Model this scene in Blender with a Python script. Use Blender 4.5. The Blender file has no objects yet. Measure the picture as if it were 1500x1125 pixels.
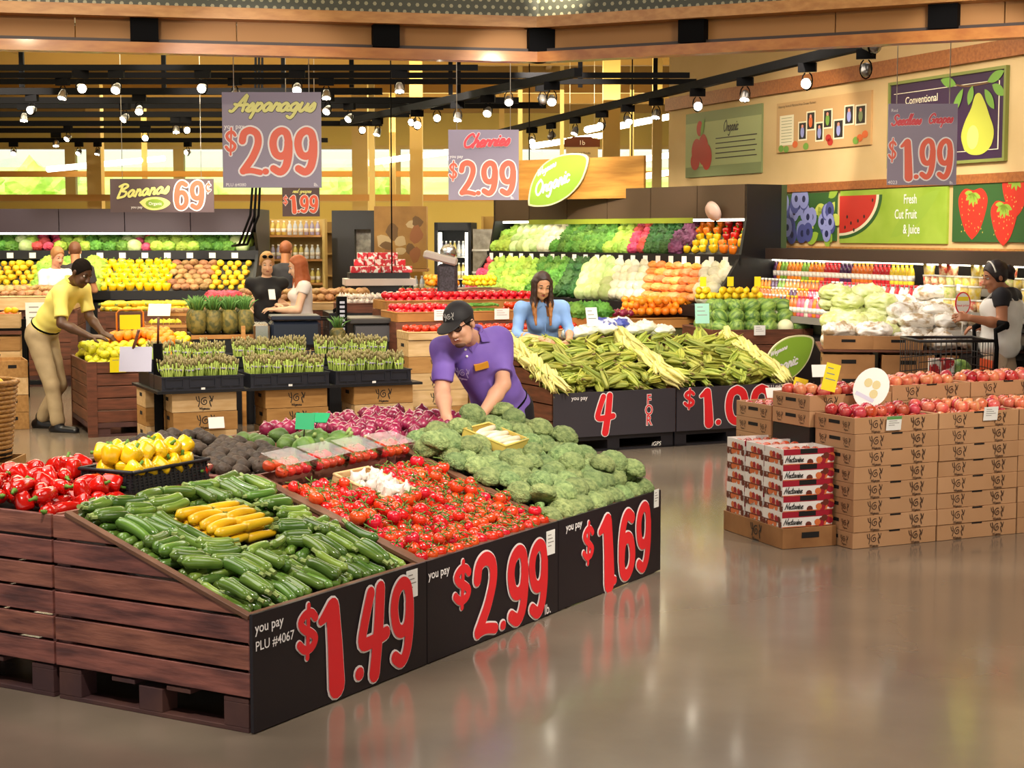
import bpy, bmesh, math, random
import numpy as np
from mathutils import Vector, Matrix, Euler, Quaternion, noise
rnd = random.Random(7)
sc = bpy.context.scene
C = sc.collection
PI = math.pi

# ---------------------------------------------------------------- camera, world, light, exposure
FPX, PITCH, EYE = 2473.0, 0.0885, 1.874
cam_d = bpy.data.cameras.new('camera'); cam = bpy.data.objects.new('camera', cam_d); C.objects.link(cam)
cam_d.sensor_width = 36; cam_d.lens = FPX/1500*36; cam_d.clip_end = 300
cam.location = (0, 0, EYE); cam.rotation_euler = (PI/2-PITCH, 0, 0)
sc.camera = cam
sc.view_settings.view_transform = 'Standard'; sc.view_settings.look = 'None'
sc.view_settings.exposure = 0.3; sc.view_settings.gamma = 1.0; sc.view_settings.use_curve_mapping = False
sc.cycles.max_bounces = 5; sc.cycles.diffuse_bounces = 3; sc.cycles.glossy_bounces = 3
sc.cycles.transmission_bounces = 4; sc.cycles.transparent_max_bounces = 6
sc.cycles.caustics_reflective = False; sc.cycles.caustics_refractive = False
sc.cycles.sample_clamp_indirect = 6

world = bpy.data.worlds.new('daylight'); sc.world = world; world.use_nodes = True
wn = world.node_tree.nodes; wl = world.node_tree.links; wn.clear()
w_out = wn.new('ShaderNodeOutputWorld'); w_bg = wn.new('ShaderNodeBackground')
w_tc = wn.new('ShaderNodeTexCoord'); w_sep = wn.new('ShaderNodeSeparateXYZ'); w_rmp = wn.new('ShaderNodeValToRGB')
wl.new(w_tc.outputs['Generated'], w_sep.inputs[0]); wl.new(w_sep.outputs['Z'], w_rmp.inputs[0])
w_rmp.color_ramp.elements[0].color = (.62, .60, .52, 1); w_rmp.color_ramp.elements[0].position = .0
w_rmp.color_ramp.elements[1].color = (.80, .92, 1.0, 1); w_rmp.color_ramp.elements[1].position = .35
wl.new(w_rmp.outputs[0], w_bg.inputs[0]); w_bg.inputs[1].default_value = 1.25
wl.new(w_bg.outputs[0], w_out.inputs[0])

def lamp_area(name, loc, size, power, col=(1, .93, .83), rot=(0, 0, 0)):
    d = bpy.data.lights.new(name, 'AREA'); d.shape = 'RECTANGLE'; d.size, d.size_y = size
    d.energy = power; d.color = col
    o = bpy.data.objects.new(name, d); C.objects.link(o); o.location = loc; o.rotation_euler = rot
    return o
def lamp_spot(name, loc, target, power, angle=50, col=(1, .91, .78), blend=.5, radius=.06):
    d = bpy.data.lights.new(name, 'SPOT'); d.energy = power; d.spot_size = math.radians(angle); d.spot_blend = blend
    d.color = col; d.shadow_soft_size = radius
    o = bpy.data.objects.new(name, d); C.objects.link(o); o.location = loc
    o.rotation_euler = (Vector(target)-Vector(loc)).to_track_quat('-Z', 'Y').to_euler()
    return o
# broad fill lights added over the aisles, in place of the ceiling lighting
lamp_area('ceiling_fill', (-3.5, 7.5, 4.4), (4, 3), 150)
lamp_area('ceiling_fill', (2.5, 6.5, 4.4), (4, 3), 120)
lamp_area('ceiling_fill', (-5, 14.5, 4.4), (5, 4), 230, (1, .88, .62))
lamp_area('ceiling_fill', (1, 14.5, 4.4), (5, 4), 210)
lamp_area('ceiling_fill', (-4.5, 21, 4.4), (6, 4), 380, (1, .9, .62))
lamp_area('ceiling_fill', (0, 28, 4.4), (9, 4), 420, (1, .9, .6))
lamp_area('ceiling_fill', (-3, 35, 4.6), (12, 4), 520, (1, .9, .55))
# warm upward fill lights, added only to brighten the ceiling
lamp_area('ceiling_up_fill', (-3, 17.5, 3.75), (10, 1.2), 200, (1, .9, .58), (PI, 0, 0))
lamp_area('ceiling_up_fill', (-2.5, 26, 3.9), (12, 1.5), 420, (1, .9, .55), (PI, 0, 0))
lamp_area('ceiling_up_fill', (-2.5, 34, 3.9), (14, 1.5), 420, (1, .9, .55), (PI, 0, 0))
for a_, b_, p_, g_ in (((-1.2, 6.4, 3.15), (-1.7, 12, 2.5), 330, 20), ((.2, 7.6, 3.1), (-.25, 15, 2.5), 420, 14), ((2.2, 6.6, 3.15), (2.9, 12, 2.5), 280, 18), ((-3.2, 15.5, 4.2), (-4.1, 20, 2.3), 200, 26),
                       ((-2.2, 6.2, 3.6), (-2.2, 10.8, 3.2), 150, 60), ((2.6, 5.2, 3.6), (2.4, 10.2, 3.2), 190, 60), ((.2, 17.5, 4.2), (.9, 21, 2.7), 200, 34)):
    lamp_spot('track_spot', a_, b_, p_, g_, (1, .86, .62) if g_ == 60 else (1, .93, .85))
# track spots aimed at the displays
SPOTS = [((-1.2, 4.2, 4.0), (-1.0, 7.3, .6), 420, 40), ((1.6, 5.8, 4.0), (-.4, 8.6, .6), 420, 36), ((1.9, 7.2, 4.0), (.1, 9.6, .6), 300, 40),
         ((-3.4, 6.0, 4.0), (-2.2, 8.3, .7), 300, 45), ((2.0, 11.0, 4.0), (1.3, 15.2, .8), 420, 50), ((4.2, 7.4, 4.0), (2.8, 10.7, .7), 380, 46),
         ((-2.5, 11.8, 4.0), (-1.9, 15.2, .8), 420, 46), ((-4.8, 12.5, 4.0), (-4.0, 16.6, .8), 420, 46),
         ((.2, 17, 4.0), (1.2, 20.5, 1.4), 650, 52), ((-1.0, 18, 4.0), (.4, 22, 1.4), 550, 50), ((2.6, 13.8, 4.0), (3.6, 17.6, 1.2), 420, 60),
         ((.4, 10.5, 4.0), (.3, 14.6, 1.2), 260, 40), ((2.2, 16.5, 4.1), (3.2, 19.3, 2.6), 260, 46), ((-6, 18, 4.0), (-6, 23.5, 1.4), 650, 62), ((-3, 18, 4.0), (-3.4, 23.5, 1.4), 550, 58),
         ((3.2, 12.5, 4.1), (4.2, 16.6, 2.2), 260, 42)]
for a, b, p, g in SPOTS: lamp_spot('track_spot', a, b, p, g)

# ---------------------------------------------------------------- placing helpers
_c, _s = math.cos(PITCH), math.sin(PITCH)
def _ray(px, py):
    a = (px-750)/FPX; b = -(py-562.5)/FPX
    return Vector((a, _c+b*_s, -_s+b*_c))
def at(px, py, Y):
    r = _ray(px, py); return Vector((0, 0, EYE))+r*(Y/r.y)
def on(px, py, z=0.0):
    r = _ray(px, py); return Vector((0, 0, EYE))+r*((z-EYE)/r.z)
def T(x=0, y=0, z=0): return Matrix.Translation((x, y, z))
def R(a, ax='Z'): return Matrix.Rotation(a, 4, ax)
def S(x, y=None, z=None): return Matrix.Diagonal((x, x if y is None else y, x if z is None else z, 1))
def basis(o, x, y):
    x = Vector(x).normalized(); y = Vector(y); y = (y-x*y.dot(x)).normalized(); z = x.cross(y)
    m = Matrix(((x.x, y.x, z.x, o[0]), (x.y, y.y, z.y, o[1]), (x.z, y.z, z.z, o[2]), (0, 0, 0, 1)))
    return m

# ---------------------------------------------------------------- mesh collecting
class MB:
    def __init__(s): s.v = []; s.f = []; s.m = []; s.sm = []; s.lay = 0
    def add(s, vs, fs, mat=0, smooth=False, X=None):
        k = len(s.v)
        if X is not None: vs = [X @ Vector(p) for p in vs]
        s.v.extend([tuple(p) for p in vs])
        for f in fs: s.f.append(tuple(i+k for i in f)); s.m.append(mat); s.sm.append(smooth)
        return s
    def box(s, x0, x1, y0, y1, z0, z1, mat=0, X=None):
        return s.add([(x0,y0,z0),(x1,y0,z0),(x1,y1,z0),(x0,y1,z0),(x0,y0,z1),(x1,y0,z1),(x1,y1,z1),(x0,y1,z1)],
              [(3,2,1,0),(4,5,6,7),(0,1,5,4),(1,2,6,5),(2,3,7,6),(3,0,4,7)], mat, False, X)
    def prism(s, pts, z0, z1, mat=0, X=None):
        n = len(pts)
        a = sum(pts[i][0]*pts[(i+1)%n][1]-pts[(i+1)%n][0]*pts[i][1] for i in range(n))
        if a < 0: pts = pts[::-1]
        return s.add([(p[0],p[1],z0) for p in pts]+[(p[0],p[1],z1) for p in pts],
              [tuple(range(n))[::-1], tuple(range(n, 2*n))]+[(i,(i+1)%n,n+(i+1)%n,n+i) for i in range(n)], mat, False, X)
    def poly(s, pts, mat=0, X=None): return s.add(pts, [tuple(range(len(pts)))], mat, False, X)
    def quad(s, x0, x1, y0, y1, z=0, mat=0, X=None): return s.add([(x0,y0,z),(x1,y0,z),(x1,y1,z),(x0,y1,z)], [(0,1,2,3)], mat, False, X)
    def tube(s, pts, r, seg=8, mat=0, X=None, smooth=True, flat=1.0):
        pts = [Vector(p) for p in pts]; n = len(pts)
        if not isinstance(r, (list, tuple)): r = [r]*n
        t0 = (pts[1]-pts[0]).normalized()
        u = t0.orthogonal().normalized(); vs = []
        for i in range(n):
            t = (pts[min(i+1,n-1)]-pts[max(i-1,0)])
            t = t.normalized() if t.length > 1e-9 else t0
            u = (u-t*u.dot(t)); u = u.normalized() if u.length > 1e-6 else t.orthogonal().normalized()
            w = t.cross(u)
            for k in range(seg):
                a = 2*PI*k/seg; vs.append(pts[i]+(u*math.cos(a)+w*math.sin(a)*flat)*r[i])
        fs = [(i*seg+k, i*seg+(k+1)%seg, (i+1)*seg+(k+1)%seg, (i+1)*seg+k) for i in range(n-1) for k in range(seg)]
        fs += [tuple(range(seg))[::-1], tuple(range((n-1)*seg, n*seg))]
        return s.add(vs, fs, mat, smooth, X)
    def lathe(s, prof, seg=14, mat=0, X=None, smooth=True, lobes=0, amp=0.0):
        vs = []; fs = []; n = len(prof)
        for (r, z) in prof:
            for k in range(seg):
                a = 2*PI*k/seg; q = r*(1+amp*math.cos(lobes*a)) if lobes else r
                vs.append((q*math.cos(a), q*math.sin(a), z))
        for i in range(n-1):
            for k in range(seg):
                fs.append((i*seg+k, i*seg+(k+1)%seg, (i+1)*seg+(k+1)%seg, (i+1)*seg+k))
        if prof[0][0] > 1e-5: fs.append(tuple(range(seg))[::-1])
        if prof[-1][0] > 1e-5: fs.append(tuple(range((n-1)*seg, n*seg)))
        return s.add(vs, fs, mat, smooth, X)
    def ball(s, c, r, seg=12, rings=8, mat=0, X=None):
        r = r if isinstance(r, (tuple, list)) else (r, r, r)
        prof = [(max(math.sin(PI*i/rings), 1e-6), -math.cos(PI*i/rings)) for i in range(rings+1)]
        M = T(*c) @ S(*r)
        return s.lathe(prof, seg, mat, M if X is None else X @ M)
    def build(s, name, mats, parent=None, bevel=0, X=None, link=True):
        me = bpy.data.meshes.new(name)
        me.from_pydata(s.v, [], s.f)
        mats = mats if isinstance(mats, (list, tuple)) else [mats]
        for m in mats: me.materials.append(m)
        me.polygons.foreach_set('material_index', s.m)
        me.polygons.foreach_set('use_smooth', s.sm)
        if bevel:
            b = bmesh.new(); b.from_mesh(me)
            es = [e for e in b.edges if len(e.link_faces) == 2 and e.calc_face_angle(0) > .6]
            bmesh.ops.bevel(b, geom=es, offset=bevel, segments=1, affect='EDGES', clamp_overlap=True)
            b.to_mesh(me); b.free()
        me.update()
        o = bpy.data.objects.new(name, me); C.objects.link(o)
        if X is not None: o.matrix_world = X
        if parent is not None: o.parent = parent
        return o
def jitter_mesh(o, amp, scale, seed=0, only=None):
    for v in o.data.vertices:
        q = noise.noise_vector(v.co*scale+Vector((seed*7.3, seed*1.7, 0)))
        v.co += q*amp
    o.data.update(); return o

def tag(o, label, cat, group=None, kind=None):
    o['label'] = label; o['category'] = cat
    if group: o['group'] = group
    if kind: o['kind'] = kind
    return o
def struct(o): o['kind'] = 'structure'; return o
def empty(name, X, label=None, cat=None, group=None):
    o = bpy.data.objects.new(name, None); C.objects.link(o); o.empty_display_size = .05
    o.matrix_world = X if isinstance(X, Matrix) else T(*X)
    if label: tag(o, label, cat, group)
    return o
def dup(o, parent=None):
    c = o.copy(); C.objects.link(c)
    if parent is not None: c.parent = parent
    for ch in o.children: dup(ch, c)
    return c
class Kind:
    """one thing with a few variants; each put() is an object of its own sharing mesh data"""
    def __init__(s, makers, label, cat, group): s.mk = makers; s.o = {}; s.label = label; s.cat = cat; s.group = group
    def put(s, X, label=None, group=None, i=None):
        i = rnd.randrange(len(s.mk)) if i is None else i
        if i not in s.o: o = s.o[i] = s.mk[i]()
        else: o = dup(s.o[i])
        o.matrix_world = X
        tag(o, label or s.label, s.cat, group or s.group)
        return o

# ---------------------------------------------------------------- materials
def hexc(h):
    h = h.lstrip('#'); c = [int(h[i:i+2], 16)/255 for i in (0, 2, 4)]
    return tuple(((x+.055)/1.055)**2.4 if x > .04045 else x/12.92 for x in c)+(1,)
MATS = {}
def mat(name, col, rough=.5, metal=0, col2=None, ns=6.0, stretch=(1,1,1), lo=.35, hi=.65, bump=0, bs=None, rv=0, rh=0, emis=0, trans=0, alpha=1, coat=0, sss=0, spec=.5, detail=3):
    if name in MATS: return MATS[name]
    m = bpy.data.materials.new(name); MATS[name] = m; m.use_nodes = True
    nt = m.node_tree; n = nt.nodes; L = nt.links; b = n['Principled BSDF']
    col = hexc(col) if isinstance(col, str) else tuple(col)+(1,)*(4-len(col))
    b.inputs['Base Color'].default_value = col; b.inputs['Roughness'].default_value = rough
    b.inputs['Metallic'].default_value = metal; b.inputs['Specular IOR Level'].default_value = spec
    b.inputs['Transmission Weight'].default_value = trans; b.inputs['Alpha'].default_value = alpha
    b.inputs['Coat Weight'].default_value = coat; b.inputs['Coat Roughness'].default_value = .08
    if sss: b.inputs['Subsurface Weight'].default_value = sss; b.inputs['Subsurface Radius'].default_value = (.01, .004, .002); b.inputs['Subsurface Scale'].default_value = 1
    if emis: b.inputs['Emission Color'].default_value = col; b.inputs['Emission Strength'].default_value = emis
    vec = None; info = None; out = None
    if col2 is not None or bump:
        tc = n.new('ShaderNodeTexCoord'); mp = n.new('ShaderNodeMapping'); mp.inputs['Scale'].default_value = stretch
        info = n.new('ShaderNodeObjectInfo'); mul = n.new('ShaderNodeMath'); mul.operation = 'MULTIPLY'; mul.inputs[1].default_value = 37.0
        L.new(info.outputs['Random'], mul.inputs[0])
        cmb = n.new('ShaderNodeCombineXYZ'); L.new(mul.outputs[0], cmb.inputs[0]); L.new(mul.outputs[0], cmb.inputs[2])
        L.new(tc.outputs['Object'], mp.inputs[0]); L.new(cmb.outputs[0], mp.inputs['Location']); vec = mp.outputs[0]
    if col2 is not None:
        tx = n.new('ShaderNodeTexNoise'); tx.inputs['Scale'].default_value = ns; tx.inputs['Detail'].default_value = detail
        L.new(vec, tx.inputs['Vector'])
        cr = n.new('ShaderNodeValToRGB'); cr.color_ramp.elements[0].position = lo; cr.color_ramp.elements[1].position = hi
        cr.color_ramp.elements[0].color = col; cr.color_ramp.elements[1].color = hexc(col2) if isinstance(col2, str) else tuple(col2)+(1,)*(4-len(col2))
        L.new(tx.outputs[0], cr.inputs[0]); out = cr.outputs[0]
    if rv or rh:
        hs = n.new('ShaderNodeHueSaturation'); info = info or n.new('ShaderNodeObjectInfo')
        if out is not None: L.new(out, hs.inputs['Color'])
        else: hs.inputs['Color'].default_value = col
        if rv:
            mr = n.new('ShaderNodeMapRange'); mr.inputs[3].default_value = 1-rv; mr.inputs[4].default_value = 1+rv
            L.new(info.outputs['Random'], mr.inputs[0]); L.new(mr.outputs[0], hs.inputs['Value'])
        if rh:
            wn_ = n.new('ShaderNodeTexWhiteNoise'); wn_.noise_dimensions = '1D'; L.new(info.outputs['Random'], wn_.inputs['W'])
            mr = n.new('ShaderNodeMapRange'); mr.inputs[3].default_value = .5-rh; mr.inputs[4].default_value = .5+rh
            L.new(wn_.outputs['Value'], mr.inputs[0]); L.new(mr.outputs[0], hs.inputs['Hue'])
        out = hs.outputs[0]
    if out is not None: L.new(out, b.inputs['Base Color'])
    if bump:
        tx = n.new('ShaderNodeTexNoise'); tx.inputs['Scale'].default_value = bs or ns*3; tx.inputs['Detail'].default_value = 4
        L.new(vec, tx.inputs['Vector'])
        bp = n.new('ShaderNodeBump'); bp.inputs['Strength'].default_value = bump; bp.inputs['Distance'].default_value = .01
        L.new(tx.outputs[0], bp.inputs['Height']); L.new(bp.outputs[0], b.inputs['Normal'])
    return m

# ---------------------------------------------------------------- lettering
def text_geo(txt, size=1, bold=0, shear=0, align='LEFT', space=1.0):
    cu = bpy.data.curves.new('t', 'FONT'); cu.body = txt; cu.size = size; cu.offset = bold; cu.shear = shear
    cu.align_x = align; cu.space_character = space; cu.resolution_u = 3
    o = bpy.data.objects.new('t', cu); C.objects.link(o)
    dg = bpy.context.evaluated_depsgraph_get()
    me = o.evaluated_get(dg).to_mesh()
    vs = [tuple(v.co) for v in me.vertices]; fs = [tuple(p.vertices) for p in me.polygons]
    bpy.data.objects.remove(o); bpy.data.curves.remove(cu)
    return vs, fs
def text(mb, txt, x, y, size, X, z=.002, mat=0, bold=0, shear=0, align='LEFT', sx=1.0, sy=1.0, space=1.0):
    vs, fs = text_geo(txt, size, bold*size, shear, align, space)
    mb.add([(x+p[0]*sx, y+p[1]*sy, z) for p in vs], fs, mat, False, X)
def catmull(pts, n=6):
    P = [pts[0]]+list(pts)+[pts[-1]]; out = []
    for i in range(1, len(P)-2):
        p0, p1, p2, p3 = P[i-1:i+3]
        for k in range(n):
            t = k/n
            out.append(tuple(.5*((2*b)+(c-a)*t+(2*a-5*b+4*c-d)*t*t+(3*b-a-3*c+d)*t**3) for a, b, c, d in zip(p0, p1, p2, p3)))
    out.append(tuple(pts[-1])); return out
def stroke(mb, pts, w, X=None, z=.002, mat=0, n=5, smooth=True):
    """flat painted stroke through pts; w = width or (start, end)"""
    P = catmull(pts, n) if smooth and len(pts) > 2 else list(pts)
    m = len(P); vs = []; fs = []; z += .00012*(mb.lay % 24); mb.lay += 1; dz = .0006/m
    W = [w]*m if not isinstance(w, tuple) else [w[0]+(w[1]-w[0])*i/(m-1) for i in range(m)]
    for i, p in enumerate(P):
        a = P[max(i-1, 0)]; b = P[min(i+1, m-1)]; dx, dy = b[0]-a[0], b[1]-a[1]; l = math.hypot(dx, dy) or 1e-9
        nx, ny = -dy/l*W[i]/2, dx/l*W[i]/2
        vs += [(p[0]+nx, p[1]+ny, z+dz*i), (p[0]-nx, p[1]-ny, z+dz*i)]
    for i in range(m-1): fs.append((2*i+1, 2*i+3, 2*i+2, 2*i))
    for (i, sg) in ((0, 1), (m-1, -1)):
        p = P[i]; a = P[1] if i == 0 else P[m-2]; an = math.atan2(p[1]-a[1], p[0]-a[0]); k = len(vs)
        zz = z+dz*i-.0001; vs.append((p[0], p[1], zz))
        for j in range(7):
            t = an-PI/2+PI*j/6; vs.append((p[0]+math.cos(t)*W[i]/2, p[1]+math.sin(t)*W[i]/2, zz))
        for j in range(6): fs.append((k, k+1+j, k+2+j))
    mb.add(vs, fs, mat, False, X)
# painted price numerals in a unit box (x 0..1, y 0..1)
NUM = {
 '1': [([(.22,.80),(.52,.90)], (.14,.3)), ([(.56,.90),(.62,.5),(.66,.06)], (.34,.42))],
 '4': [([(.42,.90),(.22,.62),(.14,.42),(.45,.40),(.92,.44)], .23), ([(.74,.92),(.66,.5),(.52,.06)], (.26,.30))],
 '9': [([(.80,.72),(.72,.88),(.50,.93),(.26,.84),(.17,.66),(.27,.46),(.50,.40),(.72,.48),(.80,.70)], .27), ([(.80,.70),(.79,.42),(.68,.18),(.46,.07),(.18,.14)], (.30,.26))],
 '6': [([(.20,.28),(.28,.12),(.50,.07),(.74,.16),(.83,.34),(.73,.54),(.50,.60),(.28,.52),(.20,.30)], .27), ([(.20,.30),(.21,.58),(.32,.82),(.54,.93),(.80,.86)], (.30,.26))],
 '2': [([(.16,.72),(.24,.88),(.50,.94),(.76,.86),(.80,.66),(.60,.40),(.34,.20),(.18,.09)], .26), ([(.16,.08),(.50,.10),(.88,.06)], .2)],
 '0': [([(.5,.93),(.24,.82),(.14,.5),(.24,.18),(.5,.07),(.76,.18),(.86,.5),(.76,.82),(.5,.93)], .27)],
 '3': [([(.2,.82),(.45,.93),(.74,.82),(.66,.6),(.42,.53),(.74,.44),(.80,.22),(.5,.07),(.15,.16)], .25)],
 '.': [([(.46,.5),(.54,.5)], .8)],
 '$': [([(.82,.72),(.66,.82),(.40,.82),(.2,.70),(.34,.56),(.62,.46),(.80,.34),(.66,.20),(.36,.18),(.14,.30)], .2), ([(.54,.98),(.46,.02)], .13)],
 'c': [([(.8,.7),(.5,.82),(.2,.6),(.25,.32),(.55,.2),(.82,.32)], .2), ([(.6,.98),(.42,.04)], .12)],
}
def numeral(mb, ch, x, y, w, h, X, ol, mats=(0, 1), z=.0015, bold=1.12):
    for pts, wd in NUM[ch]:
        if ch == '.': P = [(x+w*a, y+h*b) for a, b in pts]; ww = wd*min(w, h)
        else:
            P = [(x+w*a, y+h*b) for a, b in pts]; ww = tuple(q*w*bold for q in wd) if isinstance(wd, tuple) else wd*w*bold
        o = tuple(q+2*ol for q in ww) if isinstance(ww, tuple) else ww+2*ol
        sm = ch not in '1.'
        stroke(mb, P, o, X, z, mats[0], smooth=sm); stroke(mb, P, ww, X, z+.0045, mats[1], smooth=sm)
# brush script letters: strokes in x, y (x-height .5, cap 1), then advance
SCR = {
 'A': ([[(0,.02),(.12,0),(.3,.4),(.55,1.0),(.56,.5),(.6,.02)], [(.12,.42),(.4,.36),(.72,.42)]], .72),
 'B': ([[(.18,.95),(.14,.5),(.08,0)], [(.0,.85),(.3,1.0),(.52,.82),(.2,.52),(.5,.4),(.46,.1),(.08,0)]], .6),
 'C': ([[(.55,.8),(.42,1.0),(.2,.85),(.06,.45),(.18,.06),(.45,.06),(.6,.25)]], .58),
 'O': ([[(.36,.98),(.1,.75),(.05,.35),(.25,.02),(.5,.2),(.58,.62),(.36,.98)]], .64),
 'S': ([[(.55,.82),(.42,1.0),(.2,.88),(.24,.62),(.45,.4),(.4,.08),(.15,.02),(.02,.2)]], .55),
 'G': ([[(.55,.8),(.4,1.0),(.15,.8),(.05,.4),(.2,.04),(.45,.12),(.52,.42),(.34,.42)]], .6),
 'W': ([[(0,.9),(.1,.5),(.16,.04),(.3,.5),(.4,.85),(.44,.3),(.5,.04),(.68,.5),(.78,1.0)]], .78),
 'N': ([[(.0,.0),(.12,.5),(.2,.98),(.32,.5),(.46,.02),(.54,.5),(.66,1.0)]], .64),
 'a': ([[(.34,.42),(.2,.5),(.04,.3),(.1,.03),(.24,.08),(.35,.45),(.33,.1),(.46,.06)]], .43),
 's': ([[(.0,.06),(.2,.5),(.26,.2),(.16,.0),(.02,.04)]], .3),
 'p': ([[(.1,.5),(.06,.0),(0,-.4)], [(.08,.3),(.24,.5),(.36,.3),(.24,.02),(.08,.1)]], .4),
 'r': ([[(.0,.05),(.1,.5),(.14,.42),(.3,.44),(.24,.1),(.36,.05)]], .33),
 'g': ([[(.34,.42),(.2,.5),(.04,.3),(.12,.05),(.26,.1),(.36,.46),(.32,-.1),(.2,-.4),(.02,-.3)]], .42),
 'u': ([[(.06,.5),(.04,.1),(.16,.0),(.32,.3),(.36,.5),(.34,.1),(.44,.05)]], .42),
 'h': ([[(.16,1.0),(.08,.5),(.02,.0)], [(.06,.25),(.22,.5),(.3,.3),(.28,.04),(.38,.05)]], .38),
 'e': ([[(.04,.22),(.24,.3),(.26,.46),(.12,.48),(.03,.25),(.12,.02),(.32,.1)]], .32),
 'i': ([[(.08,.5),(.05,.1),(.18,.05)], [(.12,.7),(.13,.72)]], .18),
 'n': ([[(.08,.5),(.03,.0)], [(.06,.3),(.2,.5),(.28,.3),(.26,.04),(.38,.06)]], .37),
 'd': ([[(.32,.4),(.18,.5),(.04,.28),(.12,.02),(.26,.12),(.36,.5),(.44,1.0)], [(.34,.45),(.32,.06),(.42,.06)]], .44),
 'l': ([[(.16,1.0),(.06,.4),(.08,.02),(.2,.08)]], .2),
 'm': ([[(.06,.5),(.02,.0)], [(.05,.3),(.16,.5),(.22,.3),(.2,0)], [(.21,.3),(.34,.5),(.4,.3),(.38,.04),(.48,.06)]], .48),
 'k': ([[(.14,1.0),(.04,0)], [(.3,.5),(.08,.22),(.3,.0)]], .34),
 'c': ([[(.28,.42),(.14,.5),(.03,.25),(.14,.02),(.3,.1)]], .3),
 't': ([[(.14,.85),(.07,.2),(.14,.02),(.24,.1)], [(0,.55),(.26,.58)]], .25),
 'o': ([[(.18,.5),(.03,.25),(.16,.0),(.32,.25),(.18,.5)]], .36),
 ' ': ([], .25),
}
def script(mb, txt, x, y, size, X, w=.1, z=.003, mat=0, shear=.25, ol=0, olmat=1, sx=1.0, rise=0.0, n=4):
    cx = 0
    for ch in txt:
        g, adv = SCR[ch]
        for pts in g:
            P = [(x+(cx+a+b*shear)*size*sx, y+b*size+(cx+a)*size*sx*rise) for a, b in pts]
            if ol: stroke(mb, P, (w+2*ol)*size, X, z-.002, olmat, n)
            stroke(mb, P, w*size, X, z+(.0035 if ol else 0), mat, n)
        cx += adv*1.06
    return cx*size*sx
def crate_logo(mb, x, y, s, X, mat=0, z=.0015, words=True):
    """the swirl between a fork and a knife printed on the store's crates"""
    sp = [(x+s*.3*(1-t*.85)*math.cos(1.2+t*9), y+s*.3*(1-t*.85)*math.sin(1.2+t*9)) for t in [i/22 for i in range(23)]]
    stroke(mb, sp, s*.07, X, z, mat, 1)
    stroke(mb, [(x-s*.42, y+s*.38), (x-s*.36, y), (x-s*.44, y-s*.32)], s*.07, X, z, mat, 3)
    stroke(mb, [(x-s*.6, y+s*.36), (x-s*.52, y+s*.08), (x-s*.37, y+s*.04)], s*.06, X, z, mat, 3)
    stroke(mb, [(x+s*.38, y+s*.38), (x+s*.5, y+s*.1), (x+s*.36, y), (x+s*.46, y-s*.34)], s*.08, X, z, mat, 3)
    stroke(mb, [(x+s*.62, y+s*.36), (x+s*.52, y-s*.02)], s*.06, X, z, mat, 2)
    if words: script(mb, 'Wegmans', x-s*.42, y-s*.56, s*.2, X, .16, z, mat, n=1, sx=1.2)

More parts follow.
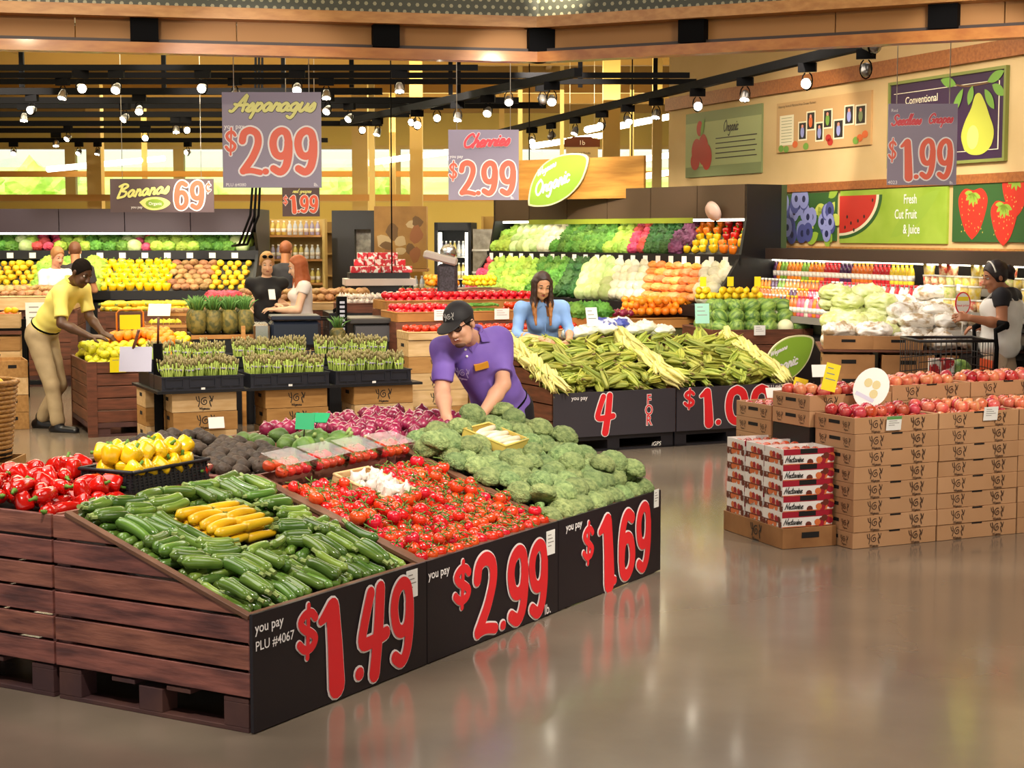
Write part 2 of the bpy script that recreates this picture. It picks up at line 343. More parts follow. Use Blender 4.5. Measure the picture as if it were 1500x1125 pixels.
# ---------------------------------------------------------------- blended bodies (distance fields turned into one surface)
class Body:
    def __init__(s, k=.03): s.p = []; s.k = k
    def cone(s, a, b, ra, rb=None, k=None): s.p.append(('c', np.array(a, float), np.array(b, float), ra, ra if rb is None else rb, s.k if k is None else k)); return s
    def ell(s, c, r, ax=None, k=None, neg=False): s.p.append(('n' if neg else 'e', np.array(c, float), np.array(r, float), None if ax is None else np.array(ax, float), 0, s.k if k is None else k)); return s
    def cut(s, pt, nrm, ctr=None, rad=9, soft=.02): s.p.append(('x', np.array(pt, float), np.array(nrm, float), None if ctr is None else np.array(ctr, float), rad, soft)); return s
    def grown(s, g):
        b = Body(s.k)
        for q in s.p:
            if q[0] == 'c': b.p.append(('c', q[1], q[2], q[3]+g, q[4]+g, q[5]))
            elif q[0] == 'e': b.p.append(('e', q[1], q[2]+g, q[3], 0, q[5]))
            else: b.p.append(q)
        return b
    def mesh(s, name, m, h=.01, parent=None, wrinkle=0, wscale=14, seed=0, pick=None):
        lo = np.full(3, 1e9); hi = np.full(3, -1e9)
        for q in s.p:
            if q[0] == 'c':
                for a, r in ((q[1], q[3]), (q[2], q[4])): lo = np.minimum(lo, a-r); hi = np.maximum(hi, a+r)
            elif q[0] == 'e': r = q[2].max(); lo = np.minimum(lo, q[1]-r); hi = np.maximum(hi, q[1]+r)
        lo -= 3*h+.01; hi += 3*h+.01
        N = np.ceil((hi-lo)/h).astype(int)+1
        ax_ = [lo[i]+h*np.arange(N[i]) for i in range(3)]
        F = np.full(N, .15)
        for q in s.p:
            k = q[5]
            if q[0] == 'c': bl = np.minimum(q[1]-q[3], q[2]-q[4]); bh = np.maximum(q[1]+q[3], q[2]+q[4])
            elif q[0] in 'en': bl = q[1]-q[2].max(); bh = q[1]+q[2].max()
            elif q[3] is not None: bl = q[3]-q[4]; bh = q[3]+q[4]
            else: bl = lo; bh = hi
            mg = k*2+2*h if q[0] != 'x' else 0
            i0 = np.clip(np.floor((bl-mg-lo)/h).astype(int), 0, N-1); i1 = np.clip(np.ceil((bh+mg-lo)/h).astype(int)+1, 1, N)
            if (i1 <= i0).any(): continue
            sl = tuple(slice(a, b) for a, b in zip(i0, i1))
            P = np.stack(np.meshgrid(*[ax_[i][sl[i]] for i in range(3)], indexing='ij'), -1)
            A = F[sl]
            if q[0] == 'c':
                ba = q[2]-q[1]; t = np.clip(((P-q[1])@ba)/max(ba@ba, 1e-12), 0, 1)
                d = np.linalg.norm(P-q[1]-t[..., None]*ba, axis=-1)-(q[3]+(q[4]-q[3])*t)
            elif q[0] in 'en':
                D = P-q[1]
                if q[3] is not None: D = D@q[3].T
                k0 = np.linalg.norm(D/q[2], axis=-1); k1 = np.linalg.norm(D/(q[2]**2), axis=-1)
                d = np.where(k1 > 1e-9, k0*(k0-1)/np.maximum(k1, 1e-9), -q[2].min())
            else:
                d = (P-q[1])@q[2]
                if q[3] is not None: d = np.minimum(d, q[4]-np.linalg.norm(P-q[3], axis=-1))
                F[sl] = np.maximum(A, d); continue
            if q[0] == 'n': A2 = -A; hh = np.clip(.5+.5*(d-A2)/k, 0, 1); F[sl] = -(d+(A2-d)*hh-k*hh*(1-hh)) if False else np.maximum(A, -d)
            else: hh = np.clip(.5+.5*(A-d)/k, 0, 1); F[sl] = A+(d-A)*hh-k*hh*(1-hh)
        if wrinkle:
            P = np.stack(np.meshgrid(*ax_, indexing='ij'), -1); w = wscale
            F = F+wrinkle*(np.sin(P[..., 0]*w*1.3+2.1*np.sin(P[..., 2]*w*.7+seed)+seed)*np.sin(P[..., 2]*w*1.1+1.7*np.sin(P[..., 1]*w*.9+seed*2)+P[..., 0]*w*.6))
        ins = F < 0
        cs = [ins[a:N[0]-1+a, b:N[1]-1+b, c:N[2]-1+c] for a in (0, 1) for b in (0, 1) for c in (0, 1)]
        cnt = sum(c.astype(np.int8) for c in cs); mix = (cnt > 0) & (cnt < 8)
        I = np.argwhere(mix); idx = np.full(mix.shape, -1, np.int64); idx[tuple(I.T)] = np.arange(len(I))
        acc = np.zeros((len(I), 3)); num = np.zeros(len(I))
        crn = [(a, b, c) for a in (0, 1) for b in (0, 1) for c in (0, 1)]
        val = {o: F[I[:, 0]+o[0], I[:, 1]+o[1], I[:, 2]+o[2]] for o in crn}
        for o in crn:
            for ax in range(3):
                if o[ax] == 0:
                    o2 = list(o); o2[ax] = 1; o2 = tuple(o2); a, b = val[o], val[o2]
                    cr = (a < 0) != (b < 0); t = np.where(cr, a/np.where(cr, a-b, 1), 0)
                    pt = np.array(o, float)+np.outer(t, np.eye(3)[ax])
                    acc[cr] += pt[cr]; num[cr] += 1
        V = lo+(I+acc/num[:, None])*h
        faces = []
        for ax in range(3):
            b, c = (ax+1) % 3, (ax+2) % 3
            sl0 = [slice(1, n-1) for n in N]; sl1 = list(sl0); sl0[ax] = slice(0, N[ax]-1); sl1[ax] = slice(1, N[ax])
            A, B = ins[tuple(sl0)], ins[tuple(sl1)]; E_ = np.argwhere(A != B); fl = A[tuple(E_.T)]
            off = np.ones(3, int); off[ax] = 0; G = E_+off
            qd = []
            for db, dc in ((0, 0), (-1, 0), (-1, -1), (0, -1)):
                g = G.copy(); g[:, b] += db; g[:, c] += dc; qd.append(idx[tuple(g.T)])
            Q = np.stack(qd, 1); Q[~fl] = Q[~fl][:, ::-1]; faces.append(Q)
        Q = np.concatenate(faces); Q = Q[(Q >= 0).all(1)]
        me = bpy.data.meshes.new(name); me.from_pydata(V.tolist(), [], Q.tolist())
        ms = m if isinstance(m, (list, tuple)) else [m]
        for x in ms: me.materials.append(x)
        me.polygons.foreach_set('use_smooth', [True]*len(me.polygons))
        if pick is not None:
            ctr = V[Q].mean(1); me.polygons.foreach_set('material_index', pick(ctr).astype(np.int32))
        me.update()
        o = bpy.data.objects.new(name, me); C.objects.link(o)
        if parent is not None: o.parent = parent
        return o
# ================================================================ the setting
m_floor = mat('polished_concrete', '#6f6357', .17, col2='#8f8170', ns=.7, lo=.33, hi=.67, bump=.015, bs=2.5, coat=.2, spec=.6, detail=9)
m_ceil = mat('ochre_ceiling', '#b78f45', .8, col2='#a67d38', ns=.6)
m_tan = mat('tan_wall', '#d6b884', .75, col2='#cdae78', ns=1.2)
m_tan2 = mat('pale_panel', '#d3ac70', .7)
m_trim = mat('reddish_wood', '#8f5126', .45, col2='#a8652f', ns=3, stretch=(1, 12, 12))
m_oak = mat('golden_oak', '#b0763a', .4, col2='#c58d4c', ns=3, stretch=(1, 10, 10), bump=.05)
m_black = mat('black_metal', '#080708', .8, spec=.12)
m_dark = mat('dark_brown_panel', '#3a2a22', .5)
m_darker = mat('near_black_plastic', '#121114', .45)
m_white = mat('white_paint', '#f2f0ea', .6)
m_card = mat('white_card', '#f3f1ec', .6)
m_chrome = mat('brushed_steel', '#c9c9c9', .25, metal=1)
m_ink = mat('black_ink', '#221b18', .6)
m_post = mat('ochre_post', '#c4a660', .6)

o = MB().quad(-26, 26, -14, 75).build('floor', m_floor); struct(o)
b = MB(); b.box(-16, 16, -12, 41, 5.0, 5.2); o = struct(b.build('ceiling', m_ceil))
for k in range(12):
    struct(MB().box(-16, 16, 9+k*2.7, 9.14+k*2.7, 4.62, 5.0).build('beam', mat('ochre_beam', '#8b6a2f', .7)))
for k in range(7):
    struct(MB().box(-11+k*2.9, -10.9+k*2.9, 8, 40, 4.8, 5.0).build('beam', mat('ochre_beam', '#8b6a2f', .7)))
for k in range(22):
    struct(MB().box(-16, 16, 15.2+k*1.15, 15.26+k*1.15, 4.9, 5.0).build('ceiling_rib', mat('pale_ochre_rib', '#cfae5c', .7)))
# pale acoustic panels between the beams
for r_, yy in enumerate((17.6, 20.3)):
    for k in range(12):
        t = MB().box(-7.4+k*.82, -6.9+k*.82, yy, yy+1.5, 4.55, 4.6).build('ceiling_panel', m_white)
        tag(t, 'pale square ceiling panel above the track lights, %s row' % ('nearer', 'farther')[r_], 'ceiling panel', 'pale ceiling panels %s row' % ('nearer', 'farther')[r_])

YB = 40.0
b = MB(); b.box(-16, 9, YB, YB+.3, 0, 2.62); b.box(-16, 9, YB, YB+.3, 3.95, 5.0)
o = struct(b.build('wall_back', mat('yellow_wall', '#c9ae5c', .8)))
b = MB(); b.box(-16.3, -16, 8, 40.3, 0, 5); struct(b.build('wall_left', m_tan))
m_glass = mat('window_glass', '#ffffff', .0, trans=1, alpha=.25, spec=.3)
xs = [-15.5+2.55*k for k in range(10)]
for k, x in enumerate(xs[:-1]):
    b = MB(); fr = m_post
    b.box(x, x+.12, YB+.02, YB+.24, 2.62, 3.95); b.box(x+2.43, x+2.55, YB+.02, YB+.24, 2.62, 3.95)
    b.box(x+.12, x+2.43, YB+.02, YB+.24, 2.62, 2.7); b.box(x+.12, x+2.43, YB+.02, YB+.24, 3.87, 3.95)
    w = struct(b.build('window_%d' % (k+1), fr))
    MB().box(x+.12, x+2.43, YB+.11, YB+.13, 2.7, 3.87).build('pane', m_glass, w)
# outside: lawn bank and trees
struct(MB().add([(-60, 46, -.2), (60, 46, -.2), (60, 90, 5.4), (-60, 90, 5.4)], [(0, 1, 2, 3)]).build('hill', mat('sunlit_grass', '#a9c24e', .9, col2='#c4d672', ns=.3)))
sun_d = bpy.data.lights.new('sun', 'SUN'); sun_d.energy = 4.5; sun_d.color = (1, .95, .8); sun_d.angle = .02
sun = bpy.data.objects.new('sun', sun_d); C.objects.link(sun); sun.rotation_euler = (math.radians(38), 0, math.radians(-20))
m_leaf = mat('sunlit_foliage', '#9cc23e', .9, col2='#c9dd6c', ns=1.2, bump=.4)
def tree():
    t = empty('tree', (0, 0, 0)); MB().tube([(0, 0, 0), (.1, 0, 2.6)], [.22, .14], 8).build('trunk', mat('bark', '#6b5540', .9), t)
    bm = bmesh.new(); bmesh.ops.create_icosphere(bm, subdivisions=4, radius=1)
    for v in bm.verts:
        q = v.co*2.2; v.co *= 1+.35*noise.noise(q)+.22*noise.noise(q*3)+.12*noise.noise(q*8); v.co = Vector((v.co.x*1.9, v.co.y*1.9, v.co.z*1.5+3.4))
    me = bpy.data.meshes.new('crown'); bm.to_mesh(me); bm.free(); me.materials.append(m_leaf)
    o = bpy.data.objects.new('crown', me); C.objects.link(o); o.parent = t; return t
KT = Kind([tree], 'bright green leafy tree outside the far windows', 'tree', 'trees outside the windows')
for x, y, s in ((-16, 58, 1.0), (-11.5, 62, .9), (-8.6, 56, .75), (-5.2, 60, 1.0), (-1.0, 57, .8), (3.5, 62, 1.0), (7, 58, .9), (-20, 60, 1.1)):
    KT.put(T(x, y, -.2) @ R(x*2) @ S(s*.88))

# right-hand wall with trims
WO = Vector((2.07, 22.5, 0)); WD = Vector((.342, -.94, 0)).normalized(); WN = Vector((-.94, -.342, 0)).normalized()
WX = basis(WO, WD, (0, 0, 1))
def ws(px, py):
    r = _ray(px, py); p0 = WO-Vector((0, 0, EYE)); t = p0.dot(WN)/r.dot(WN); p = Vector((0, 0, EYE))+r*t
    return (p-WO).dot(WD), p.z
struct(MB().box(0, 22, 0, 5, -.3, 0, 0, WX).build('wall_right', m_tan))
struct(MB().box(-.02, 22, 3.49, 3.65, 0, .05, 0, WX).build('trim_1', m_trim))
struct(MB().box(-.02, 22, 2.35, 2.44, 0, .04, 0, WX).build('trim_2', m_trim))
struct(MB().box(2.95, 22, 1.66, 1.74, 0, .05, 0, WX).build('trim_3', m_oak))

def poster(name, px0, px1, z0, z1, base, label, draw, frame=None):
    s0 = ws(px0, 200)[0]; s1 = ws(px1, 200)[0]
    w, h = s1-s0, z1-z0
    X = WX @ T(s0, z0, .012)
    o = MB().box(0, w, 0, h, -.012, .012).build(name, base, X=X); tag(o, label, 'poster')
    b = MB(); mats = draw(b, w, h); p = b.build('printed_artwork', mats, o)
    if frame:
        b = MB(); t = .03
        for q in ((-t, w+t, -t, 0), (-t, w+t, h, h+t), (-t, 0, 0, h), (w, w+t, 0, h)): b.box(q[0], q[1], q[2], q[3], -.012, .03)
        b.build('frame', frame, o)
    return o
def blob(b, cx, cy, rx, ry, z, m, n=20, wob=0, sd=0, X=None):
    b.poly([(cx+rx*(1+wob*math.sin(3*a+sd))*math.cos(a), cy+ry*(1+wob*math.sin(2*a+sd*2))*math.sin(a), z) for a in [2*PI*i/n for i in range(n)]], m, X)
def leafshape(b, x, y, l, w, a, z, m):
    P = []
    for i in range(9): t = i/8; P.append((l*t, w*math.sin(PI*t)**.8))
    for i in range(7, 0, -1): t = i/8; P.append((l*t, -w*math.sin(PI*t)**.8))
    ca, sa = math.cos(a), math.sin(a); b.poly([(x+p*ca-q*sa, y+p*sa+q*ca, z) for p, q in P], m)
p_green = mat('print_leaf_green', '#6f9a3a', .5); p_red = mat('print_red', '#b3261c', .5); p_cream = mat('print_cream', '#e9dfbd', .5)
p_lgreen = mat('print_light_green', '#93b23a', .5); p_purple = mat('print_plum', '#33183a', .5); p_blue = mat('print_blue', '#4a4f8c', .5); p_lblue = mat('print_pale_blue', '#8f93c8', .5)
p_black = mat('print_black', '#241d1c', .5); p_pink = mat('print_pink', '#d98b72', .5); p_pear = mat('print_pear', '#b9bb43', .5); p_pear2 = mat('print_pear_pale', '#d3cf6c', .5)
p_orange = mat('print_orange', '#d3622a', .5); p_dgreen = mat('print_dark_green', '#2f5a27', .5); p_sage = mat('print_sage', '#7f8b5c', .5); p_sage2 = mat('print_pale_sage', '#a3ab74', .5)
def d_org(b, w, h):
    b.quad(0, w, .16*h, .84*h, .0135, 0)
    for cx, cy, rx, ry in ((.16, .4, .1, .2), (.25, .42, .1, .24), (.14, .25, .09, .14), (.3, .3, .1, .2), (.2, .75, .06, .12)): blob(b, cx*w, cy*h, rx*w*.7, ry*h, .015+cx*.004, 1)
    leafshape(b, .22*w, .62*h, .12*w, .02*w, 1.2, .018, 3)
    script(b, 'Organic', .52*w, .66*h, .17*h, None, .12, .016, 2)
    for k in range(5): b.quad(.42*w, (.95-.02*(k % 2))*w, (.56-.075*k)*h, (.575-.075*k)*h, .016, 2)
    return [p_sage2, p_red, p_black, p_green]
za, zb = ws(1060, 257)[1], ws(1060, 160)[1]
poster('organic_poster', 1007, 1118, za, zb, p_sage, 'green wall poster with red peppers and the word Organic', d_org)
def d_farm(b, w, h):
    script(b, 'Local farm growers', .12*w, .9*h, .08*h, None, .13, .014, 1) if False else text(b, 'Featuring Farms & Maryland Area Grower Partners', .02*w, .9*h, .072*h, None, .014, 1, 0, .2)
    b.quad(.04*w, .2*w, .14*h, .74*h, .014, 0)
    for k in range(9): b.quad(.06*w, .18*w, (.68-.06*k)*h, (.69-.06*k)*h, .016, 3)
    ph = [(.25, .2, .1), (.34, .38, .1), (.44, .15, .09), (.52, .38, .1), (.63, .16, .11), (.74, .4, .1), (.85, .38, .11)]
    for i, (x, y, q) in enumerate(ph):
        b.quad(x*w, (x+q)*w, y*h, (y+.38)*h, .014+i*.0002, 0); b.quad((x+.012)*w, (x+q-.012)*w, (y+.03)*h, (y+.35)*h, .016+i*.0002, 1)
        blob(b, (x+q/2)*w, (y+.17)*h, .02*w, .11*h, .018, (6, 2, 6, 4, 6, 6, 3)[i]); blob(b, (x+q/2)*w, (y+.28)*h, .012*w, .035*h, .0185, 5)
    for x, y, m in ((.06, .08, 4), (.12, .06, 4), (.22, .14, 2), (.9, .14, 2), (.95, .2, 2), (.86, .1, 4), (.34, .08, 4), (.58, .2, 7), (.6, .12, 7)): blob(b, x*w, y*h, .03*w, .07*h, .017, m)
    return [p_cream, p_black, p_orange, p_sage, p_green, p_pink, p_lblue, p_red]
za, zb = ws(1210, 218)[1], ws(1210, 142)[1]
poster('farmers_poster', 1140, 1278, za, zb, mat('print_tan', '#c39b66', .5), 'tan wall poster with a collage of grower photographs', d_farm)
def d_pear(b, w, h):
    t = .008
    for q in ((.03, .95, .1, .1+t), (.03, .95, .88, .88+t), (.95, .95+t, .1, .88)): b.quad(q[0]*w, q[1]*w, q[2]*h, q[3]*h, .014, 0)
    text(b, 'Conventional', .14*w, .74*h, .13*h, None, .015, 0, .005)
    text(b, 'Produce', .2*w, .58*h, .13*h, None, .015, 0, .005)
    P = [(.68, .12), (.74, .06), (.83, .06), (.9, .15), (.92, .32), (.88, .5), (.84, .66), (.8, .76), (.76, .74), (.73, .6), (.68, .45), (.65, .28)]
    b.poly([(x*w, y*h, .016) for x, y in catmull(P+[P[0]], 4)[:-1]], 1); blob(b, .75*w, .26*h, .05*w, .14*h, .018, 2)
    stroke(b, [(.55*w, .92*h), (.7*w, .86*h), (.92*w, .88*h)], .02*h, None, .017, 5)
    for x, y, l, a in ((.66, .84, .16, -2.2), (.6, .9, .14, 2.9), (.74, .86, .1, -1.9), (.86, .88, .14, .3), (.9, .84, .12, -.5), (.84, .8, .13, -.9)): leafshape(b, x*w, y*h, l*w, .025*w, a, .019, 3)
    return [p_cream, p_pear, p_pear2, p_green, p_black, mat('print_twig', '#6b4a2a', .5)]
za, zb = ws(1400, 236)[1], ws(1400, 112)[1]
poster('pear_poster', 1307, 1474, za, zb, p_purple, 'plum-coloured wall poster with a big green pear, partly behind the grapes sign', d_pear, mat('moss_frame', '#7d8440', .5))
z0, z1 = 1.80, 2.33
def d_blue(b, w, h):
    q = random.Random(3)
    for k in range(30):
        x, y = (.1+.5*q.random(), .1+.85*q.random()) if k < 20 else (.7+.24*q.random(), .05+.6*q.random())
        r = .085 if k < 20 else .07; zz = .0135+k*.0002
        blob(b, x*w, y*h, r*w, r*w, zz, k % 2); blob(b, x*w, y*h, .03*w, .03*w, zz+.0001, 2)
    for k in range(10): leafshape(b, (.62+.3*q.random())*w, (.1+.8*q.random())*h, .2*w, .05*w, q.random()*6, .013, 3+k % 2)
    return [p_blue, p_lblue, mat('print_navy', '#20244e', .5), p_lgreen, mat('print_yellow_green', '#c3cc5a', .5)]
poster('blueberry_poster', 1145, 1229, z0, z1, p_dgreen, 'square wall picture of bunched blueberries, left of the watermelon panel', d_blue)
def d_melon(b, w, h):
    for m, k in ((1, 1.0), (2, .93), (3, .87)):
        P = [(.02, .1)]+[(.02+.4*k*math.cos(a)*1.0, .9-.82*k*math.sin(a)) for a in [PI/2*(1-i/16) for i in range(17)]]
        P = [(.0, .9-.82*k)]+[(.42*k*math.sin(a), .9-.82*k*math.cos(a)) for a in [PI/2*i/16 for i in range(17)]]+[(0, .9)]
        b.poly([(x*w, y*h, .013+m*.001) for x, y in P], m)
    for x, y in ((.06, .3), (.12, .38), (.19, .42), (.15, .25), (.25, .5), (.33, .8), (.08, .5)): blob(b, x*w, y*h, .008*w, .035*h, .0175, 4)
    for i, t in enumerate(('Fresh', 'Cut Fruit', '& Juice')): text(b, t, (.62, .54, .62)[i]*w, (.72-.27*i)*h, .24*h, None, .016, 0, .012, 0, 'LEFT', .8)
    leafshape(b, .5*w, .1*h, .5*w, .2*h, .5, .0135, 5)
    return [m_white, p_dgreen, p_cream, mat('print_melon', '#c42e22', .5), p_black, p_lgreen]
poster('watermelon_poster', 1235, 1393, z0-.02, z1+.01, mat('print_lime', '#8cab2c', .5, col2='#a5bf45', ns=2), 'wide green wall panel with a watermelon wedge and Fresh Cut Fruit & Juice', d_melon)
def d_straw(b, w, h):
    q = random.Random(5)
    for i, (cx, cy, s) in enumerate(((.22, .45, .52), (.66, .72, .45), (.55, .3, .45))):
        P = [(cx+s*.85*x*h/w, cy+s*y) for x, y in ((0, -.8), (.45, -.5), (.8, .1), (.85, .5), (.5, .75), (0, .7), (-.5, .75), (-.85, .5), (-.8, .1), (-.45, -.5))]
        b.poly([(x*w, y*h, .013+i*.001) for x, y in catmull(P+[P[0]], 4)[:-1]], 0)
        for k in range(34):
            x = cx+s*.62*h/w*(q.random()*2-1)*(.9); y = cy+s*(q.random()*1.2-.6); blob(b, x*w, y*h, .008*h, .014*h, .0135+i*.001, 1, 6)
        for a in range(6): leafshape(b, cx*w, (cy+s*.62)*h, .22*h, .04*h, -.4-a*.55, .0138+i*.001, 2)
    return [mat('print_strawberry', '#cf2f1f', .5), mat('print_seed', '#e9c25a', .5), p_lgreen]
poster('strawberry_poster', 1401, 1545, z0, z1+.07, p_dgreen, 'wall picture of large red strawberries at the frame edge', d_straw)

# interior posts and partition rails near the far aisle
for px, w, Y in ((610, .2, 27), (895, .26, 26), (962, .14, 25.5), (762, .08, 30), (823, .07, 30), (925, .07, 30), (528, .3, 33), (140, .28, 33), (545, .1, 31), (212, .1, 36), (575, .12, 34), (735, .1, 33)):
    x = at(px, 250, Y).x; struct(MB().box(x-w/2, x+w/2, Y-w/2, Y+w/2, 0, 5.0).build('pillar', m_post))
for k, (z, Y) in enumerate(((2.5, 32), (3.05, 35.0))):
    struct(MB().box(-12, 6, Y, Y+.12, z, z+.12).build('trim_%d' % (10+k), mat('amber_rail', '#b98232', .5)))

# overhead wooden canopy, two legs meeting at a corner
cv = empty('overhead_canopy', (0.18, 11.2, 2.98), 'orange wooden canopy rail with dark brackets hung under the ceiling', 'canopy')
inv = Matrix.Translation((-0.18, -11.2, -2.98))
m_can = mat('amber_wood', '#a8642a', .35, col2='#bd7b38', ns=2.5, stretch=(1, 8, 8), coat=.2)
m_fas = mat('fascia_board', '#a9763f', .6)
m_mesh = mat('perforated_metal', '#4a4a3a', .5)
K0 = Vector((.18, 11.2, 0))
for end in (Vector((-4.6, 10.1, 0)), Vector((4.6, 8.93, 0))):
    d = (end-K0); L = d.length; d.normalize()
    X = inv @ basis(K0, d, (0, 0, 1))     # local: along, up, sideways
    sg = 1 if X.to_3x3() @ Vector((0, 0, 1)) @ Vector((0, -1, 0)) > 0 else -1   # +1: local z faces the camera
    f = lambda b, x0, x1, z0, z1, d0, d1, m=0: b.box(x0, x1, z0, z1, min(sg*d0, sg*d1), max(sg*d0, sg*d1), m, X)
    b = MB(); f(b, -.02, L, 2.985, 3.05, 0, .12); b.build('lower_rail', m_can, cv)
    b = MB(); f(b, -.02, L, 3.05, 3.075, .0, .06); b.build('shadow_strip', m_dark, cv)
    n = 5
    for i in range(n):
        b = MB(); f(b, L*i/n+.004, L*(i+1)/n-.004, 3.07, 3.22, -.02, .02); b.build('fascia_panel', m_fas, cv)
    b = MB(); f(b, -.05, L, 3.20, 3.27, .0, .16); b.build('upper_beam', m_oak, cv)
    b = MB(); f(b, -.05, L, 3.27, 3.6, .02, .05)
    for i in range(int(L/.055)):
        for j in range(4):
            x = .02+i*.055+(j % 2)*.027; z = 3.29+j*.045
            b.add([(x+.013*math.cos(a), z+.013*math.sin(a), sg*.053) for a in [PI/3*k for k in range(6)]], [tuple(range(6))], 1, False, X)
    b.build('perforated_panel', [m_mesh, mat('mesh_dots', '#a39b78', .4)], cv)
    for px in ((212, 563, 789) if end.x < 0 else (1020, 1385)):
        r = _ray(px, 90); # where that sight line meets the leg
        den = r.x*d.y-r.y*d.x; t = (K0.x*d.y-K0.y*d.x)/den; p = Vector((r.x*t, r.y*t, 0)); a = (p-K0).dot(d)
        b = MB(); f(b, a-.085, a+.085, 2.99 if px == 789 else 3.06, 3.22, -.03, .1); b.build('bracket', m_black, cv)

# black lighting tracks and their lamps
def bar(a, b_, w, label, group=None):
    a, b_ = Vector(a), Vector(b_); X = basis(a, b_-a, (0, 0, 1) if abs((b_-a).normalized().z) < .9 else (1, 0, 0))
    o = MB().box(0, (b_-a).length, -w/2, w/2, -w/2, w/2).build('light_track', m_black, X=X)
    return tag(o, label, 'light track', group)
ZT = 3.5
def ty(py): return (ZT-EYE)*FPX/(343-py)
G1 = 'black crossways light tracks'
TR = []
for py, x0, x1 in ((103, -40, 700), (114, -40, 1010), (123, -40, 1020), (137, -40, 560), (150, -40, 760), (157, -40, 800), (170, -40, 600), (183, -40, 560), (193, -40, 420), (207, -40, 480)):
    Y = ty(py); a = at(x0, py, Y); c = at(x1, py, Y); a.z = c.z = ZT
    bar(a, c, .055 if py < 130 else .075, 'long black lighting track running crossways under the ceiling', G1); TR.append((a, c, .055 if py < 130 else .075))
D1 = (Vector((2.9, 13.4, ZT-.115)), Vector((-.6, 27, ZT-.115)))
bar(D1[0], D1[1], .08, 'black light track running alongside the poster wall')
D2 = (Vector((.62, 16.0, ZT-.115)), Vector((-2.3, 23.2, ZT-.115)))
bar(D2[0], D2[1], .08, 'black light track running diagonally behind the cherries sign')
D3 = (Vector((3.9, 10.2, ZT+.1)), Vector((2.55, 14.2, ZT+.1))); bar(D3[0], D3[1], .07, 'short black light track above the pear poster')
for i, px in enumerate((32, 240, 415, 515, 660, 672, 850, 960)):
    Y = 19+i % 3; p = at(px, 110, Y)
    bar((p.x, Y, ZT), (p.x, Y, 4.95), .05, 'thin black drop rod holding the light tracks', 'track drop rods')
m_bulb = mat('lit_lamp', '#fff3dc', .3, emis=22)
m_can2 = mat('lamp_housing', '#8b8680', .3, metal=.8)
def lamp(pitch):
    def f():
        t = empty('track_light', (0, 0, 0))
        MB().box(-.1, .1, -.03, .03, -.1, 0).build('mount', m_black, t)
        b = MB(); b.tube([(.06*math.sin(a), 0, -.2+.1*math.cos(a)) for a in [.4+i*(2*PI-.8)/10 for i in range(11)]], .008, 5); b.build('bracket', m_black, t)
        X = T(0, 0, -.22) @ R(pitch, 'X')
        h = MB().lathe([(.0, .07), (.035, .065), (.05, .03), (.062, -.04), (.064, -.055), (.056, -.056)], 14, 0, X).build('lamp_head', m_can2, t)
        MB().lathe([(.0, -.0575), (.055, -.0575), (.0, -.0577)], 14, 0, X).build('bulb', m_bulb, h)
        return t
    return f
KL = Kind([lamp(-1.35), lamp(-.9), lamp(-.45), lamp(2.2)], 'small spotlight with a round can head on a black track', 'spotlight', 'spotlights under the crossways tracks')
for (px, py, i) in ((118, 120, 0), (92, 128, 2), (344, 124, 3), (297, 122, 0), (47, 152, 0), (35, 160, 2), (183, 160, 1), (204, 152, 1), (272, 182, 0), (258, 188, 2), (213, 200, 0), (100, 202, 1), (82, 204, 2), (275, 216, 0), (116, 226, 1), (20, 222, 1), (143, 216, 2),
                    (170, 90, 1), (435, 105, 1), (585, 100, 2), (478, 128, 2), (530, 186, 0), (605, 170, 0), (640, 163, 0), (480, 150, 1), (512, 160, 1), (795, 133, 3), (745, 139, 1)):
    Y0 = ty(max(py-14, 98)); tr = min((t for t in TR if at(px, 150, t[0].y).x < t[1].x-.1), key=lambda t: abs(t[0].y-Y0)); Y = tr[0].y; p = at(px, py, Y)
    KL.put(T(p.x, Y, ZT-tr[2]/2+.002) @ S(.78) @ R(rnd.uniform(-.7, .7)), i=i)
for k, tt in enumerate((.02, .1, .2, .29, .38, .45, .52, .6, .68, .75, .82, .9)):
    p = D1[0].lerp(D1[1], tt); KL.put(T(p.x, p.y, p.z-.038) @ S(.78) @ R(rnd.uniform(-1.2, .4)), 'small spotlight on the track beside the poster wall', 'spotlights beside the poster wall', i=(3, 0, 2, 0, 2, 1, 0, 2, 3, 1, 2, 3)[k])
for k, tt in enumerate((.08, .3, .42, .6, .8)):
    p = D2[0].lerp(D2[1], tt); KL.put(T(p.x, p.y, p.z-.038) @ S(.78) @ R(rnd.uniform(-.8, .8)), 'small spotlight on the diagonal track behind the cherries sign', 'spotlights on the diagonal track', i=(1, 1, 2, 0, 2)[k])
for k, tt in enumerate((.15, .8)): KL.put(T(*(D3[0].lerp(D3[1], tt)-Vector((0, 0, .034)))) @ R(.8), 'spotlight above the pear poster', 'spotlights above the pear poster', i=3)
# far fluorescent tubes
m_tube = mat('lit_tube', '#fffbe8', .3, emis=5)
for (x0, y0, x1, y1, Y) in ((70, 248, 240, 232, 34), (530, 240, 660, 222, 33), (660, 232, 720, 214, 31), (770, 262, 880, 254, 33), (800, 246, 900, 238, 35), (900, 186, 985, 170, 30), (780, 214, 885, 198, 33), (765, 290, 860, 284, 37), (905, 264, 985, 252, 32), (905, 238, 990, 226, 35), (860, 190, 900, 182, 29)):
    a, c = at(x0, y0, Y), at(x1, y1, Y+2.5)
    t = MB().tube([a, c], .06, 8).build('fluorescent_tube', m_tube); tag(t, 'glowing fluorescent tube lamp hung over the far aisles', 'tube light', 'fluorescent tubes over the far aisles')
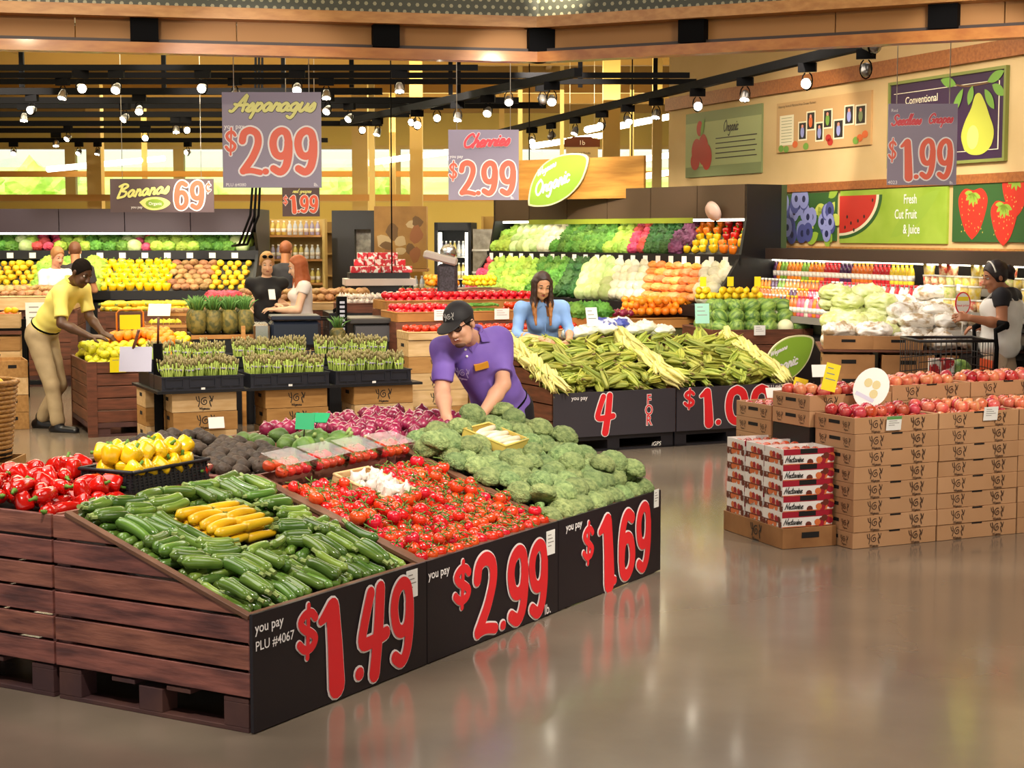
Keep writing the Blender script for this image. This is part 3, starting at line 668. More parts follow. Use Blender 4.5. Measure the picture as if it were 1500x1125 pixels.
# ================================================================ the big front display: two rows of wooden bins
U = Vector((math.cos(1.0467), math.sin(1.0467), 0)); V = Vector((-U.y, U.x, 0))
FX = basis((-.9865, 6.205, 0), U, V)
BW, BD, HF, HB = 1.2, 1.0, .442, .76
m_plank = mat('stained_plank', '#93584e', .5, col2='#532f2e', ns=3, stretch=(1.2, 1.2, 9), lo=.38, hi=.66, bump=.18, bs=10, rv=.12, detail=6)
m_plank2 = mat('worn_plank', '#9a604f', .5, col2='#613630', ns=3, stretch=(1.2, 1.2, 9), lo=.38, hi=.66, bump=.18, bs=12, detail=6)
m_lip = mat('raw_wood_lip', '#7c553c', .6, col2='#5f3d2b', ns=5, bump=.1)
m_pallet = mat('pallet_wood', '#5a3830', .7, col2='#43282a', ns=4, bump=.2)
m_liner = mat('bin_liner', '#241a17', .8)

def side_planks(b, u0, u1, zfun, v0, v1, mats, zb=.135, n=6, top=.76):
    """horizontal planks with gaps, upper ones cut to the sloping outline zfun(v)"""
    ph = (top-zb)/n
    for i in range(n):
        z0 = zb+i*ph+.004; z1 = zb+(i+1)*ph-.008
        P = []
        N = 24
        vs = [v0+(v1-v0)*k/N for k in range(N+1)]
        tops = [(v, min(z1, zfun(v))) for v in vs if zfun(v) > z0+.002]
        if len(tops) < 2: continue
        P = [(tops[0][0], z0)]+tops[:1]+tops[1:]+[(tops[-1][0], z0)]
        # simplify collinear runs
        Q = [P[0]]
        for k in range(1, len(P)-1):
            a, c, d = Q[-1], P[k], P[k+1]
            if abs((c[0]-a[0])*(d[1]-a[1])-(c[1]-a[1])*(d[0]-a[0])) > 1e-6: Q.append(c)
        Q.append(P[-1])
        n_ = len(Q)
        vs_ = [(u0, p, q) for p, q in Q]+[(u1, p, q) for p, q in Q]
        b.add(vs_, [tuple(range(n_)), tuple(range(n_, 2*n_))[::-1]]+[(k, k+n_, (k+1) % n_+n_, (k+1) % n_) for k in range(n_)], mats[i % len(mats)])
def make_bin(k, row, label):
    u0 = BW*k+.004; u1 = BW*(k+1)-.004
    v0, v1 = (0, BD-.006) if row == 0 else (BD+.006, 2*BD)
    X = FX @ T(u0, v0, 0); w = u1-u0; d = v1-v0
    t = empty('produce_bin', X, label, 'bin', 'stained wooden produce bins of the front display')
    if row == 0: zf = lambda v: HF+(HB-HF)*min(1, v/(d*.93))
    else: zf = lambda v: HB
    for s_, (a, c) in enumerate(((0, .02), (w-.02, w))):
        b = MB(); side_planks(b, a, c, zf, 0, d, (0, 1)); b.box(a+.02 if s_ == 0 else a-.02, c+.03 if s_ == 0 else c-.03, d-.07, d, .135, HB-.01, 0)
        o = b.build('side_panel', [m_plank, m_plank2], t, bevel=.0025)
        if row == 0:
            th = math.atan2(HB-HF, d*.93)
            r = MB().box(-.004, .03, 0, d*.93/math.cos(th), -.006, .012, 0, T(a-.002 if s_ == 0 else c-.024, 0, HF) @ R(th, 'X')); r.build('sloping_lip', m_lip, t, bevel=.002)
    b = MB(); b.box(.02, w-.02, 0, .02, .135, HF-.002); b.build('front_panel', m_plank, t)
    b = MB()
    for i in range(6): b.box(.02, w-.02, d-.02, d, .138+i*.104, .138+(i+1)*.104-.006)
    b.build('back_panel', m_plank2, t)
    if row == 0:
        th = math.atan2(HB-HF, d)
        MB().box(.022, w-.022, .02, d/math.cos(th)-.03, -.09, -.075, 0, T(0, 0, HF) @ R(th, 'X')).build('display_bed', m_liner, t)
        MB().box(0, w, -.004, .035, HF-.002, HF+.012).build('front_lip', m_lip, t, bevel=.002)
    else:
        MB().box(.022, w-.022, .02, d-.02, HB-.12, HB-.1).build('display_bed', m_liner, t)
        MB().box(0, w, d-.03, d+.004, HB-.002, HB+.012).build('back_lip', m_lip, t, bevel=.002)
    p = MB()
    for i in range(4): p.box(.005, w-.005, .01+i*(d-.14)/3, .01+i*(d-.14)/3+.12, .112, .13)
    for a in (.005, w/2-.045, w-.095): p.box(a, a+.09, .01, d-.01, 0, .018)
    for a in (.005, w/2-.045, w-.095):
        for c in (.01, d/2-.06, d-.13): p.box(a, a+.09, c, c+.12, .018, .112)
    p.build('pallet', m_pallet, t, bevel=.002)
    return t
BN = [['wooden bin of zucchini with a sloped planked side, at the near corner', 'sloped wooden bin of red tomatoes in the middle of the front row', 'sloped wooden bin of broccoli at the far end of the front row'],
      ['level wooden bin of red peppers behind the zucchini bin', 'level wooden bin of dark avocados behind the tomato bin', 'level wooden bin of red onions behind the broccoli bin']]
for r in (0, 1):
    for k in range(3): make_bin(k, r, BN[r][k])

# price boards
m_board = mat('black_price_board', '#1d171d', .42, spec=.35)
m_price = mat('price_red', '#e5242c', .5); m_pwhite = mat('price_outline', '#f6f0ee', .5)
def you_pay(b, x, y, s, X, m=0, extra=None):
    text(b, 'you pay', x, y, s, X, .0025, m, .012)
    if extra: text(b, extra, x, y-s*1.25, s*.95, X, .0025, m, .006)
def price_board(k, label, glyphs, ol, extra=None, cap_x=.01, cap_y=.84, lb=None):
    w, h = BW-.006, .452
    X = FX @ T(BW*k+.003, -.006, .006) @ basis((0, 0, 0), (1, 0, 0), (0, 0, 1))
    o = MB().box(0, w, 0, h, -.002, .012).build('price_board', m_board, X=X); tag(o, label, 'sign')
    Z = T(0, 0, .0125)
    b = MB()
    for ch, x0, x1, y0, y1 in glyphs: numeral(b, ch, x0*w, y0*h, (x1-x0)*w, (y1-y0)*h, Z, ol*(.55 if ch == '$' else 1))
    b.build('price_lettering', [m_pwhite, m_price], o)
    b = MB(); you_pay(b, cap_x*w, cap_y*h, .055, Z, 0, extra)
    if lb: text(b, 'lb.', lb*w, .02*h, .07, Z, .0025, 0, .01)
    b.build('caption_lettering', m_pwhite, o)
    return o
price_board(0, 'black price board reading 1.49 below the zucchini', [('$', .215, .345, .47, .95), ('1', .31, .50, .09, .93), ('.', .535, .60, .09, .24), ('4', .56, .745, .06, .96), ('9', .755, .91, .07, .93)], .008, "PLU #4067")
price_board(1, 'black price board reading 2.99 below the tomatoes', [('$', .165, .31, .42, .9), ('2', .315, .50, .04, .9), ('.', .50, .575, .03, .15), ('9', .57, .745, .03, .87), ('9', .74, .905, .02, .87)], .008, None, .005, .82, .88)
price_board(2, 'black price board reading 1.69 below the broccoli', [('$', .2, .32, .4, .89), ('1', .325, .53, .05, .9), ('.', .475, .545, .04, .16), ('6', .545, .72, .05, .89), ('9', .725, .885, .06, .92)], .008, None, .06, .86)
m_print = mat('faint_print', '#8d8780', .6)
def shelf_tag(X, w, h, label, lines=4, green=False, group=None, name='shelf_tag'):
    o = MB().box(0, w, 0, h, 0, .002).build(name, m_card, X=X)
    b = MB()
    for i in range(lines): b.quad(w*.15, w*(.55+.3*((i*7) % 3)/2), h*(.8-i*.6/lines), h*(.84-i*.6/lines), .0026, 0)
    if green: b.quad(.0, w, h*.78, h, .0027, 1)
    b.build('print', [m_print, mat('tag_green', '#5f9a52', .6)], o)
    return tag(o, label, 'price tag', group)
for k, (x, y, l) in enumerate(((.9, .70, 'cream price tag on the zucchini price board'), (.93, .66, 'cream price tag on the tomato price board'), (.955, .8, 'cream price tag on the broccoli price board'))):
    shelf_tag(FX @ T(BW*k+.003, -.006, .006) @ basis((0, 0, 0), (1, 0, 0), (0, 0, 1)) @ T(x*(BW-.006)-.04, y*.452, .0135), .085 if k < 2 else .06, .12 if k < 2 else .1, l)

# ---- produce kinds
def organic_mesh(name, m, subdiv, fn, parent=None):
    bm = bmesh.new(); bmesh.ops.create_icosphere(bm, subdivisions=subdiv, radius=1)
    for v in bm.verts: v.co = fn(v.co.copy())
    for f in bm.faces: f.smooth = True
    me = bpy.data.meshes.new(name); bm.to_mesh(me); bm.free()
    for x in (m if isinstance(m, (list, tuple)) else [m]): me.materials.append(x)
    o = bpy.data.objects.new(name, me); C.objects.link(o)
    if parent is not None: o.parent = parent
    return o
m_zuc = mat('zucchini_skin', '#6b8c3a', .22, col2='#3c5a1e', ns=5, stretch=(1, 6, 6), lo=.3, hi=.75, rv=.3, rh=.015, coat=.25)
m_zucp = mat('zucchini_pale_skin', '#8aa444', .25, col2='#54752a', ns=6, stretch=(1, 6, 6), rv=.2, coat=.25)
m_stem = mat('pale_stem', '#8fa05a', .6)
m_yel = mat('yellow_squash_skin', '#eec21c', .3, col2='#dba812', ns=6, rv=.08, coat=.2)
def gourd(m, L=.2, r=.026, bend=.01, taper=.8, stem=m_stem, name='zucchini'):
    def f():
        P = []; Rr = []
        for i in range(11):
            t = i/10; x = (t-.5)*L; P.append((x, bend*4*t*(1-t)-bend*.6, 0))
            e = min(1, math.sqrt(max(0, 1-((t-.88)/.12)**2)) if t > .88 else 1); s = min(1, math.sqrt(max(0, 1-((.10-t)/.10)**2))*.45+.55 if t < .10 else 1)
            Rr.append(max(.002, r*e*s*(taper+(1-taper)*t)))
        o = MB().tube(P, Rr, 12).build(name, m)
        d = Vector(P[0])-Vector(P[1]); d.normalize(); p = Vector(P[0])
        MB().tube([p, p+d*.012, p+d*.026], [r*.45, r*.36, r*.42], 6, smooth=False).build('stem', stem, o)
        return o
    return f
KZ = Kind([gourd(m_zuc, .165, .0245, .010), gourd(m_zuc, .15, .0265, .005), gourd(m_zuc, .18, .0235, .014), gourd(m_zucp, .16, .0235, .008), gourd(m_zuc, .17, .027, -.010)], 'dark green zucchini heaped in the near sloping wooden bin', 'zucchini', 'zucchini heaped in the near bin')
TH = math.atan2(HB-HF, BD)
def slope(k, u, s, h, row=0): return FX @ T(BW*k, 0, HF) @ R(TH, 'X') @ T(u, s, h)
SL = BD/math.cos(TH)
bl_u, bl_s = 6, 5
def in_tray(u, s, box): return box[0] < u < box[1] and box[2] < s < box[3]
YT = (.42, .78, .46, .8)
for layer in (0, 1):
    for i in range(7):
        for j in range(7):
            cu = .10+i*1.0/6; cs = .085+j*(SL-.16)/6
            if layer: cu += .07; cs += .06
            a = (PI/2+rnd.uniform(-.12, .12)) if cs < .3 or rnd.random() < .3 else rnd.uniform(-.45, .45)
            if layer and rnd.random() < .12: continue
            if rnd.random() < .5: a += PI
            n = 3 if layer == 0 else rnd.choice((2, 3, 4))
            for q in range(n):
                o = (q-(n-1)/2)*.048; u = cu-math.sin(a)*o+rnd.uniform(-.012, .012); s = cs+math.cos(a)*o+rnd.uniform(-.012, .012)
                e = .115*abs(math.cos(a)); e2 = .1*abs(math.sin(a))
                u = min(max(u, .06+e), BW-.06-e); s = min(max(s, .035+e2), SL-.05-e2)
                if in_tray(u, s, (YT[0]-.02, YT[1]+.02, YT[2]-.02, YT[3]+.02)): continue
                KZ.put(slope(0, u, s, (-.018 if layer == 0 else .03)+rnd.uniform(-.008, .01)) @ R(a+rnd.uniform(-.08, .08)) @ R(rnd.uniform(-.08, .08), 'Y') @ R(rnd.uniform(0, 6), 'X') @ S(rnd.uniform(.9, 1.08)))
def tray(name, X, w, d, h, m, label, cat, t=.008, flare=.02, weave=False, bottom=True):
    o = empty(name, X, label, cat)
    b = MB()
    b.box(0, w, 0, d, 0, t)
    for (p, q) in (((0, 0), (w, 0)), ((w, 0), (w, d)), ((w, d), (0, d)), ((0, d), (0, 0))):
        ux, uy = q[0]-p[0], q[1]-p[1]; l = math.hypot(ux, uy); XX = basis((p[0], p[1], 0), (ux, uy, 0), (0, 0, 1)) @ R(-flare*8 if flare else 0, 'X')
        if weave:
            n = 7
            for i in range(n): b.box(0, l, h*i/n+.001, h*(i+1)/n-.002, -.004, .004, 0, XX)
            for i in range(int(l/.03)): b.box(.01+i*.03, .022+i*.03, 0, h, -.006, .006, 0, XX)
        else: b.box(0, l, 0, h, -t/2, t/2, 0, XX)
    b.build('tray_body', m, o)
    r = MB(); r.tube([(0, -0, h), (w, 0, h), (w, d, h), (0, d, h), (0, 0, h)], t*.9, 6); r.build('rim', m, o)
    return o
m_wick = mat('black_wicker', '#1b1b20', .5)
tray('squash_tray', slope(0, YT[0], YT[2], -.03), YT[1]-YT[0], YT[3]-YT[2], .035, m_wick, 'shallow black tray of yellow squash sunk in the zucchini', 'tray')
KY = Kind([gourd(m_yel, .19, .024, .006, .65, mat('squash_stem', '#6e7a2a', .6), 'yellow_squash'), gourd(m_yel, .2, .026, .014, .6, MATS['squash_stem'], 'yellow_squash')], 'yellow squash in the tray amid the zucchini', 'yellow squash', 'yellow squash in the black tray')
for layer in range(2):
    for r_ in range(2-0):
        for q in range(6-layer):
            KY.put(slope(0, YT[0]+.09+r_*.17+rnd.uniform(-.01, .01), YT[2]+.05+q*.05+layer*.025, .012+layer*.042+rnd.uniform(-.004, .004)) @ R(rnd.uniform(-.15, .15)+PI) @ R(.06, 'Y') @ R(rnd.uniform(0, 6), 'X'))

m_tom = mat('tomato_skin', '#cf2312', .22, col2='#dd3f1a', ns=9, rv=.14, rh=.012, coat=.5)
m_vine = mat('tomato_vine', '#5c7a2c', .6)
def tomato(r=.035, vine=True):
    def f():
        prof = [(1e-6, -.82), (.35, -.84), (.7, -.66), (.95, -.22), (1.0, .08), (.9, .46), (.62, .74), (.3, .80), (1e-6, .70)]
        o = MB().lathe([(a*r, z*r) for a, z in prof], 16, lobes=5, amp=.025).build('tomato', m_tom)
        b = MB()
        for k in range(5):
            a = k*2*PI/5
            b.tube([(0, 0, r*.74), (.5*r*math.cos(a), .5*r*math.sin(a), r*.86), (.85*r*math.cos(a+.2), .85*r*math.sin(a+.2), r*.78)], [r*.12, r*.1, r*.02], 4, flat=.6)
        b.tube([(0, 0, r*.7), (r*.1, 0, r*1.1), (r*.5, .2*r, r*1.35)]+([(r*1.6, .3*r, r*1.3)] if vine else []), r*.09, 5)
        b.build('green_stalk', m_vine, o)
        return o
    return f
KT2 = Kind([tomato(.035), tomato(.037, False), tomato(.033, False)], 'red tomato on the vine heaped in the middle front bin', 'tomato', 'tomatoes heaped in the middle front bin')
GC = (.42, .70, .50, .83)   # garlic crate
def hexfill(w, d, p, layers, skip=(), mg=.035, jit=.006, dz=.75, keep=1.0):
    for l in range(layers):
        r_ = 0; y = mg+(.5*p if l % 2 else 0)
        while y < d-mg+1e-6:
            x = mg+(p/2 if (r_+l) % 2 else 0)
            while x < w-mg+1e-6:
                if l == 0 or rnd.random() < keep:
                    if not any(in_tray(x, y, q) for q in skip): yield x+rnd.uniform(-jit, jit), y+rnd.uniform(-jit, jit), l
                x += p
            y += p*.87; r_ += 1
for u, s, l in hexfill(BW, SL-.17, .073, 2, [(GC[0]-.03, GC[1]+.03, GC[2]-.03, GC[3]+.03)], .05, .01, keep=.22):
    KT2.put(slope(1, u, s, (.0+l*.045)+rnd.uniform(-.006, .008)) @ R(rnd.uniform(0, 6)) @ R(rnd.gauss(0, .5), 'X') @ R(rnd.gauss(0, .4), 'Y') @ S(rnd.uniform(.9, 1.1)))
m_crate = mat('pale_crate_wood', '#dcb987', .55, col2='#cba36c', ns=3, stretch=(1.5, 9, 9), bump=.08, rv=.08)
tray('garlic_crate', slope(1, GC[0], GC[2], -.03), GC[1]-GC[0], GC[3]-GC[2], .07, m_crate, 'small pale wooden crate of white garlic sunk in the tomatoes', 'crate', .01, 0)
m_gar = mat('garlic_skin', '#efe6dc', .5, col2='#dccbc0', ns=12, stretch=(4, 4, 1), rv=.05)
def garlic():
    return MB().lathe([(1e-6, -.024), (.02, -.022), (.03, -.006), (.027, .01), (.012, .022), (.006, .034), (.005, .042), (1e-6, .043)], 12, lobes=6, amp=.07).build('garlic_bulb', m_gar)
KG = Kind([garlic], 'white garlic bulb in the wooden crate amid the tomatoes', 'garlic', 'garlic bulbs in the crate')
for u, s, l in hexfill(GC[1]-GC[0], GC[3]-GC[2], .055, 2, (), .035, .006, keep=.8):
    KG.put(slope(1, GC[0]+u, GC[2]+s, .012+l*.034) @ R(rnd.uniform(0, 6)) @ R(rnd.gauss(0, .6), 'X') @ R(rnd.gauss(0, .6), 'Y'))
# clear boxes of tomatoes across the top of the tomato bin
m_clear = mat('clear_plastic', '#ffffff', .05, trans=1, alpha=.1, spec=.5)
def clam(label):
    t = empty('clear_tomato_box', (0, 0, 0), label, 'plastic box')
    b = MB(); w, d, h = .25, .16, .09
    for q in ((0, w, 0, .002, 0, h), (0, w, d-.002, d, 0, h), (0, .002, .002, d-.002, 0, h), (w-.002, w, .002, d-.002, 0, h), (0, w, 0, d, h, h+.002)): b.box(*q)
    b.build('clear_lid', m_clear, t)
    r = MB(); r.tube([(0, 0, .05), (w, 0, .05), (w, d, .05), (0, d, .05), (0, 0, .05)], .004, 5); r.build('clear_rim', m_clear, t)
    return t
KB = Kind([lambda: clam('')], 'clear plastic box of tomatoes at the top of the tomato bin', 'plastic box', 'clear tomato boxes')
KT3 = Kind([tomato(.031, False)], 'red tomato packed inside a clear plastic box', 'tomato', 'tomatoes in the clear boxes')
for i in range(4):
    X = slope(1, .08+i*.275, SL-.175, .02) @ R(rnd.uniform(-.06, .06)); KB.put(X)
    for a in range(4):
        for c in range(2): KT3.put(X @ T(.034+a*.061, .04+c*.078, .036) @ R(a*2.1+c) @ R(.3, 'X'))

# broccoli crowns
m_broc = mat('broccoli_green', '#94a568', .85, col2='#5f7645', ns=40, lo=.35, hi=.7, bump=1.0, bs=110, rv=.18, rh=.02)
def crown(seed, r=.08):
    def f():
        q = random.Random(seed); cl = []
        for i in range(26):
            z = 1-i/26*1.05; a = i*2.399; rr = math.sqrt(max(0, 1-z*z)); cl.append(Vector((rr*math.cos(a)+q.uniform(-.1, .1), rr*math.sin(a)+q.uniform(-.1, .1), z)).normalized())
        def g(p):
            d = max(c.dot(p) for c in cl); k = max(0, (d-.86)/.14)
            k2 = noise.noise(p*9+Vector((seed, 0, 0)))*.05+noise.noise(p*22)*.05+noise.noise(p*40)*.035
            R_ = r*(.80+.27*math.sqrt(k)+k2)
            if p.z < -.15: R_ *= max(.25, 1+(p.z+.15)*1.0)
            return Vector((p.x*R_, p.y*R_, p.z*R_*.82))
        o = organic_mesh('broccoli_crown', m_broc, 5, g)
        MB().tube([(0, 0, -.07), (0, 0, -.035)], [.016, .022], 7).build('stalk', mat('broccoli_stalk', '#8fae6c', .6), o)
        return o
    return f
KBR = Kind([crown(1, .07), crown(2, .07), crown(5, .076), crown(8, .062)], 'green broccoli crown heaped in the far front bin', 'broccoli', 'broccoli heaped in the far front bin')
BT = (.42, .70, .60, .86)
for u, s, l in hexfill(BW, SL+.06, .114, 2, [(BT[0]-.03, BT[1]+.03, BT[2]-.03, BT[3]+.03)], .065, .012, keep=.3):
    h = .05+l*.058
    KBR.put(slope(2, min(max(u, .06), BW-.06), max(s, .06), h-.05*(s < .1)+rnd.uniform(-.01, .012)) @ R(rnd.uniform(0, 6)) @ R(rnd.gauss(0, .3), 'X') @ S(rnd.uniform(.88, 1.12)))
tray('white_vegetable_tray', slope(2, BT[0], BT[2], .085) @ R(.06), BT[1]-BT[0], BT[3]-BT[2], .05, mat('yellow_edged_wood', '#d3b85a', .5), 'shallow yellow-edged wooden tray on top of the broccoli', 'tray', .008, 0)
m_pars = mat('white_root', '#ece2cf', .5, col2='#d8c9a8', ns=8)
def root_veg(): return MB().tube([(-.12, 0, 0), (-.115, 0, 0), (-.05, .002, 0), (.05, -.002, 0), (.12, 0, 0)], [.004, .016, .019, .015, .004], 9).build('white_root', m_pars)
KP = Kind([root_veg], 'long white root vegetable in the tray on the broccoli', 'root vegetable', 'white roots in the tray')
for q in range(6): KP.put(slope(2, BT[0]+.14, BT[2]+.03+q*.038, .12+.004*(q % 2)) @ R(.06+rnd.uniform(-.06, .06)+PI*(q % 2)))

# second row: peppers, avocados, squash, onions
m_rpep = mat('red_pepper_skin', '#c4150e', .18, rv=.2, coat=.5); m_ypep = mat('yellow_pepper_skin', '#f0c016', .2, rv=.06, coat=.5)
m_pst = mat('pepper_stem', '#5e8a2e', .6)
def bell(m, r=.042, L=1.0, name='bell_pepper'):
    def f():
        prof = [(1e-6, -.9*L), (.3, -1.0*L), (.68, -.82*L), (.88, -.2*L), (1.0, .45*L), (.92, .78*L), (.6, .95*L), (.25, .86*L), (1e-6, .74*L)]
        o = MB().lathe([(a*r, z*r) for a, z in prof], 20, lobes=4, amp=.08).build(name, m)
        MB().tube([(0, 0, .7*L*r), (0, 0, 1.0*L*r), (.25*r, 0, 1.3*L*r)], [.3*r, .16*r, .18*r], 6).build('stem', m_pst, o); return o
    return f
def horn():
    o = MB().tube([(-.085, .01, 0), (-.07, .006, 0), (-.03, -.002, 0), (.03, -.004, 0), (.075, .006, 0), (.095, .014, 0)], [.01, .027, .031, .026, .014, .003], 10).build('long_red_pepper', m_rpep)
    MB().tube([(-.082, .009, 0), (-.1, .012, 0), (-.118, .02, 0)], [.013, .006, .006], 6).build('stem', m_pst, o); return o
KH = Kind([horn, bell(m_rpep, .038, 1.15, 'red_pepper')], 'glossy red pepper heaped in the bin behind the zucchini', 'red pepper', 'red peppers behind the zucchini')
def flat(k, u, v, z): return FX @ T(BW*k+u, BD+v, HB+z)
for u, v, l in hexfill(BW, BD, .088, 2, [(.5, 1.08, .04, .42)], .085, .012, keep=.6):
    if u < .75 or l == 0 or v < .3:
        KH.put(flat(0, u, v, -.03+.05*l+.06*math.sin(PI*min(1, v/.9))*(1 if u < .8 else .6)) @ R(rnd.uniform(-.6, .6)+.5) @ R(rnd.uniform(0, 6), 'X') @ S(rnd.uniform(.9, 1.1)))
tray('pepper_basket', flat(0, .54, .06, .0) @ R(.03), .52, .3, .09, m_wick, 'black wicker basket of yellow bell peppers behind the zucchini', 'basket', .01, .02, True)
KYB = Kind([bell(m_ypep, .045, 1.0, 'yellow_bell_pepper'), bell(m_ypep, .043, 1.1, 'yellow_bell_pepper')], 'yellow bell pepper piled in the black wicker basket', 'yellow pepper', 'yellow peppers in the black basket')
for u, v, l in hexfill(.52, .3, .088, 2, (), .05, .006, keep=.9):
    KYB.put(flat(0, .54+u, .06+v, .085+.065*l) @ R(rnd.uniform(0, 6)) @ R(rnd.gauss(.9, .5), 'X'))
m_avo = mat('avocado_skin', '#4a3a2c', .6, col2='#33281f', ns=20, bump=.5, bs=90, rv=.25)
m_avog = mat('green_avocado_skin', '#57732f', .5, col2='#40581f', ns=20, bump=.4, bs=80, rv=.15)
def avo(m, name='avocado', r=.036):
    def f():
        o = MB().lathe([(1e-6, -1.0*r), (.6*r, -.85*r), (.97*r, -.35*r), (1.0*r, .05*r), (.8*r, .65*r), (.5*r, 1.15*r), (.26*r, 1.38*r), (1e-6, 1.42*r)], 14).build(name, m)
        MB().tube([(0, 0, 1.36*r), (0, 0, 1.5*r)], .12*r, 6).build('stem', mat('dry_stem', '#7a6238', .7), o); return o
    return f
KA = Kind([avo(m_avo)], 'dark ripe avocado lined up in the bin behind the tomatoes', 'avocado', 'avocados behind the tomatoes')
for u, v, l in hexfill(BW*.62, BD, .078, 2, (), .045, .004, keep=.75):
    KA.put(flat(1, u, v, -.06+.06*l+.09*v) @ R(1.1+rnd.uniform(-.25, .25)) @ R(PI/2+rnd.uniform(-.2, .2), 'X') @ S(rnd.uniform(.92, 1.08)))
m_rib = mat('ribbed_squash', '#6c8f3a', .5, col2='#45682a', ns=7, bump=.3, bs=40)
def ribbed():
    o = MB().lathe([(.02*1, -.058), (.045, -.05), (.07, -.015), (.066, .025), (.04, .052), (.015, .058)], 40, lobes=10, amp=.06).build('green_squash', m_rib)
    MB().tube([(0, 0, .05), (0, 0, .07), (.01, 0, .09)], [.014, .009, .011], 6).build('stem', m_stem, o); return o
KR = Kind([ribbed], 'round ribbed green squash beside the avocados', 'squash', 'green squash beside the avocados')
for u, v, z in ((.84, .1, .02), (.98, .08, .02), (.9, .24, .05), (.80, .24, .02), (1.06, .2, .03)): KR.put(flat(1, u, v, z) @ R(rnd.uniform(0, 6)) @ R(rnd.uniform(.3, 1.2), 'X'))
KAG = Kind([avo(m_avog, 'green_avocado', .045)], 'large smooth green avocado beside the ribbed squash', 'avocado', 'green avocados by the squash')
for u, v, z in ((.82, .5, .02), (.93, .45, .03), (1.04, .4, .03), (1.1, .5, .02), (.9, .6, .02), (1.0, .55, .05), (1.12, .32, .02), (.82, .38, .03), (.95, .34, .06), (.8, .72, 0), (.9, .82, 0), (1.02, .74, .01), (1.1, .88, 0)): KAG.put(flat(1, u, v, z) @ R(rnd.uniform(0, 6)) @ R(1.4, 'X'))
m_gtag = mat('green_card', '#1d9a62', .5)
for i, (u, v, l) in enumerate(((.80, .30, 'green card sign standing in the ribbed squash'), (1.1, .44, 'green card sign leaning by the red onions'))):
    X = flat(1, u, v, .12) @ R(-PI/3-.2) @ R(-.25-.8*i, 'X')
    o = MB().box(0, .1, 0, .004, 0, .085).build('card_sign', m_gtag, X=X); tag(o, l, 'sign')
    MB().tube([(.05, .002, -.1), (.05, .002, .0)], .003, 5).build('pick', m_black, o)
m_oni = mat('red_onion_skin', '#7a1638', .25, col2='#a83a5c', ns=4, stretch=(7, 7, .6), lo=.35, hi=.75, rv=.22, coat=.3)
def onion():
    o = MB().lathe([(1e-6, -.034), (.012, -.034), (.03, -.024), (.042, 0), (.036, .022), (.02, .034), (.010, .040), (.005, .047), (1e-6, .05)], 14).build('red_onion', m_oni)
    MB().lathe([(1e-6, -.041), (.006, -.04), (.011, -.034)], 8).build('root_tuft', mat('root_hair', '#cbb78f', .8), o); return o
KO = Kind([onion], 'shiny red onion heaped in the bin behind the broccoli', 'red onion', 'red onions behind the broccoli')
for u, v, l in hexfill(BW, BD*.95, .096, 2, (), .05, .01, keep=.8):
    if l == 2 and not (.15 < u < 1.05 and .2 < v < .85): continue
    KO.put(flat(2, u, v, -.03+.058*l+.03*math.sin(PI*v)) @ R(rnd.uniform(0, 6)) @ R(rnd.gauss(0, .8), 'X') @ S(rnd.uniform(.9, 1.12)))
# ================================================================ crates and boxes
m_cbrown = mat('brown_cardboard', '#bd9068', .7, col2='#b3855c', ns=2, rv=.06)
m_cink = mat('box_print', '#4a3222', .7)
m_dkw = mat('dark_red_wood', '#6a3a26', .5, col2='#4c2619', ns=3, stretch=(1.2, 9, 9), bush=0) if False else mat('dark_red_wood', '#7a4630', .5, col2='#55301f', ns=3, stretch=(1.2, 1.2, 9), bump=.12, bs=10)
m_hole = mat('dark_gap', '#120d0b', .9)
def make_crate(w, d, h, m=m_crate, logos=1, planks=1, slot='end', slot2=False, ink=m_ink, name='wooden_crate', s=.75):
    """open-topped crate: local x = width along the front, y = depth, z up"""
    def f():
        t = .012; b = MB()
        for i in range(planks):
            z0 = h*i/planks+.001; z1 = h*(i+1)/planks-(.006 if planks > 1 else .001)
            b.box(0, w, 0, t, z0, z1); b.box(0, w, d-t, d, z0, z1); b.box(0, t, t, d-t, z0, z1); b.box(w-t, w, t, d-t, z0, z1)
        b.box(t, w-t, t, d-t, 0, .01)
        o = b.build(name, m, bevel=.0015)
        F = basis((0, 0, 0), (1, 0, 0), (0, 0, 1)); Lf = basis((0, d, 0), (0, -1, 0), (0, 0, 1)); g = MB()
        n = logos
        for i in range(n): crate_logo(g, w*(i+.5)/n, h*.53, h*s, F, 0, .0016)
        if slot == 'end': g.quad(d*.36, d*.64, h*.55, h*.75, .0016, 1, Lf)
        if slot == 'logo': crate_logo(g, d*.2, h*.5, h*.6, Lf, 0, .0016); crate_logo(g, d*.8, h*.5, h*.6, Lf, 0, .0016); g.quad(d*.36, d*.64, h*.5, h*.72, .0016, 1, Lf)
        if slot2: g.quad(w*.43, w*.56, h*.9, h*1.0, .0016, 1, F)
        if g.v: g.build('printed_marks', [ink, m_hole], o)
        return o
    return f
AG = math.radians(25)
A1 = Vector((math.cos(AG), math.sin(AG), 0)); A2 = Vector((-A1.y, A1.x, 0))
def grid(p, ang=AG): return T(p[0], p[1], 0) @ R(ang)

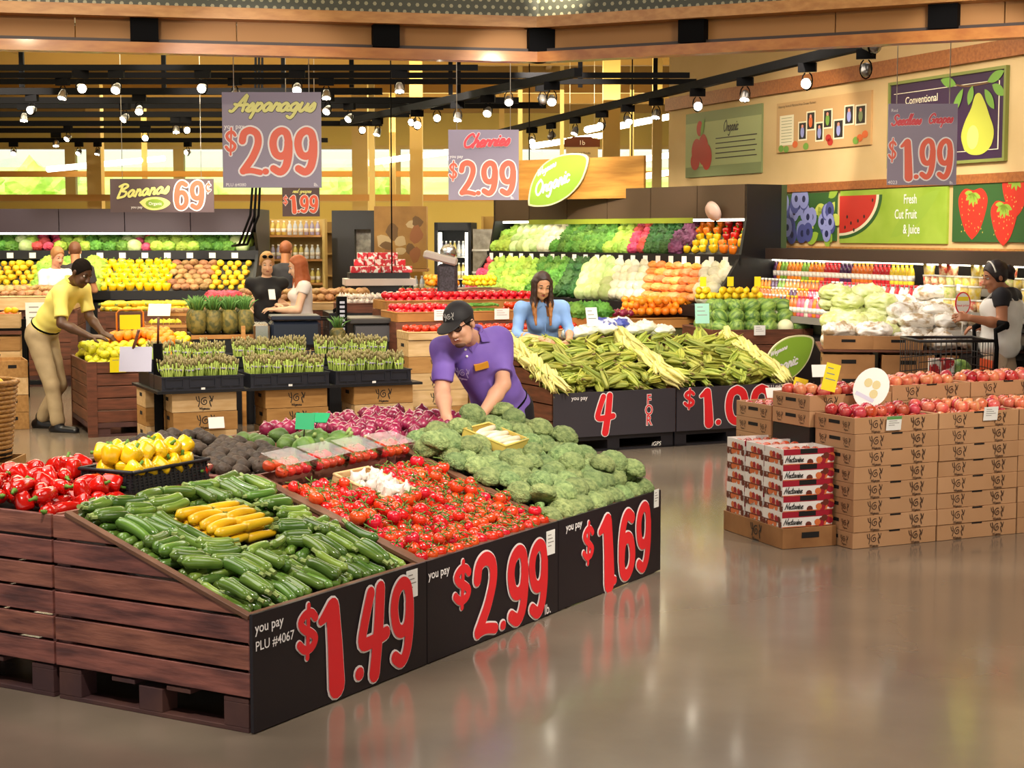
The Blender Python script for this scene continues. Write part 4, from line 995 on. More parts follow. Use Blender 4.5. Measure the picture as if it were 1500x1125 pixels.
# ---- asparagus table
AS = grid((-2.925, 14.50), math.radians(24.5))
CR = Kind([make_crate(.57, .36, .165, m_crate, 1), make_crate(.57, .36, .165, mat('darker_crate_wood', '#b98a4e', .55, col2='#a5763d', ns=3, stretch=(1.5, 9, 9), rv=.08), 1)], '', 'crate', 'pale wooden crates under the asparagus table')
for i, x in enumerate((0, .83, 1.66)):
    for k in range(3):
        CR.put(AS @ T(x+rnd.uniform(-.008, .008), .02, k*.167), 'pale wooden crate printed with a swirl logo, %s stack under the asparagus, %s of three' % (('left', 'middle', 'right')[i], ('lowest', 'second', 'top')[k]))
for k in range(3): CR.put(AS @ T(-.12, .55, k*.167), 'pale wooden crate behind the left stack under the asparagus, %s of three' % ('lowest', 'second', 'top')[k])
MB().box(-.14, 2.3, -.03, 1.02, .503, .525).build('table_top', m_darker, X=AS)
tag(bpy.data.objects['table_top'], 'black flat table top carried on crates under the asparagus', 'table')
b = MB()
def black_crate():
    w, d, h = .72, .48, .125; o = empty('black_crate', (0, 0, 0)); b = MB(); t = .012; m_ = mat('black_blue_plastic', '#23242e', .35, spec=.6)
    b.box(0, w, 0, t, 0, h); b.box(0, w, d-t, d, 0, h); b.box(0, t, t, d-t, 0, h); b.box(w-t, w, t, d-t, 0, h); b.box(t, w-t, t, d-t, 0, .012); b.build('crate_body', m_, o, bevel=.002)
    b = MB()
    for (a, c) in ((.03, .19), (.24, .47), (.52, .69)):
        for q in ((a, c, .1, .108), (a, c, .03, .036), (a, a+.008, .036, .1), (c-.008, c, .036, .1)): b.box(q[0], q[1], -.012, 0, q[2], q[3])
        b.box((a+c)/2-.012, (a+c)/2+.012, -.008, 0, .0, .03)
    b.box(-.006, w+.006, -.014, .004, h-.012, h); b.box(-.006, w+.006, -.012, .0, 0, .01); b.build('front_ribs', m_, o)
    b = MB(); b.quad(.34, .375, .006, .024, .013, 0, basis((0, 0, 0), (1, 0, 0), (0, 0, 1))); b.build('white_mark', m_white, o); return o
KBC = Kind([black_crate], '', 'crate', 'black plastic crates of asparagus')
for r_ in (0, 1):
    for i in range(3):
        KBC.put(AS @ T(-.1+.785*i, -.02+.5*r_, .526+.12*r_), 'black plastic crate of asparagus, %s row, %s of three' % (('front', 'rear')[r_], ('left', 'middle', 'right')[i]))
for i in range(3): MB().box(-.09+.785*i, .61+.785*i, .49, .95, .5265, .645).build('riser', m_darker, bpy.data.objects['table_top'])
m_asp = mat('asparagus_green', '#b6c75a', .5, col2='#95ad48', ns=6, rv=.12); m_tip = mat('asparagus_tip', '#8c8058', .6, col2='#a0945e', ns=20, rv=.1); m_band = mat('lilac_band', '#a59bb0', .5)
def bunch(seed):
    def f():
        q = random.Random(seed); b = MB(); n = 17
        for i in range(n):
            rr = .036*math.sqrt((i+.3)/n); a = i*2.4; x, y = rr*math.cos(a), rr*math.sin(a); k = 1.35+q.uniform(-.1, .25); h = .235+q.uniform(-.025, .03)
            p = [(x, y, 0), (x*.9, y*.9, .1), (x*k, y*k, h-.03), (x*k*1.05, y*k*1.05, h)]
            b.tube(p[:3], [.0075, .0072, .0065], 5, 0); b.tube(p[2:]+[(x*k*1.12, y*k*1.12, h+.012)], [.0072, .009, .001], 5, 1)
        o = b.build('asparagus_bunch', [m_asp, m_tip])
        MB().lathe([(.036, .155), (.0405, .157), (.041, .168), (.036, .17)], 12).build('paper_band', m_band, o); return o
    return f
KAS = Kind([bunch(1), bunch(2), bunch(3)], '', 'asparagus', '')
for r_ in (0, 1):
    for i in range(3):
        for a in range(7):
            for c in range(2 if r_ else 3):
                if rnd.random() < .05: continue
                KAS.put(AS @ T(-.1+.785*i+.07+a*.097+rnd.uniform(-.008, .008), -.02+.5*r_+.075+c*.115+rnd.uniform(-.01, .01), .526+.12*r_+.014) @ R(rnd.uniform(0, 6)) @ R(rnd.gauss(0, .05), 'X') @ S(rnd.uniform(.92, 1.08)),
                        'upright bunch of green asparagus in the %s row of black crates' % ('front', 'rear')[r_], 'asparagus bunches %s row' % ('front', 'rear')[r_])
o = empty('sign_post', (-3.1, 14.75, 0), 'black post holding tilted paper signs at the left end of the asparagus table', 'post')
MB().box(-.035, .035, -.035, .035, 0, .92).build('post', m_black, o)
b = MB(); b.box(-.3, -.02, -.36, -.355, .62, .84, 0, R(-.25, 'X')); b.build('paper_sign', mat('lilac_paper', '#c9c6dd', .5), o)
b = MB(); b.tube([(0, 0, .9), (.02, -.05, 1.15)], .012, 6); b.tube([(-.22, -.1, .8), (-.12, -.2, 1.05)], .014, 6); b.build('holder_arm', m_dkw, o)
# paper cards on the crates' foot
shelf_tag(AS @ T(.3, -.04, .19) @ basis((0, 0, 0), (1, .0, 0), (0, .3, 1)), .14, .1, 'white paper card standing behind the avocados', 0)

# ---- orange bin
def planked_bin(X, w, d, h, label, name='produce_bin', zb=.13, n=5, m=m_dkw, group='dark red wooden bins'):
    t = empty(name, X, label, 'bin', group); ph = (h-zb)/n
    for (a, c, e, g, nm) in ((0, w, 0, .02, 'front_panel'), (0, w, d-.02, d, 'back_panel'), (0, .02, .02, d-.02, 'side_panel'), (w-.02, w, .02, d-.02, 'side_panel')):
        b = MB()
        for i in range(n): b.box(a, c, e, g, zb+i*ph+.004, zb+(i+1)*ph-.004)
        b.build(nm, m, t, bevel=.003)
    b = MB()
    for x in (-.006, w-.084):
        for y in (-.008, d-.012): b.box(x, x+.09, y, y+.02, 0, h)
    b.build('corner_board', m, t)
    MB().box(.02, w-.02, .02, d-.02, h-.1, h-.085).build('display_bed', m_liner, t)
    b = MB()
    for a in (.085, w/2-.06, w-.2): b.box(a, a+.115, .01, d-.01, 0, .1)
    b.box(0, w, 0, .018, .085, zb); b.box(0, w, d-.018, d, .085, zb); b.box(.0, .018, 0, d, .085, zb); b.box(w-.018, w, 0, d, .085, zb); b.box(0.085, w-.1, .0, .08, 0, .02); b.build('pallet', m_pallet, t); return t
OB = grid((-3.915, 15.511), math.radians(22))
planked_bin(OB, 1.05, 1.1, .70, 'dark red planked bin of oranges and lemons on a pallet, beside the man in yellow')
m_or = mat('orange_peel', '#f28a1c', .4, rv=.08, rh=.01, bump=.15, bs=60); m_le = mat('lemon_peel', '#f4cf1e', .4, rv=.06, rh=.008, bump=.12, bs=60); m_yg = mat('yellow_green_peel', '#d9d12a', .4, rv=.1, rh=.02, bump=.12, bs=60)
m_nub = mat('fruit_nub', '#5d6a2a', .7)
def citrus(m, name, r, stretch=1.0):
    def f():
        if stretch > 1.05: prof = [(1e-6, -1.3*r), (.16*r, -1.22*r), (.5*r, -.98*r), (.9*r, -.45*r), (r, 0), (.9*r, .45*r), (.5*r, .98*r), (.2*r, 1.2*r), (.12*r, 1.33*r), (1e-6, 1.36*r)]
        else: prof = [(1e-6 if i in (0, 9) else r*math.sin(PI*i/9), -r*.97*math.cos(PI*i/9)) for i in range(10)]
        o = MB().lathe(prof, 14).build(name, m)
        MB().lathe([(.0, -.97*r*stretch-.002), (.1*r, -.96*r*stretch), (.1*r, -.9*r*stretch)], 6).build('stem_end', m_nub, o); return o
    return f
KOR = Kind([citrus(m_or, 'orange', .045)], 'orange heaped in the bin beside the man in yellow', 'orange', 'oranges in the near left bin')
KLE = Kind([citrus(m_le, 'lemon', .032, 1.3)], 'yellow lemon heaped behind the oranges', 'lemon', 'lemons behind the oranges')
KLG = Kind([citrus(m_yg, 'yellow_green_lemon', .034, 1.3)], 'yellow-green lemon at the front of the bin of oranges', 'lemon', 'lemons at the front of the orange bin')
for u, v, l in hexfill(1.05, 1.1, .085, 2, (), .05, .01, keep=.85):
    z = .66+.07*l+.16*math.sin(PI*min(1, v/1.0))*(.6+.5*u); X = OB @ T(u, v, z)
    if (u < .62 and v < .34) or u < .3: KLG.put(X @ R(rnd.uniform(0, 6)) @ R(rnd.gauss(1.4, .4), 'X') @ S(1.1))
    elif v < .8 and u < .85: KOR.put(T(0, 0, .06) @ X @ R(rnd.uniform(0, 6)) @ R(rnd.uniform(0, 3), 'X') @ S(rnd.uniform(.9, 1.1)))
    else: KLE.put(X @ R(rnd.uniform(0, 6)) @ R(rnd.gauss(1.4, .4), 'X') @ S(1.1))
m_ycard = mat('yellow_card', '#f2dc12', .5)
shelf_tag(OB @ T(.2, -.03, .60) @ basis((0, 0, 0), (1, 0, 0), (0, -.1, 1)), .15, .14, 'bright yellow card hung on the front of the orange bin', 1).data.materials[0] = m_ycard
o = empty('framed_sign', OB @ T(.5, .62, .9) @ R(.1) , 'small yellow sign in an orange wire frame among the oranges', 'sign')
MB().box(-.1, .1, -.003, .003, .06, .2).build('sign_card', m_ycard, o); MB().tube([(-.13, 0, -.1), (-.13, 0, .22), (-.1, 0, .25), (.1, 0, .25), (.13, 0, .22), (.13, 0, -.1)], .009, 6).build('wire_frame', mat('orange_wire', '#d9862c', .4), o)
for k in range(4): CR.put(grid((-4.66, 16.2), math.radians(112)) @ T(0, 0, k*.167) @ S(.9, .8, 1), 'pale crate in the stack left of the orange bin, %s of four' % ('lowest', 'second', 'third', 'top')[k], 'crate stack left of the orange bin')

# ---- left edge: crate stand with peaches, wicker basket
LE = grid((-6.45, 18.6), math.radians(14))
t = empty('crate_stand', LE, 'black metal stand holding crates of peaches at the left edge', 'stand')
b = MB()
for x in (0, 1.0):
    for y in (0, .6): b.box(x, x+.05, y, y+.05, 0, .93)
b.build('legs_and_posts', m_black, t); 
for z in (.38, .8): MB().box(0, 1.05, 0, .65, z, z+.02).build('shelf', m_black, t)
for k, (z, x) in enumerate(((.0, .06), (.17, .06), (.405, .06), (.572, .06), (.825, .06))):
    CR.put(LE @ T(.38, .05, z) @ S(1.06, 1.2, .98), 'pale crate on the black stand at the left edge, %s from the floor' % ('first', 'second', 'third', 'fourth', 'fifth')[k], 'crates on the left edge stand')
m_pea = mat('peach_skin', '#e58a4a', .5, col2='#d3502e', ns=12, rv=.1, rh=.01)
def round_fruit(name, m, r, stem=True, dim=.25):
    def f():
        prof = [(1e-6, -.80*r), (.28*r, -.88*r), (.65*r, -.76*r), (.93*r, -.3*r), (1.0*r, .12*r), (.9*r, .55*r), (.6*r, .86*r), (.3*r, .88*r), (1e-6, (.88-dim)*r)]
        o = MB().lathe(prof, 14).build(name, m)
        if stem: MB().tube([(0, 0, .6*r), (.05*r, 0, .95*r), (.15*r, 0, 1.15*r)], .05*r, 4).build('stem', mat('twig', '#4e3a22', .7), o)
        return o
    return f
KPE = Kind([round_fruit('peach', m_pea, .04)], 'peach in the top crate at the left edge', 'peach', 'peaches at the left edge')
for u, v, l in hexfill(.58, .42, .08, 2, (), .045, .006, keep=.8): KPE.put(LE @ T(.39+u, .06+v, .9+.06*l) @ R(u*9) @ R(rnd.gauss(0, .5), 'X'))
for k in range(2): KLE.put(LE @ T(.85+.07*k, .2, 1.02) @ R(1.2) @ R(1.4, 'X') @ S(1.2), 'lemon on top of the peaches at the left edge', 'lemons on the peaches')
shelf_tag(LE @ T(1.05, .0, .82) @ R(.1) @ basis((0, 0, 0), (1, 0, 0), (.0, .25, 1)), .26, .3, 'white paper sign clipped to the left edge stand', 3)
m_wk = mat('honey_wicker', '#c58f45', .5, col2='#8f5f28', ns=30, stretch=(1, 1, 4), bump=.3, bs=60)
t = empty('wicker_basket', (-4.02, 12.6, .20), 'honey wicker basket at the left edge on a pale crate', 'basket')
b = MB()
for i in range(16): b.tube([((.24+.0035*i)*math.cos(a), (.24+.0035*i)*math.sin(a), .02+i*.034) for a in [2*PI*k/20 for k in range(21)]], .0175, 5)
b.build('woven_side', m_wk, t)
MB().tube([(.3*math.cos(a), .3*math.sin(a), .57) for a in [2*PI*k/20 for k in range(21)]], .024, 6).build('rim', m_wk, t); MB().lathe([(.0, .0), (.25, .0), (.24, .03), (.0, .02)], 20).build('basket_floor', m_wk, t)
CR.put(T(-4.3, 12.32, 0) @ S(1, 1.5, 1.2), 'pale crate under the wicker basket at the left edge', 'crate under the basket')
for k in range(5): KLE.put(T(-4.02+.12*math.cos(k*1.3)+.05, 12.6+.12*math.sin(k*1.3), .76) @ R(k) @ R(1.3, 'X') @ S(1.3), 'lemon in the wicker basket at the left edge', 'lemons in the wicker basket')
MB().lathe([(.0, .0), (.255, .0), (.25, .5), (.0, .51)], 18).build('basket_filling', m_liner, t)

# ---- sweet corn display
CG = grid((.349, 14.29), math.radians(26.5))
m_pl = mat('black_pallet_plastic', '#1e1c22', .45)
for k in range(2):
    X = CG @ T(1.23*k, .02, 0); t = empty('corn_bin', X, '%s dark wooden bin heaped with sweet corn on a black plastic pallet' % ('left', 'right')[k], 'bin', 'sweet corn bins')
    w, d, hf, hb = 1.21, 1.0, .51, .85
    zf = lambda v: hf+(hb-hf)*v/d
    for s_, (a, c) in enumerate(((0, .02), (w-.02, w))):
        b = MB(); side_planks(b, a, c, zf, 0, d, (0, 0), .14, 5, hb); b.build('side_panel', m_dkw, t)
    MB().box(.02, w-.02, d-.02, d, .14, hb).build('back_panel', m_dkw, t); MB().box(.02, w-.02, 0, .02, .14, hf).build('front_panel', m_dkw, t)
    th = math.atan2(hb-hf, d); MB().box(.022, w-.022, .02, d/math.cos(th)-.03, -.07, -.055, 0, T(0, 0, hf) @ R(th, 'X')).build('display_bed', m_liner, t)
    p = MB(); p.box(0, w, 0, d, .1, .137)
    for a in (0, w/2-.06, w-.12): p.box(a, a+.12, 0, d, 0, .1)
    p.box(0, w, 0, .05, 0, .018); o = p.build('pallet', m_pl, t)
    if k == 0: b = MB(); text(b, 'iGPS', .99, .02, .05, basis((0, 0, 0), (1, 0, 0), (0, 0, 1)), .003, 0, .01, .2); b.build('pallet_lettering', m_white, o)
def corn_board(k, label):
    w, h = 1.215, .385; X = CG @ T(1.23*k, .0, .137) @ basis((0, 0, 0), (1, 0, 0), (0, 0, 1))
    o = MB().box(0, w, 0, h, -.002, .012).build('price_board', mat('grey_black_board', '#3a363d', .45), X=X); tag(o, label, 'sign'); Z = T(0, 0, .0125); b = MB(); c = MB()
    if k == 0:
        numeral(b, '4', .33*w, .02*h, .16*w, .96*h, Z, .008)
        for i, ch in enumerate('FOR'):
            y = h*(.66-.235*i)
            for (z, mm, bo) in ((.0016, 0, .055), (.003, 1, .012)): text(b, ch, .775*w, y, .125, Z, z, mm, bo, 0, 'CENTER', .8)
        text(c, 'you pay', .14*w, .84*h, .05, Z, .0025, 0, .012)
    else:
        for ch, x0, x1, y0, y1 in (('$', .05, .16, .5, .98), ('1', .17, .33, .1, .96), ('.', .325, .39, .08, .24), ('0', .42, .62, .1, .96), ('0', .64, .84, .1, .96)): numeral(b, ch, x0*w, y0*h, (x1-x0)*w, (y1-y0)*h, Z, .008*(.6 if ch == '$' else 1))
        text(c, 'PLU #4078', .78*w, .88*h, .05, Z, .004, 0, .012)
    b.build('price_lettering', [m_pwhite, m_price], o); c.build('caption_lettering', m_pwhite, o)
corn_board(0, 'dark price board reading 4 FOR below the left sweet corn'); corn_board(1, 'dark price board reading 1.00 below the right sweet corn, partly behind apple boxes')
m_husk = mat('green_husk', '#b9b94e', .55, col2='#7f8f30', ns=7, stretch=(1, 5, 5), lo=.3, hi=.7, rv=.3, rh=.02); m_phusk = mat('pale_husk', '#e3d68c', .5, col2='#c9c268', ns=8, stretch=(1, 5, 5), rv=.1); m_silk = mat('corn_silk', '#7d6a3a', .8)
def ear(m, L=.25, r=.03, name='corn_ear'):
    def f():
        b = MB()
        b.tube([(-L*.5, 0, 0), (-L*.42, 0, 0), (-L*.2, 0, .004), (L*.15, 0, .006), (L*.4, 0, .002), (L*.5, 0, 0)], [.012, r*.8, r, r*.92, r*.5, .006], 9)
        for i in range(4):
            a = i*1.57+.4; c, s_ = math.cos(a), math.sin(a); q = r*1.05
            P = [(-L*.45, c*q*.8, s_*q*.8), (0, c*q*1.12, s_*q*1.12), (L*.4, c*q*.75, s_*q*.75), (L*.62, c*q*1.2, s_*q*1.2)]
            b.tube(P, [.008, .02, .014, .002], 5, flat=.35)
        o = b.build(name, m)
        MB().tube([(L*.46, 0, 0), (L*.56, .008, .004), (L*.64, .018, -.008)], [.009, .012, .003], 5).build('silk', m_silk, o)
        return o
    return f
KC = Kind([ear(m_husk), ear(m_husk, .27, .028), ear(m_husk, .23, .032)], '', 'corn', '')
KCP = Kind([ear(m_phusk, .24, .034), ear(m_phusk, .22, .032)], '', 'corn', '')
CTH = math.atan2(.34, 1.0)
for k in range(2):
    for layer in range(2):
        for i in range(8):
            for j in range(7):
                u = .1+i*1.02/7+rnd.uniform(-.05, .05); s_ = .08+j*.95/6+rnd.uniform(-.05, .05)
                a = rnd.choice((PI/2, -PI/2, 0, .6, PI, 2.4))+rnd.uniform(-.6, .6)
                KC.put(CG @ T(1.23*k, .02, .51) @ R(CTH, 'X') @ T(u, min(max(s_, .14), 1.05), -.01+.055*layer+.04*math.sin(PI*min(1, s_))*math.sin(PI*u/1.21)+rnd.uniform(-.01, .02)) @ R(a) @ R(rnd.uniform(-.35, .25), 'Y') @ R(rnd.uniform(0, 6), 'X'),
                       'green husked ear of corn heaped in the %s corn bin' % ('left', 'right')[k], 'corn ears in the %s bin' % ('left', 'right')[k])
for side, (u, lab) in enumerate(((.06, 'pale ear of corn lined along the left edge of the corn display'), (1.215, 'pale ear of corn lined up between the two corn bins'), (2.40, 'pale ear of corn lined along the right edge of the corn display'))):
    for j in range(9):
        for r_ in range(2):
            KCP.put(CG @ T(0, .02, .51) @ R(CTH, 'X') @ T(u+(r_-.5)*.05, .06+j*.122+rnd.uniform(-.02, .02), .05+.035*r_+(.03 if side == 1 else 0)) @ R(-PI/2+rnd.uniform(-.5, .5)) @ R(.15, 'Y') @ R(rnd.uniform(0, 6), 'X'), lab, lab[12:].replace('lined ', 'corn '))
for i in range(7):
    KCP.put(CG @ T(.03+i*.05, 1.0+rnd.uniform(-.03, .03), .87+rnd.uniform(0, .05)) @ R(rnd.uniform(-1, 1)), 'pale ear of corn on the high back edge by the woman in blue', 'pale corn on the back edge')
# bags of pale produce along the top of the corn display
m_bag = mat('white_poly_bag', '#f0efe6', .25, col2='#dfe3c0', ns=9, bump=.6, bs=16, coat=.3)
def bag(name, m, L, W, H_, seed):
    def f():
        return organic_mesh(name, m, 4, lambda p: Vector((p.x*L*(abs(p.x)**-.25 if abs(p.x) > .05 else 1), p.y*W*(1+.25*noise.noise(p*3+Vector((seed, 0, 0)))), p.z*H_*(1+.4*noise.noise(p*4+Vector((0, seed, 0)))+.3*noise.noise(p*9)+.18*noise.noise(p*19)))))
    return f
KBG = Kind([bag('produce_bag', m_bag, .17, .1, .06, 1), bag('produce_bag', m_bag, .16, .11, .055, 2)], 'pale plastic bag of produce along the top of the corn display', 'bag', 'pale bags above the corn')
for i in range(7): KBG.put(CG @ T(.86+i*.15, 1.14+.04*(i % 2), .95+.02*(i % 3)) @ R(.4+.3*(i % 3)) @ S(1.1))
MB().box(.72, 1.9, 1.04, 1.5, .0, .9).build('corn_backing_counter', m_dkw, X=CG); tag(bpy.data.objects['corn_backing_counter'], 'low dark wooden counter behind the corn display', 'counter')
m_bluebag = mat('blue_print_bag', '#3c4aa0', .3, col2='#e9ebf2', ns=6, lo=.45, hi=.5, coat=.3)
KBB = Kind([bag('blue_white_bag', m_bluebag, .14, .1, .07, 5)], 'white bag printed with blue lying above the corn', 'bag', 'blue and white bags above the corn')
for x, y in ((1.02, 1.12), (1.24, 1.16)): KBB.put(CG @ T(x+.1, y, 1.02) @ R(x*3))
shelf_tag(CG @ T(.92, 1.06, 1.02) @ basis((0, 0, 0), (1, 0, 0), (0, .25, 1)), .12, .18, 'white sign card standing above the left corn bin', 3)

# ---- apple boxes
AP = grid((2.034, 9.945), math.radians(25.3))
BXW, BXD, BXH = .62, .4, .0985
KX = Kind([make_crate(BXW, BXD, BXH, m_cbrown, 2, 1, 'logo', True, m_cink, 'apple_box', .85)], '', 'cardboard box', '')
OR_ = ('bottom', 'second', 'third', 'fourth', 'fifth', 'sixth', 'seventh', 'top')
for c in range(3):
    for k in range(8):
        KX.put(AP @ T(c*(BXW+.008)+rnd.uniform(-.003, .003), rnd.uniform(-.004, .004), k*BXH), 'brown cardboard box with swirl logos, %s front apple stack, %s of eight' % (('left', 'middle', 'right')[c], OR_[k]), 'front apple boxes')
OR10 = OR_[:7]+('eighth', 'ninth', 'top')
for c in range(4):
    for k in range(10) if c else range(9):
        if k < 7: continue
        KX.put(AP @ T(c*(BXW+.008)-.03, .42, k*BXH-.06*(c > 0)), 'brown cardboard box in the rear apple stack, %s column from the left, %s box' % (('first', 'second', 'third', 'fourth')[c], OR10[k]), 'rear apple boxes')
b = MB(); b.box(-.025, 2.4, .425, .82, 0, 7*BXH-.062); b.box(-.025, .59, .425, .82, 7*BXH-.062, 7*BXH-.002); o = b.build('black_riser', m_darker, X=AP); tag(o, 'black riser under the rear apple boxes', 'riser')
for k in range(5, 8):
    KX.put(AP @ T(-.03, .84, k*BXH), 'brown cardboard box with a dark hand slot in the far left apple stack, %s' % ('lowest shown', 'middle', 'top')[k-5], 'far left apple boxes')
b = MB(); b.box(-.025, .56, .845, 1.23, 0, 5*BXH-.002); tag(b.build('black_riser', m_darker, X=AP), 'black riser under the far left apple boxes', 'riser')
m_app = mat('apple_skin', '#b81c22', .25, col2='#d8705a', ns=5, stretch=(5, 5, .8), lo=.35, hi=.8, rv=.2, rh=.02, coat=.4); m_apk = mat('pink_apple_skin', '#d95a4c', .28, col2='#ecaa7a', ns=5, stretch=(5, 5, .8), lo=.35, hi=.75, rv=.12, rh=.02, coat=.35)
KAP = Kind([round_fruit('apple', m_app, .041, True, .4), round_fruit('apple', m_app, .039, True, .4), round_fruit('apple', m_apk, .041, True, .4)], '', 'apple', '')
def fill(K, X, w, d, p, z, layers, label, group, keep=.8, rot=.5, i=None, mg=None, dz=.055):
    for u, v, l in hexfill(w, d, p, layers, (), mg or p*.55, p*.06, keep=keep):
        K.put(X @ T(u, v, z+dz*l) @ R(rnd.uniform(0, 6)) @ R(rnd.gauss(0, rot), 'X') @ S(rnd.uniform(.93, 1.07)), label, group, i if i is None or isinstance(i, int) else rnd.choice(i))
for c in range(3): fill(KAP, AP @ T(c*(BXW+.008)+.01, .01, 7*BXH), BXW-.02, BXD-.02, .082, .062, 2, 'apple in the %s front cardboard box' % ('left', 'middle', 'right')[c], 'apples in the %s front box' % ('left', 'middle', 'right')[c], .75, .7, ((0, 1), (2, 2, 0), (2, 2, 0, 1))[c])
for c in range(4): fill(KAP, AP @ T(c*(BXW+.008)-.02, .43, (9*BXH-.06 if c else 8*BXH)), BXW-.02, BXD-.02, .082, .055, 2, 'apple in the rear cardboard box, %s from the left' % ('first', 'second', 'third', 'fourth')[c], 'apples in rear box %s' % 'abcd'[c], .7, .7, ((0, 1, 2), (2, 2, 0), (2, 2, 0), (0, 0, 1))[c])
fill(KAP, AP @ T(-.02, .85, 7*BXH), .3, .38, .082, .06, 1, 'apple in the far left cardboard stack', 'apples in the far left stack', .7, .7, (0, 1))
for i, (x, z, l) in enumerate(((.28, 7.35*BXH, 'white price tag with a green top on the left front apple box'), (1.02, 7.6*BXH, 'white price tag on the middle front apple box'))):
    shelf_tag(AP @ T(x-.06, -.006, z-.02) @ basis((0, 0, 0), (1, 0, 0), (0, -.12, 1)), .11, .085, l, 4, i == 0)
o = empty('round_sign', AP @ T(.34, .3, .93) @ R(-.5) @ R(-.35, 'X') @ R(.5, 'Y'), 'white oval sign printed with pale fruit standing in the apples', 'sign')
b = MB(); b.prism([(.105*math.cos(a), .135*math.sin(a)) for a in [2*PI*i/28 for i in range(28)]], 0, .006, 0, basis((0, 0, 0), (1, 0, 0), (0, 0, 1))); b.build('sign_disc', m_white, o)
b = MB(); Xd = basis((0, 0, 0), (1, 0, 0), (0, 0, 1))
for i, (x, y) in enumerate(((.02, .03), (-.03, .02), (.03, -.03))): blob(b, x, y, .025, .03, .0075+i*.0004, 0, 12, 0, 0, Xd)
leafshape(b, 0, 0, .07, .01, 1, .0095, 1) if False else None
b.quad(-.07, .05, -.085, -.06, .0075, 1, Xd); b.build('printed_fruit', [mat('pale_ochre_print', '#d9c88c', .5), mat('pale_lilac_print', '#cfcbe0', .5)], o); MB().tube([(0, .003, -.13), (0, .003, -.26)], .004, 5).build('stake', m_white, o)
for i, (x, y, z, l) in enumerate(((.12, .86, .80, 'yellow card standing in the far left apple stack'), (.02, .38, .93, 'yellow card standing at the left front apple box'))):
    q = shelf_tag(AP @ T(x, y, z) @ R(-.4) @ R(.25, 'Y') @ basis((0, 0, 0), (1, 0, 0), (0, .1, 1)), .09, .17, l, 3); q.data.materials[0] = m_ycard
shelf_tag(AP @ T(-.02, .9, .83) @ R(-.2) @ basis((0, 0, 0), (1, 0, 0), (0, .5, 1)), .12, .07, 'white card at the far left apple stack', 0)
shelf_tag(AP @ T(.2, .72, .97) @ R(-.3) @ basis((0, 0, 0), (1, 0, 0), (0, .3, 1)), .12, .08, 'blank white card at the back of the apples', 0)

# ---- nectarine stack
NE = grid((1.613, 9.945), math.radians(21))
o = make_crate(.37, .74, .125, mat('scuffed_crate', '#a87646', .6, col2='#8a5c33', ns=4, bump=.1), 0, 1, 'none', False)()
o.name = 'wooden_crate'; o.matrix_world = NE; tag(o, 'scuffed wooden crate on the floor under the nectarine boxes', 'crate')
b = MB(); b.quad(.13, .25, .06, .095, .002, 1, basis((0, 0, 0), (1, 0, 0), (0, 0, 1))); crate_logo(b, .42, .062, .11, basis((0, .74, 0), (0, -1, 0), (0, 0, 1)), 0, .002); b.build('printed_marks', [m_ink, m_hole], o)
p_nred = mat('carton_red', '#a3152b', .45); p_npeach = mat('carton_peach', '#d9713a', .45); p_nbrown = mat('carton_brown', '#6a2a1c', .45); m_wcard = mat('white_carton', '#efe9e4', .5)
def carton():
    w, d, h = .345, .225, .093; b = MB(); t = .006
    b.box(0, w, 0, t, 0, h); b.box(0, w, d-t, d, 0, h); b.box(0, t, t, d-t, 0, h); b.box(w-t, w, t, d-t, 0, h); b.box(t, w-t, t, d-t, 0, .006); o = b.build('nectarine_carton', m_wcard)
    g = MB(); F = basis((0, 0, 0), (1, 0, 0), (0, 0, 1)); Lf = basis((0, d, 0), (0, -1, 0), (0, 0, 1)); q = random.Random(2)
    g.quad(0, w, h*.62, h, .0012, 1, F); g.quad(w*.33, w*.67, h*.68, h*1.0, .002, 4, F)
    for i in range(9): blob(g, w*(.5+.48*q.random()), h*(.08+.42*q.random()), .022, .02, .0014+i*.0001, (2, 3, 1)[i % 3], 9, 0, 0, F)
    script(g, 'Nectarine', w*.03, h*.16, h*.42, F, .13, .0026, 4, n=1, sx=.95)
    g.quad(0, w, 0, h*.05, .0016, 2, F)
    for i in range(14): blob(g, d*(.04+.9*q.random()), h*(.08+.5*q.random()), .02, .02, .0014+i*.0001, (2, 3, 2, 1)[i % 4], 8, 0, 0, Lf)
    g.quad(0, d, h*.28, h*.36, .0032, 3, Lf); 
    g.build('carton_print', [m_wcard, p_nred, p_npeach, p_nbrown, m_hole], o); return o
KN = Kind([carton], '', 'carton', 'nectarine cartons')
for r_ in range(3):
    for k in range(5):
        if r_ == 2 and k > 4: continue
        KN.put(NE @ T(.01+rnd.uniform(-.004, .004), .02+r_*.235, .126+k*.0945), 'white and red carton of nectarines, %s column from the front, %s of five' % (('first', 'second', 'third')[r_], ('bottom', 'second', 'third', 'fourth', 'top')[k]))
KNE = Kind([round_fruit('nectarine', mat('nectarine_skin', '#a81c1c', .3, col2='#d9622e', ns=9, rv=.15, coat=.3), .034)], 'nectarine in the top carton of the red and white stack', 'nectarine', 'nectarines in the top cartons')
for r_ in range(3): fill(KNE, NE @ T(.02, .03+r_*.235, .126+4*.0945), .325, .205, .066, .055, 1, 'nectarine in the %s top carton from the front' % ('first', 'second', 'third')[r_], 'nectarines in top carton %s' % 'abc'[r_], .9, .6, mg=.036)
